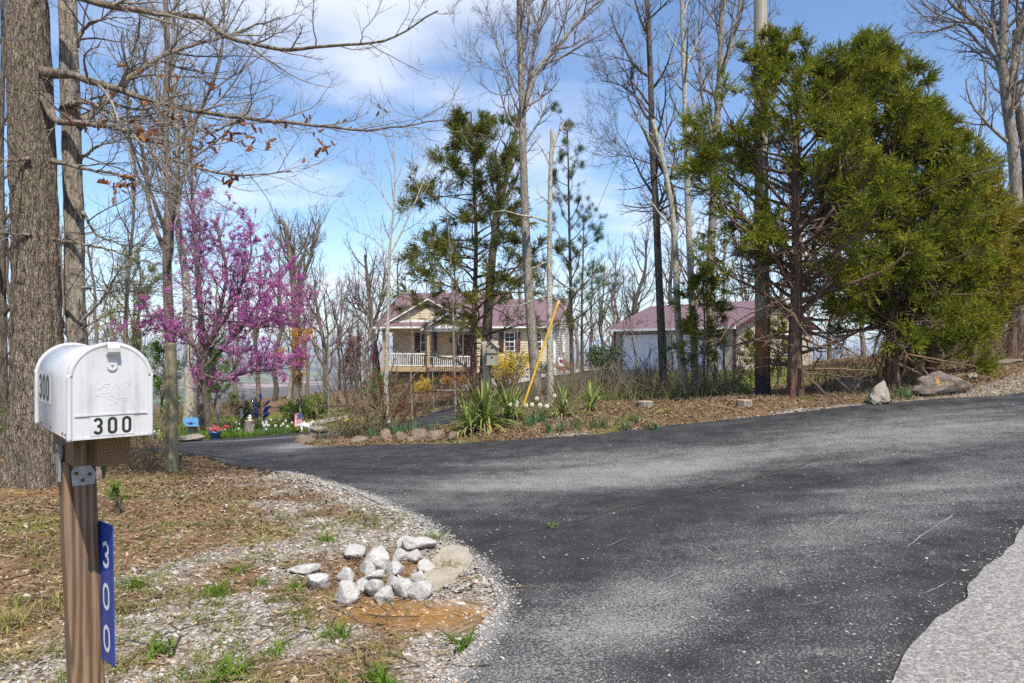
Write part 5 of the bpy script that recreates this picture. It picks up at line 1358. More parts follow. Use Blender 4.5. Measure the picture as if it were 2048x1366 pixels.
bare_tree("young_tree", "bare sapling with wide branches before the left garage door", [(1282, 790), (1272, 720), (1262, 650), (1250, 590), (1244, 540)], 19, 0.04, 0.006, 'bark_grey', 'twig', 41, 12, 0.2, 1.4, 0.7, 0.1, 5, 4, 0)
bare_tree("young_tree", "thin bare sapling behind the left cut stump", [(1392, 800), (1402, 740), (1410, 690), (1408, 640)], 15, 0.02, 0.005, 'bark_grey', 'twig', 42, 10, 0.2, 0.6, 0.7, 0.1, 4, 3, 0)
bare_tree("bare_tree", "bare tree filling the sky between garage and middle clump", [(1262, 740), (1268, 660), (1272, 600), (1290, 540), (1292, 480)], 52, 0.28, 0.06, 'bark_dark', 'twig', 43, 20, 0.15, 4.2, 0.8, 0.16, 7, 6, 2, minr=.006)
bare_tree("bare_tree", "bare tree showing above the middle of the garage roof", [(1345, 740), (1350, 660), (1340, 590), (1345, 500), (1342, 430)], 56, 0.28, 0.06, 'bark_dark', 'twig', 44, 20, 0.15, 4.2, 0.8, 0.16, 7, 6, 2, minr=.006)

for i, (px, D, top, lab) in enumerate([(826, 19, 560, "thin bare sapling before the porch window"), (868, 21, 520, "thin bare sapling before the porch's double posts"), (925, 20, 600, "low bare sapling left of the cedar before the porch"), (1035, 19, 640, "low bare sapling before the forsythia"), (1128, 18, 620, "thin bare sapling between snag and young pine"), (1216, 20, 600, "thin bare sapling before the rhododendron"), (1250, 18, 640, "low bare sapling left of the left garage door"), (1345, 19, 600, "thin bare sapling before the middle of the garage"), (1455, 18, 610, "thin bare sapling before the right garage door"), (1480, 19, 640, "low bare sapling at the garage's near corner"), (735, 20, 560, "thin bare sapling left of the house, above the maple bush"), (660, 18, 640, "thin bare sapling above the flag")]):
    w_ = rw0.normal(size=4) * 7
    bare_tree("young_tree", lab, [(px, 800), (px + w_[0], 750), (px + w_[1] - 3, 680), (px + w_[2], (top + 680) / 2 if top < 660 else 660), (px + w_[3] * 1.5, top)], D, 0.026, 0.006, 'bark_grey', 'twig', 500 + i, 11, 0.25, 1.1, 0.65, 0.08, 4, 4, 0, minr=.004)

# woodland beyond, copies of a few kinds
def proto(seed, h, spread, mat='bark_brown', n3=6):
    r = np.random.default_rng(seed)
    q = np.cumsum(np.vstack([[0, 0, -0.3], np.column_stack([r.normal(size=(10, 2)) * 0.12, np.full(10, h / 10)])]), 0)
    q = resample(q, 20)[None]; rad = np.linspace(0.16, 0.03, 20)[None] * h / 9
    b1 = grow(q, rad, 18, 0.22, 0.98, (0.75, 0.2), 1, 8, 0.6, 0.1, 0.16, r, .012, lens=lambda t, s: spread * (1.1 - 0.6 * t) * (0.6 + 0.6 * s.random(len(t))))
    b2 = grow(*b1, 6, .15, 1, (.7, .2), .55, 6, .65, .14, .12, r, .008); b3 = grow(*b2, n3, .1, 1, (.7, .25), .6, 5, .7, .18, .1, r, .005)
    m = MB().add(*tubes(q, rad, 8)); m.add(*tubes(*b1, 5)); c = MB().add(*tubes(*b2, 3)); c.add(*ribbons(*b3))
    return m, c, mat
PROTO = [proto(101, 9, 3.2), proto(102, 11, 3.0, 'bark_dark'), proto(103, 8, 3.4, 'bark_grey'), proto(104, 12, 2.8, 'bark_brown')]
PM = []
for m, c, mat in PROTO:
    ot = m.build("trunk", M[mat], smooth=True); oc = c.build("crown", M['twig'])
    PM.append((ot.data, oc.data)); bpy.data.objects.remove(ot); bpy.data.objects.remove(oc)
rw = np.random.default_rng(55)
ORD = ['first', 'second', 'third', 'fourth', 'fifth', 'sixth', 'seventh', 'eighth', 'ninth', 'tenth', 'eleventh', 'twelfth', 'thirteenth', 'fourteenth', 'fifteenth']
def wood_tree(px, D, hpx, label, group, k):
    x = (px - HX) * D / FPX; z = float(zs(np.array([x]), np.array([D]))[0])
    t = thing("woodland_tree", label, "tree", (x, D, z), rw.random() * 6.3, group)
    top = CAMZ - (hpx - HY) * D / FPX; h0 = (9, 11, 8, 12)[k]; s = max(0.3, (top - z) / h0)
    t.scale = (s * 0.95, s * 0.95, s)
    link("trunk", PM[k][0], t); link("crown", PM[k][1], t)
for i, px in enumerate([20, 70, 140, 195, 225, 290, 420, 470, 520, 545, 570, 612, 680, 705, 728]):
    wood_tree(px + rw.normal() * 3, 38 + 16 * rw.random(), (400, 430, 440, 480, 560, 520, 540, 520, 500, 480, 500, 560, 560, 600, 560)[i], "bare woodland tree on the slope behind the garden, %s from the left" % ORD[i], "bare trees behind the garden", i % 4)
for i, px in enumerate([800, 850, 900, 930, 985, 1015, 1040, 1085, 1130, 1160, 1178, 1205, 1222, 1240]):
    wood_tree(px + rw.normal() * 2, 62 + 12 * rw.random(), 560 - 60 * rw.random() - (0 if px < 1100 else 10), "bare woodland tree on the slope behind the house, %s from the left" % ORD[i], "bare trees behind the house", (i + 1) % 4)
for i, px in enumerate([1395, 1450, 1490, 1560, 1600, 1660, 1720]):
    wood_tree(px + rw.normal() * 2, 54 + 10 * rw.random(), 470 - 120 * rw.random(), "bare woodland tree on the slope behind the garage, %s from the left" % ORD[i], "bare trees behind the garage", (i + 2) % 4)
for i, px in enumerate([1800, 1850, 1900, 1930, 1960, 1985, 2010, 2035, 2060, 2090]):
    wood_tree(px + rw.normal() * 2, 27 + 14 * rw.random(), 430 - 130 * rw.random(), "bare woodland tree in the thicket behind the cedars, %s from the left" % ORD[i], "bare trees behind the cedars", (i + 3) % 4)

# ------------------------------------------------------------------ evergreens
cedar("cedar_tree", "open-crowned red cedar with bare lower branches beside the utility pole", [(1592, 800), (1590, 700), (1594, 560), (1592, 430), (1590, 320), (1598, 220), (1602, 140)], 13.3, 0.150, 0.03,
      [(0.0, 0.8), (0.18, 1.6), (0.3, 2.3), (0.55, 2.4), (0.75, 2.0), (0.9, 1.45), (1.0, 0.6)], 'cedar', 66, 61, t0=0.24, ns=18500, k=11, ang=1.1, trop=0.05, size=0.18, leaf=(0.064, 0.0078), dead=46, n2=7, n3=6, bark_sides=40, flare=0.3, inner=.36)
cedar("cedar_tree", "dense tall cedar behind the pointed boulder, foliage down to the ground", [(1785, 775), (1782, 600), (1762, 420), (1748, 280), (1735, 125)], 13.8, 0.14, 0.02,
      [(0.0, 1.0), (0.1, 1.35), (0.35, 1.85), (0.6, 1.8), (0.8, 1.35), (1.0, 0.5)], 'cedar', 96, 62, t0=0.16, ns=20000, dead=44, k=11, ang=lambda t: 1.55 - 0.75 * t, trop=0.05, size=0.21, leaf=(0.066, 0.0082), n2=7, n3=6, flare=.2, inner=.3)
cedar("cedar_tree", "bushy cedar right of the dense tall one, above the lichened boulder", [(1862, 770), (1862, 650), (1862, 500), (1860, 360), (1852, 235)], 14.0, 0.12, 0.02,
      [(0.0, 0.7), (0.12, 1.15), (0.4, 1.5), (0.7, 1.2), (1.0, 0.3)], 'cedar', 100, 63, t0=0.07, ns=18500, k=11, ang=lambda t: 1.55 - 0.75 * t, trop=0.05, size=0.21, leaf=(0.066, 0.0082), n2=7, n3=6, flare=.2, inner=.3)
cedar("cedar_tree", "olive-tinted cedar at the right end of the cedar row", [(1945, 740), (1946, 660), (1948, 560), (1945, 460), (1936, 375)], 15.2, 0.11, 0.02,
      [(0.0, 0.7), (0.2, 1.1), (0.5, 1.3), (0.8, 0.95), (1.0, 0.3)], 'cedar_olive', 84, 64, t0=0.16, ns=12500, k=9, ang=0.95, trop=0.09, size=0.19, leaf=(0.074, 0.0105), n2=7, n3=5, inner=.32)
cedar("cedar_tree", "olive-green cedar at the picture's right edge before the grey tree", [(2024, 700), (2024, 620), (2022, 540), (2018, 460), (2012, 425)], 17.5, 0.12, 0.02,
      [(0.0, 0.7), (0.3, 1.1), (0.7, 0.9), (1.0, 0.3)], 'cedar_olive', 65, 65, t0=0.25, ns=6000, k=8, ang=0.95, trop=0.08, size=0.18, leaf=(0.058, 0.0085), n2=7, n3=5)
cedar("cedar_tree", "tall thin-crowned cedar in front of the house porch", [(945, 775), (948, 640), (952, 500), (950, 400), (946, 310), (942, 225)], 21, 0.12, 0.02,
      [(0.0, 0.5), (0.22, 2.5), (0.35, 2.9), (0.5, 2.2), (0.62, 2.3), (0.8, 1.5), (1.0, 0.4)], 'cedar_far', 50, 66, t0=0.24, ns=11500, k=8, ang=1.25, trop=0.0, size=0.26, leaf=(0.09, 0.011), dead=22, n2=6, n3=5, flare=0.25, inner=.3)
cedar("young_cedar", "small young cedar growing among the pale garage clump", [(1408, 790), (1408, 720), (1409, 650), (1408, 580), (1406, 540)], 16, 0.035, 0.008,
      [(0.0, 0.4), (0.3, 0.75), (0.7, 0.65), (1.0, 0.2)], 'cedar', 34, 67, t0=0.25, ns=2200, k=9, ang=1.2, size=0.16, leaf=(0.06, 0.009), n2=6, n3=4)
cedar("young_cedar", "little cedar sprig left of the utility pole before the garage wall", [(1502, 745), (1502, 715), (1503, 690), (1503, 668)], 19, 0.02, 0.005,
      [(0.0, 0.5), (0.6, 0.4), (1.0, 0.15)], 'cedar', 18, 68, t0=0.15, ns=650, k=9, ang=1.2, size=0.16, leaf=(0.06, 0.009), n2=5, n3=4)
cedar("young_cedar", "little cedar between the utility pole and the big cedar trunk", [(1556, 755), (1556, 715), (1557, 680), (1556, 640)], 19, 0.025, 0.005,
      [(0.0, 0.6), (0.6, 0.45), (1.0, 0.15)], 'cedar', 22, 69, t0=0.15, ns=900, k=9, ang=1.2, size=0.16, leaf=(0.06, 0.009), n2=5, n3=4)

def pine(name, label, pix, D, r0, seed, n1=22, t0=0.35, len1=1.7, nt=420):
    r = np.random.default_rng(seed); sp, sr = stem(pix, D, r0, 0.015, n=22, flare=.25); loc = sp[0, 0] + np.array([0, 0, .15])
    t = thing(name, label, "tree", loc)
    b1 = grow(sp, sr, n1, t0, 1.0, (1.0, .2), 1, 8, .5, .1, .07, r, .006, lens=lambda q, s: len1 * (1.1 - .8 * q) * (.6 + .7 * s.random(len(q))))
    b2 = grow(*b1, 5, .3, 1, (.7, .2), .45, 6, .6, .14, .1, r, .004)
    m = MB().add(*tubes(sp, sr, 10)); m.add(*tubes(*b1, 5)); m.add(*tubes(*b2, 4)); m.build("trunk", M['bark_dark'], t, loc, smooth=True)
    P, T = pts_on(b2[0], nt, r, .45); E = b2[0][:, -1]; P = np.vstack([P, E]); T = np.vstack([T, norm(E - b2[0][:, -2])])
    k = 20; PP = np.repeat(P, k, 0); TT = norm(np.repeat(T, k, 0) * 0.9 + r.normal(size=(len(PP), 3)) * 0.6)
    V, F = scatter_kites(PP, TT, .19 * (.7 + .5 * r.random(len(PP))), .0026, r); build("crown", V, F, M['pine'], t, loc)
    return t
pine("pine_tree", "sparse young pine with needle tufts between house and garage", [(1145, 800), (1143, 690), (1141, 560), (1138, 430), (1136, 300), (1133, 245)], 20, 0.075, 71, 26, 0.28, 1.7, 520)
pine("pine_tree", "thin second pine just right of the sparse young pine", [(1165, 770), (1164, 690), (1164, 600), (1166, 520), (1168, 430)], 24, 0.07, 72, 22, 0.3, 2.0, 420)

# ------------------------------------------------------------------ redbuds and flowering or leafing trees
def flowering(name, label, pix, D, r0, seed, mat, n1, len1, nfl, size, t0=.15, ang=.8, trop=.1, n2=7, n3=6, forks=(), bark='bark_dark', twig='twig', kmul=3, cat="tree", wob=.12, ln_top=.5, flat=None):
    r = np.random.default_rng(seed)
    t, (b1, b2, b3) = bare_tree(name, label, pix, D, r0, r0 * .25, bark, twig, seed, n1, t0, len1, ang, trop, n2, n3, 0, wob=wob, forks=forks, len_top=ln_top, cat=cat)
    return t, (b1, b2, b3)
def blossoms(t, sets, n, size, mat, seed, wd=.42, name="blossoms", mult=2, jit=.018):
    r = np.random.default_rng(seed); loc = np.array(t.location)
    path3 = [s for s in sets]
    P = []; T = []
    w = np.array([len(p) for p in path3], float); w /= w.sum()
    for p, ww in zip(path3, w):
        a, b = pts_on(p, max(1, int(n * ww)), r, .1); P.append(a); T.append(b)
    P = np.repeat(np.vstack(P), mult, 0); P = P + r.normal(size=P.shape) * jit
    V, F = scatter_kites(P, r.normal(size=P.shape), size * (.6 + .8 * r.random(len(P))), size * wd * (.6 + .6 * r.random(len(P))), r)
    build(name, V, F, M[mat], t, loc)

def redbud(label, pix, D, r0, seed, n1, len1, nfl, forks=(), t0=.15, spread_n=(8, 6), size=.036, trop=.10, name="redbud_tree", mat='redbud'):
    r = np.random.default_rng(seed)
    sp, sr = stem(pix, D, r0, r0 * .3, n=22, flare=.3); loc = sp[0, 0] + np.array([0, 0, .15])
    t = thing(name, label, "tree", loc); tm = MB().add(*tubes(sp, sr, 10)); cr = MB(); P2 = []
    S = [(sp, sr)]
    for fk in forks:
        q = resample(np.array([at(px, py, D + fk[3] * k) for k, (px, py) in enumerate(fk[0])]), 22)[None]; rr = np.linspace(fk[1], fk[2], 22)[None]; tm.add(*tubes(q, rr, 8)); S.append((q, rr))
    for k, (p_, r_) in enumerate(S):
        b1 = grow(p_, r_, n1 if k == 0 else int(n1 * .8), t0 if k == 0 else .2, 1, (.9, .25), 1, 8, .5, .14, trop, r, .006, lens=lambda q, s: len1 * (1.1 - .5 * q) * (.5 + .8 * s.random(len(q))))
        b2 = grow(*b1, spread_n[0], .1, 1, (.8, .25), .5, 5, .6, .18, .06, r, .0045); b3 = grow(*b2, spread_n[1], .05, 1, (.8, .3), .55, 4, .7, .2, .05, r, .003)
        tm.add(*tubes(*b1, 5)); cr.add(*tubes(*b2, 3)); cr.add(*ribbons(*b3)); P2 += [b2[0], b3[0]]
    tm.build("trunk", M['bark_dark'], t, loc, smooth=True); cr.build("crown", M['twig'], t, loc)
    blossoms(t, P2, nfl, size, mat, seed + 1)
    return t
redbud("large pink-blossoming redbud in the garden behind the driveway", [(420, 868), (412, 800), (405, 740), (418, 690), (440, 620), (452, 540), (430, 440)], 20.5, 0.10, 81, 26, 1.6, 38000,
       forks=[([(405, 740), (440, 700), (480, 660), (520, 600), (560, 550)], .07, .02, .1), ([(408, 750), (450, 760), (490, 745), (540, 740), (570, 730)], .05, .015, -.15), ([(410, 730), (385, 690), (350, 668), (300, 655)], .05, .012, -.1), ([(418, 690), (470, 600), (500, 520), (500, 460)], .06, .015, .15), ([(418, 690), (395, 600), (400, 500), (398, 420)], .05, .015, -.15), ([(470, 650), (520, 650), (560, 620)], .04, .012, -.2)], trop=.13)
redbud("faint thin redbud with few blossoms left of the house", [(698, 850), (690, 760), (682, 690), (670, 630), (655, 590), (640, 560)], 27, 0.05, 82, 12, 1.6, 520, forks=[([(690, 740), (700, 680), (706, 630), (705, 590)], .03, .01, .1)], size=.04)
redbud("sprig of redbud blossom at the picture's right edge behind the cedars", [(2075, 690), (2062, 560), (2045, 470), (2020, 425), (1985, 402)], 19, 0.03, 83, 8, .7, 260, size=.035)
bt, (b1, b2, b3) = bare_tree("budding_tree", "pale yellow-green budding tree behind the oak and the mailbox", [(268, 860), (266, 760), (272, 680), (280, 600), (285, 540)], 33, 0.14, 0.03, 'bark_grey', 'twig', 84, 18, .2, 3.2, .8, .14, 6, 5)
blossoms(bt, [b2[0], b3[0]], 2600, .07, 'budgreen', 85, mult=3, jit=.06, name="new_leaves")
bt, (b1, b2, b3) = bare_tree("budding_tree", "small tree with orange new leaves right of the redbud", [(602, 856), (598, 790), (592, 740), (596, 700), (606, 672)], 23, 0.04, 0.012, 'bark_grey', 'twig', 86, 12, .35, 1.1, .8, .14, 5, 4, cat="tree")
blossoms(bt, [b2[0], b3[0]], 900, .05, 'orangebud', 87, mult=4, jit=.05, name="new_leaves")
bt, (b1, b2, b3) = bare_tree("budding_tree", "small leafy green tree behind the round post", [(322, 868), (324, 800), (330, 760), (326, 720), (330, 690)], 26, 0.06, 0.015, 'bark_brown', 'twig', 88, 14, .1, 1.4, .8, .14, 6, 4)
blossoms(bt, [b2[0], b3[0]], 1500, .06, 'leafgreen', 89, mult=4, jit=.06, name="new_leaves")
bt, (b1, b2, b3) = bare_tree("budding_tree", "small leafy green tree between the redbud trunk and the bottle tree", [(432, 868), (428, 820), (436, 770), (430, 730), (434, 700)], 27, 0.06, 0.015, 'bark_brown', 'twig', 90, 14, .1, 1.3, .8, .14, 6, 4)
blossoms(bt, [b2[0], b3[0]], 1500, .06, 'leafgreen', 91, mult=4, jit=.06, name="new_leaves")
bt, (b1, b2, b3) = bare_tree("maple_tree", "small dark red maple bush left of the porch", [(716, 850), (716, 800), (714, 760), (708, 720), (704, 690)], 27, 0.05, 0.012, 'bark_dark', 'twig', 92, 16, .3, 1.3, .9, .10, 6, 5)
blossoms(bt, [b2[0], b3[0]], 1200, .05, 'maple', 93, mult=4, jit=.05, name="leaves")

# ------------------------------------------------------------------ shrubs
def shrub(name, label, px, py, D, w, h, mat, n, seed, size=.05, stems=14, cat="shrub", group=None, wd=.4, up=.5):
    r = np.random.default_rng(seed); x = (px - HX) * D / FPX; b = np.array([x, D, gz(x, D)])
    t = thing(name, label, cat, b, group=group)
    a = r.random(stems) * 6.28; base = b + np.column_stack([np.cos(a), np.sin(a), np.zeros(stems)]) * (r.random((stems, 1)) * w * .18) - np.array([0, 0, .05])
    d = norm(np.column_stack([np.cos(a) * w * .5, np.sin(a) * w * .5, np.full(stems, h)])); 
    p = np.zeros((stems, 6, 3)); p[:, 0] = base
    for k in range(1, 6): d = norm(d + r.normal(size=(stems, 3)) * .12); p[:, k] = p[:, k - 1] + d * (h * (0.6 + .4 * r.random(stems)) / 5)[:, None]
    rad = np.linspace(.014, .004, 6)[None] * np.ones((stems, 1)) * max(.6, h)
    b2 = grow(p, rad, 6, .15, 1, (.7, .3), .5, 5, .6, .2, .05, r, .003); b3 = grow(*b2, 4, .1, 1, (.7, .3), .5, 4, .7, .2, .03, r, .002)
    m = MB().add(*tubes(p, rad, 4)); m.add(*tubes(*b2, 3)); m.add(*ribbons(*b3)); m.build("stems", M['twig_brush'], t, b)
    P, T = pts_on(np.concatenate([b3[0]]), int(n * .75), r, 0); P2, _ = pts_on(b2[0], int(n * .25), r, .3)
    P = np.repeat(np.vstack([P, P2]), 3, 0); P = P + r.normal(size=P.shape) * size * .8
    V, F = scatter_kites(P, r.normal(size=P.shape) + np.array([0, 0, up]), size * (.6 + .8 * r.random(len(P))), size * wd * (.6 + .6 * r.random(len(P))), r)
    build("foliage", V, F, M[mat], t, b); return t
shrub("forsythia_bush", "tall yellow forsythia behind the birdhouse", 1012, 770, 31, 2.0, 2.1, 'forsythia', 2400, 1, .06, 22)
shrub("forsythia_bush", "low golden shrub under the porch, the left of two", 834, 770, 36, .9, .75, 'forsythia', 700, 2, .05)
shrub("forsythia_bush", "low golden shrub under the porch, the right of two", 856, 770, 36, .9, .95, 'forsythia', 800, 3, .05)
shrub("azalea_bush", "orange azalea bush between forsythia and porch", 908, 772, 35, 1.3, .95, 'azalea', 900, 4, .06)
shrub("evergreen_shrub", "green shrub left of the orange azalea below the porch", 884, 770, 36, 1.3, .8, 'leafdark', 800, 5, .06)
shrub("maple_shrub", "rusty brown weeping shrub at the porch's left corner", 795, 785, 33, 1.5, 1.5, 'maple_brown', 1100, 6, .06)
shrub("evergreen_shrub", "green shrub below the red maple, left of the house", 750, 800, 29, 1.4, 1.8, 'leafgreen', 1100, 7, .06)
shrub("rhododendron", "big-leaved rhododendron at the garage's left corner", 1208, 745, 34, 1.3, 1.7, 'leafdark', 420, 8, .17, 12, wd=.22)
shrub("rhododendron", "sparse young rhododendron above the right yucca", 1198, 795, 17, .45, .75, 'leafgreen', 60, 9, .14, 6, wd=.2)
shrub("evergreen_shrub", "dark clipped shrub at the house's right corner", 1088, 745, 38, 1.0, 1.0, 'leafdark', 700, 10, .05)
shrub("azalea_bush", "small orange azalea at the house's far right corner", 1128, 744, 40, 1.3, .8, 'azalea', 420, 11, .06)
shrub("evergreen_shrub", "dark shrub between forsythia and porch steps", 958, 770, 34, 1.1, .9, 'leafdark', 600, 12, .06)
shrub("garden_shrub", "green shrub behind the flag, left of two", 585, 842, 24, 1.5, 1.0, 'leafgreen', 800, 13, .06)
shrub("garden_shrub", "green shrub behind the flag, right of two", 640, 838, 25, 1.5, 1.1, 'leafgreen', 800, 14, .06)
shrub("garden_shrub", "olive shrub behind the statue pedestal", 492, 850, 24, 1.2, 1.1, 'leafdark', 700, 15, .05)
shrub("garden_shrub", "light green sapling shrub at the oak's left edge", 8, 880, 11, 1.0, 1.2, 'leafgreen', 200, 16, .05)
shrub("garden_shrub", "sprouting bush left of the round post", 310, 890, 15, 1.3, 1.1, 'budgreen', 260, 17, .05)
for i, (px, D) in enumerate([(1890, 22), (1930, 21), (1975, 22), (2020, 22), (2060, 21)]):
    shrub("bramble_bush", "brown bramble bush in the thicket behind the cedars, %s from the left" % ORD[i], px, 700, D, 1.8, 1.7, 'maple_brown', 90, 20 + i, .05, 16, group="brown brambles behind the cedars")

# ------------------------------------------------------------------ posts, pole, guy wire, birdhouse
def round_post(name, label, pix, D, r0, r1, mat, cat, seed, rows=60, sides=20, loc=None):
    q = np.array([at(px, py, D) for px, py in pix]); q[0, 2] = gz(q[0, 0], D) - .2; q = resample(q, rows)
    rad = np.linspace(r0, r1, rows)[None]; V, F = tubes(q[None], rad, sides, cap=True)
    c = np.repeat(q, sides, 0); a = np.tile(np.linspace(0, 6.283, sides, endpoint=False), rows)
    V = c + (V - c) * (1 + (fbm(np.stack([np.cos(a) * 3, np.sin(a) * 3, V[:, 2] * .8], 1), 3, seed) - .5) * .18)[:, None]
    L = q[0] + np.array([0, 0, .2]); t = thing(name, label, cat, L); build("post" if cat == "post" else "pole", V, F, M[mat], t, L, smooth=True); return t, q
round_post("wooden_post", "short round weathered post by the drive under the redbud", [(345, 950), (343, 800), (341, 686)], 9.2, .083, .074, 'fencepost', "post", 3)
pole, pq = round_post("utility_pole", "tall weathered utility pole with charred base before the big cedar", [(1525, 800), (1524, 500), (1521, 100), (1519, -300), (1518, -560)], 14.2, .152, .115, 'pole', "utility pole", 4, 140)
PL = np.array(pole.location)
cp_ = np.array([at(1541 - (k % 2), 800 - k * 110, 14.12) for k in range(12)]); V, F = tubes(resample(cp_, 40)[None], np.full((1, 40), .006), 6); build("ground_wire", V, F, M['slate'], pole, PL)
for z in (1.2, 2.6, 4.0):
    V, F = box(PL[0] - .02, PL[0] + .02, PL[1] - .16, PL[1] - .135, PL[2] + z, PL[2] + z + .05); build("pole_tag", V, F, M['galv'], pole, PL)
M['yellow'] = simple('yellow_plastic', (0.66, 0.40, 0.015), (0.56, 0.33, 0.012), 6, 0.4)
g0 = at(1037, 800, 12.6); g0[2] = gz(g0[0], g0[1]) - .05; g1 = at(1118, 601, 12.75); gtop = at(1519, -360, 14.2)
guy = thing("guy_guard", "slanting yellow plastic guard on the pole's guy wire", "guy guard", g0 + np.array([0, 0, .05])); GL = np.array(guy.location)
k = 24; q = g0 + (g1 - g0) * np.linspace(0, 1, k)[:, None]; V, F = tubes(q[None], np.full((1, k), .021), 12, cap=True); build("guard_tube", V, F, M['yellow'], guy, GL, smooth=True)
for tt in (.06, .42, .93):
    c = g0 + (g1 - g0) * tt; V, F = tubes(np.array([[c, c + (g1 - g0) / np.linalg.norm(g1 - g0) * .03]]), np.full((1, 2), .025), 12, cap=True); build("clip", V, F, M['yellow'], guy, GL)
V, F = tubes(np.array([[g1, gtop]]), np.full((1, 2), .0045), 5); build("wire", V, F, M['slate'], guy, GL)

bp_t, bq = round_post("birdhouse_post", "leaning grey post carrying the two-storey birdhouse", [(974, 850), (974, 780), (971, 720), (968, 683)], 12.6, .066, .055, 'greywood', "post", 6, 30)
bh0 = at(985, 728, 12.45)
bh = thing("birdhouse", "weathered two-storey wooden birdhouse on the leaning grey post", "birdhouse", bh0, math.radians(-14))
w, d2, h1, h2 = .085, .09, .20, .40
pbox("lower_box", (-w, w, -d2, d2, 0, h1), M['greywood'], bh); pbox("floor_board", (-w - .015, w + .02, -d2 - .03, d2, -.02, -.0005), M['greywood'], bh)
pbox("middle_board", (-w - .012, w + .012, -d2 - .025, d2, h1 + .0005, h1 + .016), M['greywood'], bh)
V, F = prism([(-w + .004, h1 + .017), (w - .004, h1 + .017), (w - .004, h2 - .08), (0, h2), (-w + .004, h2 - .08)], 'y', -d2 + .004, d2 - .004); build("upper_box", V, F, M['greywood'], bh)
for sg in (-1, 1):
    V = np.array([(sg * (w + .03), -d2 - .03, h2 - .105), (0, -d2 - .03, h2 + .012), (0, d2 + .02, h2 + .012), (sg * (w + .03), d2 + .02, h2 - .105)]); V2 = V + np.array([0, 0, .014])
    build("roof_board", np.vstack([V, V2]), np.array([[3, 2, 1, 0], [4, 5, 6, 7], [0, 1, 5, 4], [1, 2, 6, 5], [2, 3, 7, 6], [3, 0, 4, 7]]), M['greywood'], bh)
for z in (.12, h1 + .10):
    V, F = cyl((0.015, -d2 - .003, z), (0.015, -d2 + .01, z), .02, .02, 14); build("entrance_hole", V, F, M['black'], bh)

# ------------------------------------------------------------------ rocks, boulders, stumps
def put_rock(name, label, px, py, w, h, d, mat, seed, npts=16, rough=.25, D=None, group=None, cat="rock", sink=.25, rot=None, peak=0.0):
    r = np.random.default_rng(seed)
    if D is None: x, y = gp(px, py)
    else: x, y = (px - HX) * D / FPX, D
    me = rock_mesh(r, w / 2, d / 2, h / 2 * 1.15, npts, rough, 2 if mat == 'rock_white' else 1); me.materials.append(M[mat])
    if peak:
        co = np.zeros(len(me.vertices) * 3); me.vertices.foreach_get("co", co); co = co.reshape(-1, 3); zt = np.clip((co[:, 2] / (h / 2) + 1) / 2, 0, 1)
        co[:, 0] *= 1.15 - peak * zt; co[:, 1] *= 1.15 - peak * zt; co[:, 0] += zt * w * .08; me.vertices.foreach_set("co", co.ravel()); me.update()
    o = link(name, me, None, (x, y, gz(x, y) + h / 2 * (1 - sink)), (r.normal() * .12, r.normal() * .12, r.random() * 6.3 if rot is None else rot))
    return tag(o, label, cat, group)
PILE = [(612, 1148, .26, .09, .14, "long low white stone at the rock pile's far left end"), (637, 1180, .21, .17, .18, "grey-white cube-shaped stone at the left of the pile"), (692, 1208, .21, .18, .17, "wedge-shaped white stone with a crack, front left of the pile"),
        (712, 1118, .26, .16, .2, "broad pale stone at the back left of the pile"), (759, 1140, .27, .22, .22, "largest white boulder crowning the rock pile"), (735, 1150, .14, .14, .13, "small upright stone left of the largest boulder"), (745, 1163, .19, .11, .14, "flat grey stone below the largest boulder"),
        (690, 1170, .15, .14, .12, "small triangular stone left of the pile's middle"), (722, 1188, .14, .13, .12, "half-buried stone in the pile's left middle"), (749, 1195, .16, .19, .14, "tall pointed stone in the front row of the pile"),
        (768, 1203, .15, .14, .14, "squarish stone in the front row, third from the right"), (790, 1150, .18, .13, .15, "pale kite-shaped stone right of the largest boulder"), (783, 1175, .14, .12, .12, "round stone at the centre of the pile"),
        (809, 1190, .19, .16, .16, "rounded grey stone in the front row, second from the right"), (842, 1195, .2, .15, .17, "blue-grey chipped stone at the front right corner"), (838, 1165, .14, .10, .12, "small bright stone behind the front right corner"),
        (801, 1125, .17, .14, .15, "grey slanted stone behind and right of the largest boulder"), (828, 1128, .16, .13, .14, "bright block-shaped stone near the pile's right end"), (853, 1145, .16, .12, .14, "small white stone at the right end beside the concrete pad"), (835, 1105, .34, .13, .2, "long pale slab at the back right of the pile"), (812, 1100, .2, .12, .16, "small grey stone at the back of the pile")]
for i, (px, py, w, h, d, lab) in enumerate(PILE):
    put_rock("rock", lab, px, py, w * 1.02, h * .92, d * 1.1, 'rock_white', 400 + i, 14 + i % 5, .34, group="white limestone rock pile", sink=.38)
put_rock("boulder", "pointed grey boulder at the roadside before the cedars", 1752, 806, .92, .52, .65, 'rock_grey', 446, 11, .75, cat="boulder", sink=.25, rot=.9, peak=.7)
put_rock("boulder", "small brown stone at the foot of the pointed boulder", 1775, 806, .3, .14, .2, 'rock_brown', 432, 14, .3, cat="boulder")
put_rock("boulder", "long low boulder with orange lichen under the cedars", 1886, 772, 1.25, .44, .55, 'rock_lichen', 433, 30, .7, D=12.35, cat="boulder", sink=.35, rot=.22)
put_rock("boulder", "dark mossy boulder in the shade left of the pointed one", 1700, 782, .75, .38, .6, 'rock_dark', 434, 18, .3, D=14.2, cat="boulder", sink=.2)
put_rock("boulder", "flat dark slab on the bank behind the lichened boulder", 2010, 728, .9, .14, .5, 'rock_dark', 435, 16, .2, cat="boulder")
put_rock("boulder", "small pale stone at the right tip of the lichened boulder", 1945, 757, .35, .12, .3, 'rock_grey', 436, 14, .2, cat="boulder")
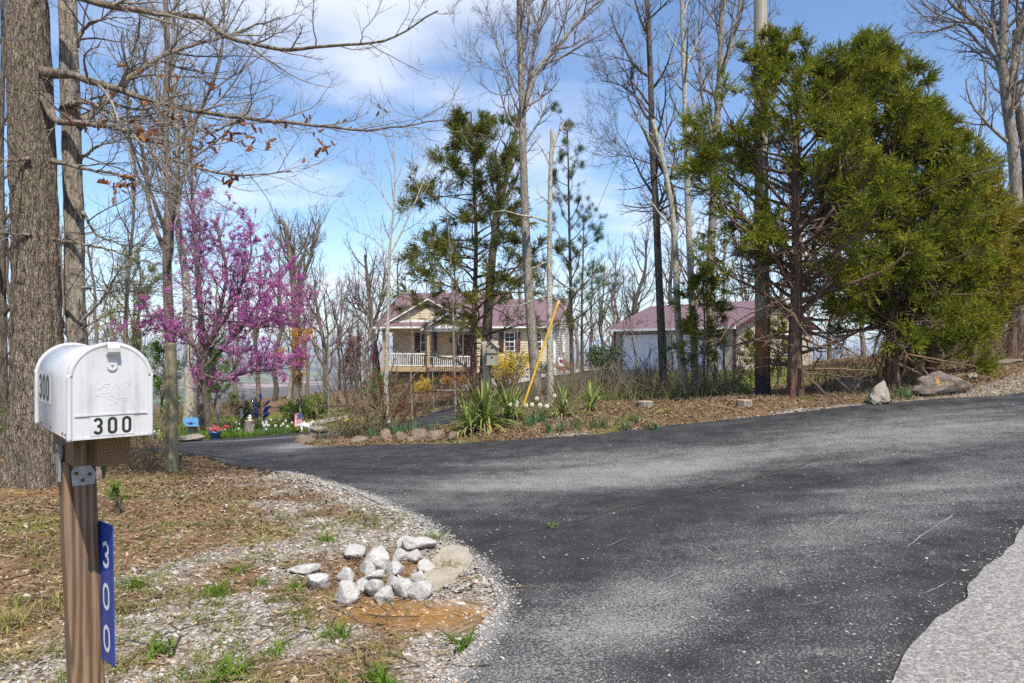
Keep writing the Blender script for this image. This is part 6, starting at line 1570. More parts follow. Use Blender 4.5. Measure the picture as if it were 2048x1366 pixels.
for i, (px, py, w, h, lab) in enumerate([(610, 886, .42, .2, "brown stone at the left tip of the planted bank"), (625, 878, .3, .16, "second brown stone from the bank's left tip"), (716, 884, .5, .14, "low brown stone edging the bank, left of the sapling"), (772, 880, .32, .24, "upright brown stone in the bank edging below the sapling"), (799, 882, .26, .2, "dark round stone in the bank edging"),
                                         (838, 880, .42, .26, "tall brown stone with shaded face in the bank edging"), (868, 880, .4, .22, "pale tan stone left of the big yucca"), (820, 884, .22, .14, "small stone between the dark round and the tall brown one"), (905, 880, .3, .2, "tan stone half hidden by the big yucca"), (655, 886, .3, .1, "flat earth-brown stone near the bank's left tip")]):
    put_rock("edging_stone", lab, px, py, w, h, w * .7, 'rock_brown', 450 + i, 26, .5, cat="stone", sink=.5, group="stones edging the planted bank")
for i, (px, py, w, lab) in enumerate([(640, 868, .9, "pale rock at the garden edge by the redbud"), (383, 884, .75, "flat tan rock in the garden below the blue sun face"), (430, 878, .35, "small grey rock below the blue flower pot")]):
    put_rock("garden_rock", lab, px, py, w, w * .3, w * .6, 'rock_grey', 480 + i, 14, .3, cat="rock")
put_rock("rock", "orange stone in the gravel at the photo's bottom edge", 588, 1360, .06, .045, .05, 'gravel_ochre', 490, 14, .15, cat="stone")
for i, (px, py, w, lab) in enumerate([(1660, 790, .10, "dark pebble on the road's gravel edge, larger of two"), (1990, 775, .1, "dark pebble on the gravel shoulder near the right edge")]):
    put_rock("rock", lab, px, py, w, w * .6, w * .8, 'rock_dark', 492 + i, 12, .1, cat="stone")

def stump(label, px, py, r0, h, seed, D=None, name="tree_stump", mat='bark_grey', cat="stump", group=None, base=None):
    r = np.random.default_rng(seed)
    if D is None: x, y = gp(px, py)
    else: x, y = (px - HX) * D / FPX, D
    g = gz(x, y) if base is None else base; t = thing(name, label, cat, (x, y, g), group=group); n, rows = 36, 9; V = []
    for k in range(rows):
        s = k / (rows - 1)
        for j in range(n):
            a = 6.283 * j / n; rr = r0 * (1 + .45 * math.exp(-s * 4) * (.6 + .6 * math.sin(a * 5 + seed)) + .07 * math.sin(a * 9 + 1) + .05 * math.sin(a * 13))
            V.append((rr * math.cos(a), rr * math.sin(a), -.06 + (h + .06) * s))
    F = [[k * n + j, k * n + (j + 1) % n, (k + 1) * n + (j + 1) % n, (k + 1) * n + j] for k in range(rows - 1) for j in range(n)]
    build("bark", np.array(V), np.array(F), M[mat], t, smooth=True)
    top = np.array(V[-n:]); build("cut_face", np.vstack([top * np.array([.97, .97, 1]) + np.array([0, 0, .004]), top * np.array([.97, .97, 1]) - np.array([0, 0, .02])]), [np.array([list(range(n))]), np.array([[j, j + n, (j + 1) % n + n, (j + 1) % n][::-1] for j in range(n)])], M['cutwood'], t)
    return t
def mk_cut():
    n = N('cut_wood'); w = n.new("ShaderNodeTexWave", wave_type='RINGS', rings_direction='SPHERICAL'); n.t.links.new(n.coord((1, 1, 0)), w.inputs[0]); w.inputs["Scale"].default_value = 22; w.inputs["Distortion"].default_value = 2
    return n.done(n.mix(w.outputs["Fac"], (0.36, 0.26, 0.16), (0.50, 0.38, 0.25)), .85)
M['cutwood'] = mk_cut()
stump("low cut stump left of the road-edge daffodils, split at the top", 1291, 812, .15, .10, 1)
stump("low cut stump with dark bark in front of the utility pole", 1489, 812, .135, .12, 2)
stump("distant cut stump on the green bank at the right", 1975, 712, .14, .2, 3, D=19)
stump("tall cut log pedestal under the white cherub statue", 499, 868, .13, .40, 4, D=20, name="log_pedestal", cat="log")
stump("shorter dark log pedestal under the white figure by the bottle tree", 531, 866, .11, .24, 5, D=20.5, name="log_pedestal", mat='bark_dark', cat="log")
stump("old stump carrying the blue sun face in the garden", 388, 872, .14, .30, 6, D=18.5, name="tree_stump", cat="stump")

# ------------------------------------------------------------------ yuccas and daffodils on the bank
M['yucca'] = leafmat('yucca_leaf', [(0.0, (0.07, 0.11, 0.025)), (0.5, (0.17, 0.22, 0.055)), (1.0, (0.33, 0.36, 0.11))], clump=.5, clump_scale=5, trans=.12, rough=.5)
M['yucca_dead'] = leafmat('dead_yucca_leaf', [(0.0, (0.20, 0.13, 0.06)), (1.0, (0.46, 0.34, 0.18))], trans=.1)
def yleaf(bend, kink, mat):
    n = 9; V = []; F = []
    x = z = 0; th = 0
    for k in range(n):
        s = k / (n - 1); wv = .023 * (0.6 + 1.0 * s) * (1 - s ** 3) + .001
        V += [(x, -wv, z + wv * .30), (x, 0, z), (x, wv, z + wv * .30)]
        th = bend * s ** 1.3 + (kink if s > .6 else 0); x += math.sin(th) / (n - 1); z += math.cos(th) / (n - 1)
        if k: i = 3 * (k - 1); F += [[i, i + 1, i + 4, i + 3], [i + 1, i + 2, i + 5, i + 4]]
    me = bpy.data.meshes.new("leaf"); me.from_pydata(V, [], F); me.materials.append(M[mat])
    for p in me.polygons: p.use_smooth = True
    return me
YL = [yleaf(.25, 0, 'yucca'), yleaf(.6, 0, 'yucca'), yleaf(1.0, 0, 'yucca'), yleaf(1.35, 0, 'yucca'), yleaf(.4, 1.1, 'yucca')]; YD = [yleaf(1.2, 0, 'yucca_dead'), yleaf(1.7, .3, 'yucca_dead')]
def yucca(label, px, py, D, size, n, seed, dead=12):
    r = np.random.default_rng(seed); x = (px - HX) * D / FPX
    t = thing("yucca", label, "yucca", (x, D, gz(x, D) - .02))
    for k in range(n):
        s = (k + .5) / n; tilt = .05 + 1.5 * s ** .8 + r.normal() * .14
        link("leaf", YL[int(np.clip(s * 4.2 + r.normal() * .8, 0, 3)) if r.random() > .12 else 4], t, (0, 0, .02 + .10 * (1 - s)), (0, tilt * .85, k * 2.4 + r.normal() * .3), float(size * (.75 + .4 * r.random())))
    for k in range(dead): link("leaf", YD[k % 2], t, (0, 0, .05), (0, 1.0 + .3 * r.random(), r.random() * 6.3), float(size * .8))
yucca("biggest yucca clump at the foot of the birdhouse post", 968, 850, 12.0, .80, 120, 1, 34)
yucca("yucca clump between the biggest one and the yellow guard", 1018, 845, 12.4, .72, 76, 2, 20)
yucca("yucca clump right of the snag, beside the white daffodils", 1125, 828, 12.6, .62, 66, 3, 14)
yucca("small loose yucca clump at the right end of the row", 1182, 812, 13.2, .56, 46, 4, 5)
yucca("low side yucca at the left foot of the biggest clump", 935, 868, 11.7, .62, 54, 5, 16)

def daff(label, px, py, D, n, h, seed, flowers=0, mat='petal', group=None, w=.16):
    r = np.random.default_rng(seed)
    if D is None: x, y = gp(px, py)
    else: x, y = (px - HX) * D / FPX, D
    b = np.array([x, y, gz(x, y)]); t = thing("daffodil_clump", label, "daffodils", b, group=group)
    P = b + np.column_stack([r.normal(size=(n, 2)) * w * .5, np.full(n, -.02)])
    V, F = blades(P, 3, h, .009, r, .4, 4); build("leaves", V, F, M['daffleaf'], t, b)
    for k in range(flowers):
        c = b + np.array([r.normal() * w * .9, r.normal() * w * .9, h * (.95 + .35 * r.random())]); m = MB()
        V, F = tubes(np.array([[c - np.array([0, 0, h]), c]]), np.full((1, 2), .004), 4); build("stalk", V, F, M['daffleaf'], t, b)
        fd = norm(np.array([r.normal() * .6, -1, .25])); u_ = norm(np.cross(fd, [0, 0, 1])); v_ = np.cross(u_, fd); R = .045
        for j in range(6):
            a = j * 1.047; e = u_ * math.cos(a) + v_ * math.sin(a); f_ = u_ * -math.sin(a) + v_ * math.cos(a)
            m.add(np.array([c, c + e * R * .5 + f_ * R * .3, c + e * R, c + e * R * .5 - f_ * R * .3]), np.array([[0, 1, 2, 3]]))
        V, F = tubes(np.array([[c, c + fd * .02]]), np.array([[.012, .018]]), 8); m.add(V, F)
        m.build("flower", M[mat], t, b)
    return t
daff("cream daffodils in flower right of the biggest yucca", 1066, 862, 11.9, 26, .30, 1, 7, w=.26)
daff("taller cream daffodil pair above the other white ones", 1084, 846, 12.2, 10, .36, 2, 2, w=.12)
for i, (px, py, n) in enumerate([(1100, 868, 12), (1120, 866, 10), (1150, 862, 6), (1182, 860, 6), (1205, 858, 9), (1253, 862, 8), (1270, 845, 6), (1310, 862, 9)]):
    daff("flowerless daffodil leaves at the road edge, %s clump from the yuccas" % ORD[i], px, py, None, n, .26, 10 + i, group="daffodil leaves along the road edge", w=.07)
for i, (px, py, n) in enumerate([(690, 868, 8), (716, 872, 16), (745, 876, 10), (775, 870, 8), (786, 872, 10), (812, 866, 8), (830, 864, 8), (870, 866, 8)]):
    daff("flowerless daffodil leaves on the bank, %s clump from the left" % ORD[i], px, py, None, n, .3, 30 + i, group="daffodil leaves on the bank", w=.1)
daff("yellow daffodil clump on the bank below the maple bush", 712, 868, 13.6, 14, .32, 50, 3, 'petal_yellow')
daff("grey-green leaf clump between pointed and lichened boulders", 1812, 795, 12.2, 26, .24, 51, w=.22)
for i, (px, D, n, fl) in enumerate([(470, 19.5, 16, 3), (450, 19.7, 20, 0), (525, 19.3, 22, 9), (545, 19.3, 22, 8), (575, 19.6, 14, 4)]):
    daff(("white daffodils left of the log pedestal", "green leaf clump beside the blue flower pot", "white daffodils in front of the log pedestals, left clump", "white daffodils in front of the log pedestals, right clump", "scattered white daffodils left of the flag")[i], px, 870, D, n, .28, 60 + i, fl, w=.34)

# ------------------------------------------------------------------ garden ornaments
M['cobalt'] = simple('cobalt_glass', (0.006, 0.007, 0.10), (0.010, 0.012, 0.16), 6, 0.08, spec=.7)
M['bluepot'] = simple('blue_glaze', (0.015, 0.07, 0.22), (0.02, 0.10, 0.28), 8, 0.25)
M['skyblue'] = simple('sky_blue_paint', (0.10, 0.30, 0.58), (0.14, 0.36, 0.62), 8, 0.5)
M['stone_white'] = simple('white_statue_stone', (0.70, 0.69, 0.66), (0.56, 0.55, 0.52), 10, 0.7, .2, .01)
M['flagred'] = simple('flag_red', (0.42, 0.03, 0.05), None, 8, .8); M['flagblue'] = simple('flag_blue', (0.03, 0.04, 0.15), None, 8, .8); M['flagwhite'] = simple('flag_white', (0.72, 0.70, 0.70), None, 8, .8)
M['birdred'] = simple('red_roof_paint', (0.20, 0.035, 0.03), None, 8, .6)
def lathe(prof, n=20):
    V = []; 
    for r_, z in prof: V += [(r_ * math.cos(6.283 * j / n), r_ * math.sin(6.283 * j / n), z) for j in range(n)]
    F = [[k * n + j, k * n + (j + 1) % n, (k + 1) * n + (j + 1) % n, (k + 1) * n + j] for k in range(len(prof) - 1) for j in range(n)]
    return np.array(V), [np.array(F), np.array([list(range(n))[::-1]]), np.array([[(len(prof) - 1) * n + j for j in range(n)]])]
b = onground(521, 20.2); bt = thing("bottle_tree", "dark blue glass bottle tree standing in the garden bed", "bottle tree", b)
V, F = cyl((0, 0, 0), (0, 0, .98), .008, .006, 6); build("rod", V, F, M['slate'], bt)
bV, bF = lathe([(.004, 0), (.012, .002), (.012, .07), (.016, .09), (.033, .125), (.036, .15), (.036, .26), (.030, .272), (.004, .274)], 12); bottle = build("bottle", bV, bF, M['cobalt'], bt, smooth=True); bottle.location = (0, 0, .92)
for z, a, tilt in [(.80, 0, .75), (.80, 3.14, .75), (.66, .5, .85), (.66, 2.7, .85), (.55, 0.1, .45), (.55, 3.2, .45), (.50, 1.2, .8), (.50, 4.4, .8), (.42, .3, .7), (.42, 2.9, .7), (.38, 3.4, .5), (.38, -.3, .5)]:
    tip = np.array([math.cos(a) * math.sin(tilt), math.sin(a) * math.sin(tilt), math.cos(tilt)]); s = .12
    V, F = cyl((0, 0, z - .1), (tip[0] * s, tip[1] * s, z - .1 + tip[2] * s), .004, .004, 5); build("prong", V, F, M['slate'], bt)
    link("bottle", bottle.data, bt, (tip[0] * s, tip[1] * s, z - .1 + tip[2] * s), (0, tilt, a))
b = onground(597, 19.6); fl = thing("garden_flag", "small stars-and-stripes garden flag on a thin stand", "flag", b, .12)
V, F = cyl((-.13, 0, 0), (-.13, 0, .58), .005, .005, 6); build("stand", V, F, M['slate'], fl)
V, F = cyl((-.13, 0, .575), (.12, 0, .575), .005, .005, 6); build("stand", V, F, M['slate'], fl)
def cloth(x0, x1, z0, z1, y): 
    n = 8; V = []
    for zz in (z0, z1):
        for k in range(n + 1): x = x0 + (x1 - x0) * k / n; V.append((x + .03 * (zz - .56), y + .012 * math.sin(x * 30 + zz * 8), zz))
    return np.array(V), np.array([[k, k + 1, k + n + 2, k + n + 1] for k in range(n)])
for k in range(11):
    x0 = -.11 + k * .02; V, F = cloth(x0, x0 + .02, .19, .57 if k < 5 else .40, 0); build("stripe", V, F, M['flagred'] if k % 2 == 0 else M['flagwhite'], fl)
V, F = cloth(-.01, .11, .40, .57, 0); cn = build("canton", V, F, M['flagblue'], fl)
for i in range(4):
    for j in range(4): V, F = box(.005 + i * .027, .012 + i * .027, -.016, -.0145, .42 + j * .036, .427 + j * .036); V[:, 0] += .03 * (V[:, 2] - .56); build("star", V, F, M['flagwhite'], cn)
q_ = gp(430, 879); b = np.array([q_[0], q_[1], gz(*q_)]); pt = thing("flower_pot", "blue glazed pot of pink and red flowers beside the drive", "flower pot", b)
V, F = lathe([(.09, 0), (.10, .01), (.135, .17), (.15, .18), (.15, .205), (.13, .205), (.12, .19)], 20); build("pot", V, F, M['bluepot'], pt, smooth=True)
r = np.random.default_rng(5); P = np.array(b) + np.column_stack([r.normal(size=(120, 2)) * .085, .24 + .05 * r.random(120)]); V, F = scatter_kites(P, r.normal(size=P.shape), .05, .022, r); build("flowers", V, F, M['petal_red'], pt, b)
P = np.array(b) + np.column_stack([r.normal(size=(50, 2)) * .08, np.full(50, .18)]); V, F = scatter_kites(P, r.normal(size=P.shape) + np.array([0, 0, 1]), .08, .015, r); build("leaves", V, F, M['leafgreen'], pt, b)
q_ = gp(444, 876); b = np.array([q_[0], q_[1], gz(*q_)]); tl = thing("tulips", "few red tulips right of the blue flower pot", "tulips", b)
P = b + np.column_stack([r.normal(size=(8, 2)) * .1, np.zeros(8)]); V, F = blades(P, 2, .3, .01, r, .3); build("leaves", V, F, M['leafgreen'], tl, b)
for p in P[:6]: V, F = lathe([(.004, .26), (.028, .28), (.03, .31), (.018, .335)], 10); build("flower", V + (p - b), F, M['flagred'], tl)
b = onground(388, 18.4); b[2] += .30; sf = thing("sun_face", "sky-blue metal sun face mounted on the garden stump", "ornament", b + np.array([0, -.17, .0]))
V, F = box(-.20, .20, -.02, .02, .02, .22); build("plaque", V, F, M['skyblue'], sf)
m = MB(); 
for k in range(7): x = -.15 + k * .05; m.add(*prism([(x - .025, .205), (x + .025, .205), (x, .255 + .02 * (k % 2))], 'y', -.015, .015))
m.build("rays", M['skyblue'], sf)
m = MB().add(*prism([(-.12, .12), (0, .06), (.12, .12), (.05, .10), (0, .14), (-.05, .10)], 'y', -.03, -.021)); m.build("motif", M['flagblue'], sf)
for x in (-.24, .24): V, F = cyl((x, 0, -.32), (x, 0, .34), .008, .008, 6); build("stake", V, F, M['slate'], sf)
def statue(label, px, D, lift, s, seed, kind):
    b = onground(px, D); b[2] += lift; t = thing("statue", label, "statue", b)
    if kind == 'cherub': V, F = lathe([(.085, 0), (.09, .03), (.06, .05), (.075, .09), (.07, .14), (.035, .175), (.05, .20), (.055, .235), (.04, .265), (.005, .275)], 14); V[:, 1] *= .8
    else: V, F = lathe([(.07, 0), (.075, .02), (.06, .12), (.055, .22), (.065, .28), (.03, .32), (.042, .345), (.045, .38), (.03, .41), (.004, .42)], 14); V[:, 1] *= .75
    build("figure", V * s, F, M['stone_white'], t, smooth=True)
    for sg in (-1, 1):
        V, F = tubes(np.array([[(sg * .05 * s, -.02 * s, .17 * s), (sg * .09 * s, -.05 * s, .12 * s), (sg * .03 * s, -.09 * s, .13 * s)]]), np.array([[.022, .018, .015]]) * s, 8, cap=True); build("arm", V, F, M['stone_white'], t, smooth=True)
    return t
statue("small white cherub statue on the tall log pedestal", 500, 20, .40, .62, 1, 'cherub')
statue("white standing figure on the dark log pedestal", 531, 20.5, .24, .72, 2, 'figure')
statue("pale bird-bath figure among the shrubs left of the pedestal", 483, 23, .25, .8, 3, 'figure')
def animal(label, px, D, s, rotz):
    b = onground(px, D); t = thing("animal_statue", label, "statue", b, rotz)
    pts = [(-.22, 0, .24), (-.1, 0, .27), (.05, 0, .25), (.16, 0, .30), (.22, 0, .36), (.30, 0, .36)]; V, F = tubes(resample(np.array(pts), 20)[None] * s, (np.interp(np.linspace(0, 1, 20), [0, .1, .4, .65, .8, .9, 1], [.04, .09, .10, .085, .06, .065, .02]) * s)[None], 12, cap=True); m = MB().add(V, F)
    for x in (-.15, .10):
        for y in (-.05, .05): m.add(*tubes(np.array([[(x, y, .22), (x + .01, y, .1), (x, y, 0)]]) * s, np.array([[.04, .025, .022]]) * s, 8, cap=True))
    m.add(*tubes(np.array([[(-.22, 0, .27), (-.30, 0, .30), (-.33, 0, .25)]]) * s, np.array([[.025, .018, .008]]) * s, 6))
    for y in (-.03, .03): m.add(*tubes(np.array([[(.22, y, .40), (.20, y * 1.6, .46)]]) * s, np.array([[.02, .004]]) * s, 6))
    m.build("figure", M['stone_white'], t, smooth=True)
animal("white dog statue at the drive edge right of the flag", 612, 19.4, .8, .3)
animal("white animal statue in the bed left of the round post", 312, 15.5, .8, 1.2)
b = onground(690, 20.5); pl = thing("planter", "pair-lobed dark planter on the bank left of the house", "planter", b)
for x in (-.12, .14): V, F = lathe([(.08, 0), (.12, .16), (.13, .17), (.13, .19), (.10, .18)], 14); build("tub", V + np.array([x, 0, 0]), F, M['slate'], pl, smooth=True)
b = onground(672, 24); bn = thing("garden_bench", "low dark bench beyond the garden path", "bench", b + np.array([0, 0, 0]), .2)
pbox("seat", (-.75, .75, -.18, .18, .40, .44), M['slate'], bn)
for x in (-.7, .66):
    for y in (-.16, .12): pbox("leg", (x, x + .04, y, y + .04, 0, .40), M['slate'], bn)
b = onground(673, 23.5); lt = thing("path_light", "slim black lantern stake by the garden bench", "lamp", b + np.array([.05, 0, 0]))
V, F = cyl((0, 0, 0), (0, 0, .85), .012, .01, 6); build("stake", V, F, M['slate'], lt); V, F = lathe([(.05, .45), (.06, .46), (.06, .66), (.03, .70), (.01, .9)], 8); build("lantern", V, F, M['slate'], lt)
wb = at(405, 806, 23.8); wbh = thing("birdhouse", "little white birdhouse with red side hung on a garden trunk", "birdhouse", wb, .5)
V, F = prism([(-.08, 0), (.08, 0), (.08, .16), (0, .22), (-.08, .16)], 'y', -.08, .08); build("box", V, F, M['trim'], wbh)
for sg in (-1, 1):
    V = np.array([(sg * .11, -.11, .145), (0, -.11, .235), (0, .1, .235), (sg * .11, .1, .145)]); build("roof_board", np.vstack([V, V + np.array([0, 0, .012])]), np.array([[3, 2, 1, 0], [4, 5, 6, 7], [0, 1, 5, 4], [1, 2, 6, 5], [2, 3, 7, 6], [3, 0, 4, 7]]), M['trim'] if sg < 0 else M['birdred'], wbh)
V, F = cyl((0, -.083, .10), (0, -.078, .10), .02, .02, 10); build("entrance_hole", V, F, M['black'], wbh)
b = onground(436, 22); bp = thing("bird_pole", "thin pole with a small grey feeder behind the flower pot", "bird feeder", b)
V, F = cyl((0, 0, 0), (0, 0, .95), .014, .012, 6); build("pole", V, F, M['skyblue'], bp); pbox("feeder", (-.06, .06, -.06, .06, .95, 1.12), M['greywood'], bp); pbox("roof", (-.09, .09, -.09, .09, 1.12, 1.14), M['galv'], bp)
b = onground(1122, 37); wf = thing("welcome_flag", "small white garden flag with pink flower by the house corner", "flag", b)
V, F = cyl((-.16, 0, 0), (-.16, 0, .95), .01, .01, 6); build("stand", V, F, M['slate'], wf); pbox("cloth", (-.15, .15, -.006, .006, .45, .93), M['flagwhite'], wf)
M['magenta'] = simple('magenta_print', (0.45, 0.03, 0.22), None, 8, .8)
m = MB()
for k in range(5): a = k * 1.257; m.add(*box(.0 + .06 * math.cos(a) - .05, .0 + .06 * math.cos(a) + .05, -.009, -.0065 - .0002 * k, .72 + .06 * math.sin(a) - .05, .72 + .06 * math.sin(a) + .05))
m.build("flower_print", M['magenta'], wf)
# white gravel bed and pale path by the house
def sheet_patch(name, pix, mat, lift=.012):
    q = gpl(pix); q = resample(np.vstack([q, q[:1]]), 40)[:-1]; c = q.mean(0); V = [(*c, 0)]; F = []
    for s in (.35, .7, 1.0): V += [(*(c + (p - c) * s), 0) for p in q]
    n = len(q); F3 = [[0, 1 + j, 1 + (j + 1) % n] for j in range(n)]; F4 = [[1 + k * n + j, 1 + (k + 1) * n + j, 1 + (k + 1) * n + (j + 1) % n, 1 + k * n + (j + 1) % n] for k in range(2) for j in range(n)]
    V = np.array(V); V[:, 2] = zs(V[:, 0], V[:, 1]) + lift + .03; o = build(name, V, [np.array(F3), np.array(F4)], mat); return tag(o, kind="structure")
M['whitegravel'] = simple('white_gravel_bed', (0.42, 0.40, 0.36), (0.26, 0.245, 0.22), 14, .95, .5, .03)
sheet_patch("gravel_bed", [(830, 775), (900, 764), (960, 757), (1050, 752), (1100, 742), (1180, 741), (1150, 749), (1090, 757), (1035, 770), (960, 782), (880, 785)], M['whitegravel'], .05)
sheet_patch("garden_path", [(608, 853), (650, 841), (700, 832), (704, 835), (670, 845), (630, 855), (610, 859)], M['whitegravel'], .03)

# ------------------------------------------------------------------ ground cover: gravel, litter, straw, grass
rs = np.random.default_rng(2024)
def sample(n, d0, d1, k=1.0, xl=-.84, xr=.84, pad=.4):
    D = d0 * (d1 / d0) ** (rs.random(n) ** k); X = (rs.random(n) * (xr - xl) + xl) * D + (rs.random(n) - .5) * pad; return X, D
def free(X, Y, m=.0):
    return ~(inpoly(X, Y, DRIVE) | inpoly(X, Y, ROAD))
def stones(name, X, Y, size, mat, flat=.55):
    n = len(X); base = np.array([[1, 0, 0], [0, 1, 0], [-1, 0, 0], [0, -1, 0], [0, 0, 1], [0, 0, -1], [.7, .7, .2], [-.7, -.6, -.1]], float)
    tri = np.array([[4, 0, 6], [4, 6, 1], [6, 0, 1], [4, 1, 2], [4, 2, 7], [4, 7, 3], [7, 2, 3], [4, 3, 0]])
    P = base[None] * (0.65 + .6 * rs.random((n, 8, 1))) + rs.normal(size=(n, 8, 3)) * .12
    P[:, :, 2] *= flat; P[:, :, 0] *= (.8 + .7 * rs.random((n, 1)))
    a = rs.random(n) * 6.283; ca, sa = np.cos(a)[:, None], np.sin(a)[:, None]
    x = P[:, :, 0] * ca - P[:, :, 1] * sa; y = P[:, :, 0] * sa + P[:, :, 1] * ca; z = P[:, :, 2] + x * rs.normal(size=(n, 1)) * .35
    s = size[:, None]; Z = np.where(inpoly(X, Y, DRIVE), zs(X, Y) + .018 + (fbm(np.stack([X, Y], -1) * .8, 2, 77) - .5) * .02, zg(X, Y))
    V = np.stack([X[:, None] + x * s, Y[:, None] + y * s, Z[:, None] + z * s + s * .18], -1).reshape(-1, 3)
    F = (np.arange(n)[:, None, None] * 8 + tri[None]).reshape(-1, 3)
    o = build(name, V, F, mat); return o
X, Y = sample(96000, 2.3, 13, .85, -.84, .25); g, s, gn = masks(X, Y); k = free(X, Y) & (rs.random(len(X)) < g * .95 + .02)
X, Y = X[k], Y[k]; big = rs.random(len(X)); sz = .0062 + .0095 * big ** 2 + .010 * (big > .985); sz = sz * np.interp(Y, [3, 7, 13], [.9, 1.15, 1.5])
tag(stones("gravel", X, Y, sz, M['gravel']), "white crushed limestone gravel beside the drive's left edge", "gravel", kind="stuff")
ii = rs.integers(0, len(DRIVE[:130]), 9000); q = jitter(EDGE_L[:13], .09, .05, 21); ii = rs.integers(0, len(q), 7000); X = q[ii, 0] + rs.normal(size=7000) * .07; Y = q[ii, 1] + rs.normal(size=7000) * .07
tag(stones("gravel", X, Y, .004 + .008 * rs.random(7000) ** 2, M['gravel']), "loose gravel spilled over the drive's crumbling left edge", "gravel", kind="stuff")
X, Y = sample(26000, 2.3, 9, .9, -.84, .1); g, s, gn = masks(X, Y); k = free(X, Y) & (rs.random(len(X)) < np.clip(s * .5 + .16 - .1 * g, 0, 1) * np.where(s > .8, .35, 1)); X, Y = X[k], Y[k]
tag(stones("gravel", X, Y, .006 + .012 * rs.random(len(X)) ** 2, M['gravel_ochre']), "ochre pebbles scattered over the bare soil at the left", "gravel", kind="stuff")
X, Y = sample(42000, 8, 22, 1, -.05, .86); g, s, gn = masks(X, Y); k = free(X, Y) & (rs.random(len(X)) < g * .8 + .01); X, Y = X[k], Y[k]
tag(stones("gravel", X, Y, .012 + .018 * rs.random(len(X)) ** 2, M['gravel']), "grey gravel shoulder along the road's far edge", "gravel", kind="stuff")

q = ROADLINE; n_ = 2600; ii = rs.integers(0, len(q), n_); dd_ = np.abs(rs.normal(size=n_)) * .10; X = q[ii, 0] - nr[0] * dd_; Y = q[ii, 1] - nr[1] * dd_
o = stones("gravel", X, Y, .003 + .007 * rs.random(n_) ** 3, M['gravel']); tag(o, "loose grit along the edge between the grey road and dark drive", "gravel", kind="stuff")
X, Y = sample(1500, 2.8, 11, 1, -.2, .84); k = inpoly(X, Y, DRIVE) & ~inpoly(X, Y, ROAD); X, Y = X[k], Y[k]
tag(stones("gravel", X, Y, .003 + .009 * rs.random(len(X)) ** 4, M['gravel']), "stray chips of gravel scattered on the dark drive", "gravel", kind="stuff")
def leaves(X, Y, size, mat, name, label, lift=.01, tilt=.45):
    n = len(X); Z = zg(X, Y) + lift * rs.random(n) * 2; a = rs.random(n) * 6.283
    u_ = np.stack([np.cos(a), np.sin(a), rs.normal(size=n) * tilt], 1); v_ = np.stack([-np.sin(a), np.cos(a), rs.normal(size=n) * tilt], 1); c = np.stack([X, Y, Z], 1); s = size[:, None]
    up = np.array([0, 0, 1.0]) * s * (.15 + .4 * rs.random((n, 1)))
    V = np.stack([c - u_ * s, c + v_ * s * .45 + up, c + u_ * s, c - v_ * s * .45 + up], 1).reshape(-1, 3); b = np.arange(n)[:, None] * 4
    F = np.concatenate([b + np.array([[0, 2, 1]]), b + np.array([[0, 3, 2]])])
    return tag(build(name, V, F, M[mat]), label, "leaf litter", kind="stuff")
X, Y = sample(110000, 2.3, 14, .8, -.86, .2); g, s, gn = masks(X, Y); far_d = sstep(4.5, 7.5, Y); k = free(X, Y) & (rs.random(len(X)) < (1 - .93 * g) * (1 - .9 * s) * (.22 + .65 * far_d)); X, Y = X[k], Y[k]
leaves(X, Y, (.007 + .020 * rs.random(len(X)) ** 2) * np.interp(Y, [3, 10], [.85, 1.2]), 'litter', "leaf_litter", "brown dead leaf litter on the ground at the left")
X, Y = sample(100000, 10.5, 30, .9, -.35, .9); g, s, gn = masks(X, Y); k = free(X, Y) & (rs.random(len(X)) < (1 - .9 * g) * (.75 - .5 * gn)); X, Y = X[k], Y[k]
leaves(X, Y, .012 + .030 * rs.random(len(X)) ** 1.8, 'litter', "leaf_litter", "brown dead leaf litter across the planted bank", .02)
def straws(X, Y, L, w, mat, name, label):
    n = len(X); a = rs.random(n) * 6.283; Z = zg(X, Y) + .006 + .012 * rs.random(n); d = np.stack([np.cos(a), np.sin(a), rs.normal(size=n) * .16], 1)
    c = np.stack([X, Y, Z], 1); m_ = c + rs.normal(size=(n, 3)) * (L * .06)[:, None]; path = np.stack([c - d * (L / 2)[:, None], m_, c + d * (L / 2)[:, None]], 1)
    V, F = ribbons(path, np.stack([w * .8, w * 1.1, w * .5], 1)); return tag(build(name, V, F, M[mat]), label, "straw", kind="stuff")
X, Y = sample(36000, 2.3, 13, .8, -.86, .2); g, s, gn = masks(X, Y); k = free(X, Y) & (rs.random(len(X)) < (1 - .82 * g) * (1 - .8 * s)); X, Y = X[k], Y[k]
straws(X, Y, .03 + .11 * rs.random(len(X)) ** 2, .0011 + .0011 * rs.random(len(X)), 'straw', "straw", "dry straw and pine needles strewn on the ground at the left")
X, Y = sample(24000, 10.5, 24, .9, -.3, .9); g, s, gn = masks(X, Y); k = free(X, Y) & (rs.random(len(X)) < (1 - .6 * g)); X, Y = X[k], Y[k]
straws(X, Y, .06 + .16 * rs.random(len(X)) ** 2, .002 + .002 * rs.random(len(X)), 'straw', "straw", "dry straw strewn over the bank beyond the road")
X, Y = sample(900, 2.5, 12, .8, -.86, .1); k = free(X, Y); X, Y = X[k], Y[k]
straws(X, Y, .12 + .35 * rs.random(len(X)) ** 2, .002 + .003 * rs.random(len(X)), 'twig_brush', "fallen_twigs", "thin fallen twigs lying on the ground at the left")
M['grass_mix'] = leafmat('sparse_grass', [(0.0, (0.07, 0.11, 0.02)), (0.5, (0.17, 0.21, 0.04)), (1.0, (0.38, 0.34, 0.13))], clump=0.3, trans=0.3)
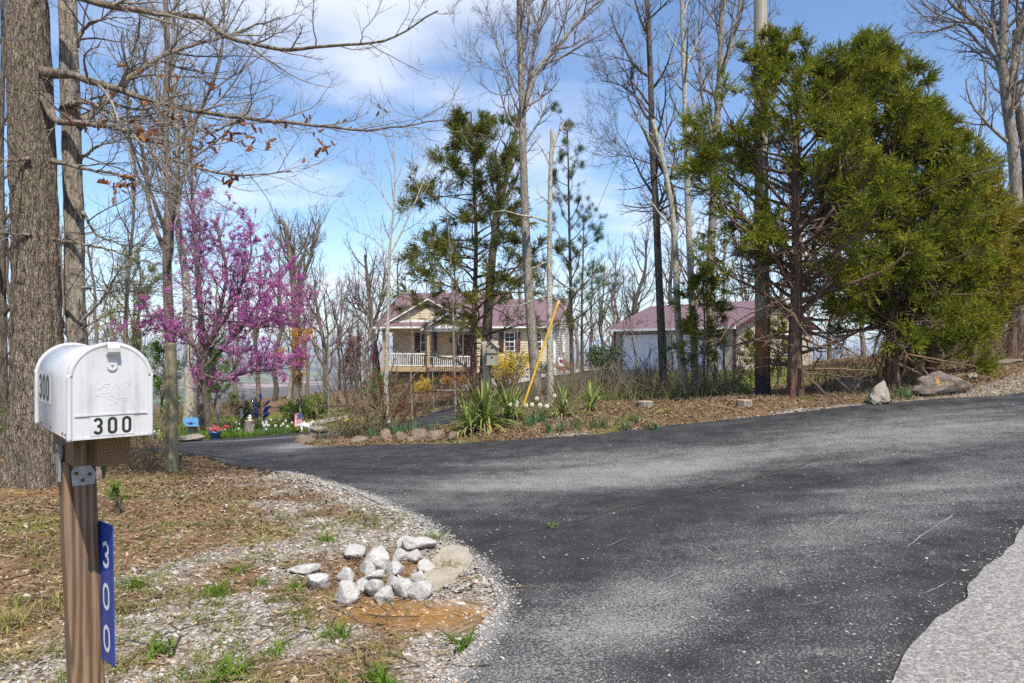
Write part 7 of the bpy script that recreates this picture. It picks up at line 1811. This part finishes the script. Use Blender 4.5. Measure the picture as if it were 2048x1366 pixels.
# grass
def grassy(X, Y, h, w, mat, name, label, n_each=5, lean=.8, seg=2):
    P = np.column_stack([X, Y, zg(X, Y) - .008]); V, F = blades(P, n_each, h, w, rs, lean, seg); return tag(build(name, V, F, M[mat]), label, "grass", kind="stuff")
X, Y = sample(30000, 2.3, 13, .85, -.86, .2); p = np.stack([X, Y], -1); cl = fbm(p * 1.5, 3, 91) * .5 + fbm(p * 9, 2, 92) * .5; k = free(X, Y) & (cl > .60); X, Y = X[k], Y[k]
grassy(X, Y, .030 + .04 * rs.random(len(X)), .0022, 'grass_mix', "grass", "sparse green grass sprouting through the ground at the left", 5)
X, Y = sample(15000, 2.3, 13, .85, -.86, .2); p = np.stack([X, Y], -1); cl = fbm(p * 1.2, 3, 95) * .6 + fbm(p * 4, 2, 96) * .4; g, s, gn = masks(X, Y); k = free(X, Y) & (cl > .54) & (rs.random(len(X)) > g * .8); X, Y = X[k], Y[k]
grassy(X, Y, .035 + .05 * rs.random(len(X)), .0018, 'grass_dry', "dry_grass", "tan dry grass scattered over the ground at the left", 5, 1.2)
X, Y = sample(34000, 10.5, 46, 1.0, -.75, .95); g, s, gn = masks(X, Y); p = np.stack([X, Y], -1); k = free(X, Y) & (rs.random(len(X)) < gn * .9 + .10 * (fbm(p * 1.5, 3, 97) > .55)) & (g < .6); X, Y = X[k], Y[k]
grassy(X, Y, (.05 + .08 * rs.random(len(X))) * np.interp(Y, [10, 40], [.8, 1.5]), .0045, 'grass', "grass", "green spring grass on the bank, the lawn and the garden", 4, .7)
X, Y = sample(12000, 10.5, 20, 1.0, -.1, .95); g, s, gn = masks(X, Y); p = np.stack([X, Y], -1); k = free(X, Y) & (fbm(p * .9, 3, 98) > .5 - .12 * (X > 5)); X, Y = X[k], Y[k]
grassy(X, Y, .06 + .10 * rs.random(len(X)), .0032, 'straw', "dry_grass", "tan dry grass along the road's far side", 4, 1.0)
X, Y = sample(3800, 15, 22, 1.0, .12, .34); k = free(X, Y); X, Y = X[k], Y[k]
grassy(X, Y, .18 + .25 * rs.random(len(X)), .005, 'grass', "tall_grass", "tall green grass before the garage drive", 3, .6)
X, Y = sample(5500, 17, 22, 1.0, -.56, -.27); k = free(X, Y); X, Y = X[k], Y[k]
grassy(X, Y, .08 + .16 * rs.random(len(X)), .012, 'leafgreen', "ground_cover", "bright green leafy ground cover along the garden bed", 3, .9)
# separate tufts one can pick out
for i, (px, py, n, h, mat, lab) in enumerate([(650, 1085, 26, .09, 'grass', "bright green grass tuft in the gravel above the rock pile"), (430, 1190, 46, .10, 'grass', "wide green grass tuft between post and rock pile"), (480, 1150, 20, .08, 'grass', "green grass tuft left of the rock pile, upper"), (520, 1170, 16, .08, 'grass', "green grass tuft left of the rock pile, next to the grey cube stone"),
                                         (590, 1182, 16, .09, 'grass', "green grass tuft touching the left end of the rock pile"), (675, 1270, 30, .10, 'grass', "broad-bladed green tuft below the rock pile"), (550, 1300, 20, .08, 'grass', "small green tuft at the lower middle of the gravel"), (320, 1310, 14, .09, 'leafgreen', "leafy green weed right of the blue plate"),
                                         (870, 1082, 20, .09, 'grass', "green tuft at the drive edge above the concrete pad"), (935, 1290, 14, .11, 'leafgreen', "broad-leaved green weed overhanging the drive edge"), (450, 1350, 18, .1, 'leafgreen', "green weed at the photo's bottom edge, left"), (760, 1362, 22, .11, 'leafgreen', "green weed at the photo's bottom edge, right"), (30, 1215, 12, .07, 'grass', "lone green tuft at the photo's left edge"), (30, 1255, 60, .11, 'grass_dry', "straw-coloured grass tuft at the photo's left edge"), (120, 1215, 46, .12, 'grass_dry', "straw-coloured grass tuft behind the mailbox post"), (250, 1230, 50, .10, 'grass_dry', "straw-coloured tuft just right of the blue plate"),
                                         (262, 1180, 40, .09, 'grass', "green tuft right of the post, above the straw tuft"), (1103, 1062, 12, .05, 'grass', "grass sprouting from the seam crack in the drive"), (1240, 1020, 6, .04, 'grass', "tiny sprouts further up the seam crack"), (860, 1180, 14, .05, 'grass_dry', "dry tuft at the rock pile's right front"), (903, 1140, 40, .10, 'grass_dry', "tan grass fringe along the concrete pad")]):
    q = gp(px, py); r = np.random.default_rng(700 + i); b = np.array([q[0], q[1], gz(*q) + (.03 if px > 1000 else 0)]); P = b + np.column_stack([r.normal(size=(n, 2)) * h * .42, np.zeros(n) - .008])
    V, F = blades(P, 3, h, .0075 if mat == 'leafgreen' else .0028, r, .95, 4); o = build("grass_tuft", V, F, M[mat], loc=b); o.location = b; tag(o, lab, "grass tuft")
q = gp(230, 1030); b = np.array([q[0], q[1], gz(*q)]); t = thing("sapling_shoot", "dark stub with bright green shoots behind the mailbox post", "shoot", b); r = np.random.default_rng(9)
P = np.array([[(0, 0, -.02), (.01, 0, .1), (0, 0, .2)], [(.02, 0, -.02), (.035, 0, .08), (.04, 0, .15)]]); V, F = tubes(P, np.full((2, 3), .012), 6, cap=True); build("stem", V, F, M['bark_dark'], t)
PP = np.vstack([np.array([0, 0, .2]) + r.normal(size=(26, 3)) * np.array([.02, .02, .03]), np.array([.035, 0, .12]) + r.normal(size=(14, 3)) * .018]); V, F = scatter_kites(PP, r.normal(size=PP.shape) * .8 + np.array([0, 0, .8]), .075, .013, r); build("leaves", V, F, M['leafgreen'], t)
# brush on the bank
def brush(name, label, n, xr, dr, h, seed, mat='twig_brush', leafm=None, nl=0):
    r = np.random.default_rng(seed); D = r.random(n) * (dr[1] - dr[0]) + dr[0]; px = r.random(n) * (xr[1] - xr[0]) + xr[0]; X = (px - HX) * D / FPX
    k = free(X, D); X, D = X[k], D[k]; n = len(X); base = np.column_stack([X, D, zg(X, D) - .03]); d = norm(np.column_stack([r.normal(size=(n, 2)) * .45, np.ones(n)])); p = np.zeros((n, 5, 3)); p[:, 0] = base; hh = h * (.4 + .9 * r.random(n))
    for j in range(1, 5): d = norm(d + r.normal(size=(n, 3)) * .18); p[:, j] = p[:, j - 1] + d * (hh / 4)[:, None]
    rad = np.linspace(.006, .0025, 5)[None] * np.ones((n, 1)); b2 = grow(p, rad, 4, .2, 1, (.7, .3), .5, 4, .6, .25, .03, r, .002); b3 = grow(*b2, 2, .2, 1, (.7, .3), .6, 3, .7, .25, .03, r, .0018)
    m = MB().add(*tubes(p, rad, 3)); m.add(*ribbons(*b2)); m.add(*ribbons(*b3)); tag(m.build(name, M[mat]), label, "brush", kind="stuff")
    if leafm and nl:
        P, _ = pts_on(b2[0], nl, r, .2); V, F = scatter_kites(P, r.normal(size=P.shape), .035, .012, r); tag(build(name + "_leaves", V, F, M[leafm]), label + ", its small leaves", "brush", kind="stuff")
brush("brush", "tangle of dry brown brush on the bank left of the yuccas", 2000, (760, 990), (13.2, 19), 1.15, 1, leafm='maple_brown', nl=6000)
brush("brush", "thin dry brush on the bank's left end", 900, (640, 790), (13, 19), .85, 2, leafm='grass_dry', nl=1500)
brush("brush", "tall thin weeds and stems on the slope before the house", 700, (780, 1240), (19, 30), 1.2, 8, leafm='grass_dry', nl=2000)
brush("brush", "dry brush and saplings between snag and garage clump", 1300, (1020, 1480), (14.2, 20), .85, 3, leafm='leafgreen', nl=1800)
brush("brush", "dark thicket of twigs under the right-hand cedars", 500, (1620, 2060), (15.5, 20), 1.0, 4, 'twig_cedar')
brush("brush", "dry twigs around the round post by the drive", 90, (230, 330), (9, 10.5), .5, 5)
brush("brush", "leafless garden brush behind the drive at the left", 500, (0, 480), (19, 27), 1.1, 6, leafm='budgreen', nl=2500)
# multi-stemmed bare shrubs left of the house
for i, (px, D, h, n, lab) in enumerate([(728, 16, 2.9, 9, "tall many-stemmed bare shrub left of the slender pale sapling"), (700, 17, 2.2, 7, "many-stemmed bare shrub right of the flag, leaning left"), (752, 15.5, 2.2, 6, "many-stemmed bare shrub at the pale sapling's foot"), (1298, 17, 1.6, 6, "thin-stemmed bare shrub before the garage door"), (1440, 17.5, 1.5, 5, "thin bare shrub right of the garage clump")]):
    r = np.random.default_rng(800 + i); x = (px - HX) * D / FPX; b = np.array([x, D, gz(x, D)]); t = thing("bare_shrub", lab, "shrub", b); p = np.zeros((n, 9, 3)); p[:, 0] = b + np.column_stack([r.normal(size=(n, 2)) * .12, np.zeros(n) - .05]); d = norm(np.column_stack([r.normal(size=(n, 2)) * .3, np.ones(n)]))
    for j in range(1, 9): d = norm(d + r.normal(size=(n, 3)) * .06); p[:, j] = p[:, j - 1] + d * (h * (.6 + .5 * r.random(n)) / 8)[:, None]
    rad = np.linspace(.017, .005, 9)[None] * np.ones((n, 1)); b2 = grow(p, rad, 7, .3, 1, (.6, .2), .4, 6, .5, .1, .06, r, .0035); b3 = grow(*b2, 5, .2, 1, (.6, .2), .5, 5, .6, .14, .04, r, .0025)
    MB().add(*tubes(p, rad, 6)).build("stems", M['bark_dark'], t, b); m = MB().add(*tubes(*b2, 3)); m.add(*ribbons(*b3)); tag(m.build("twigs", M['twig'], t, b), kind="stuff")
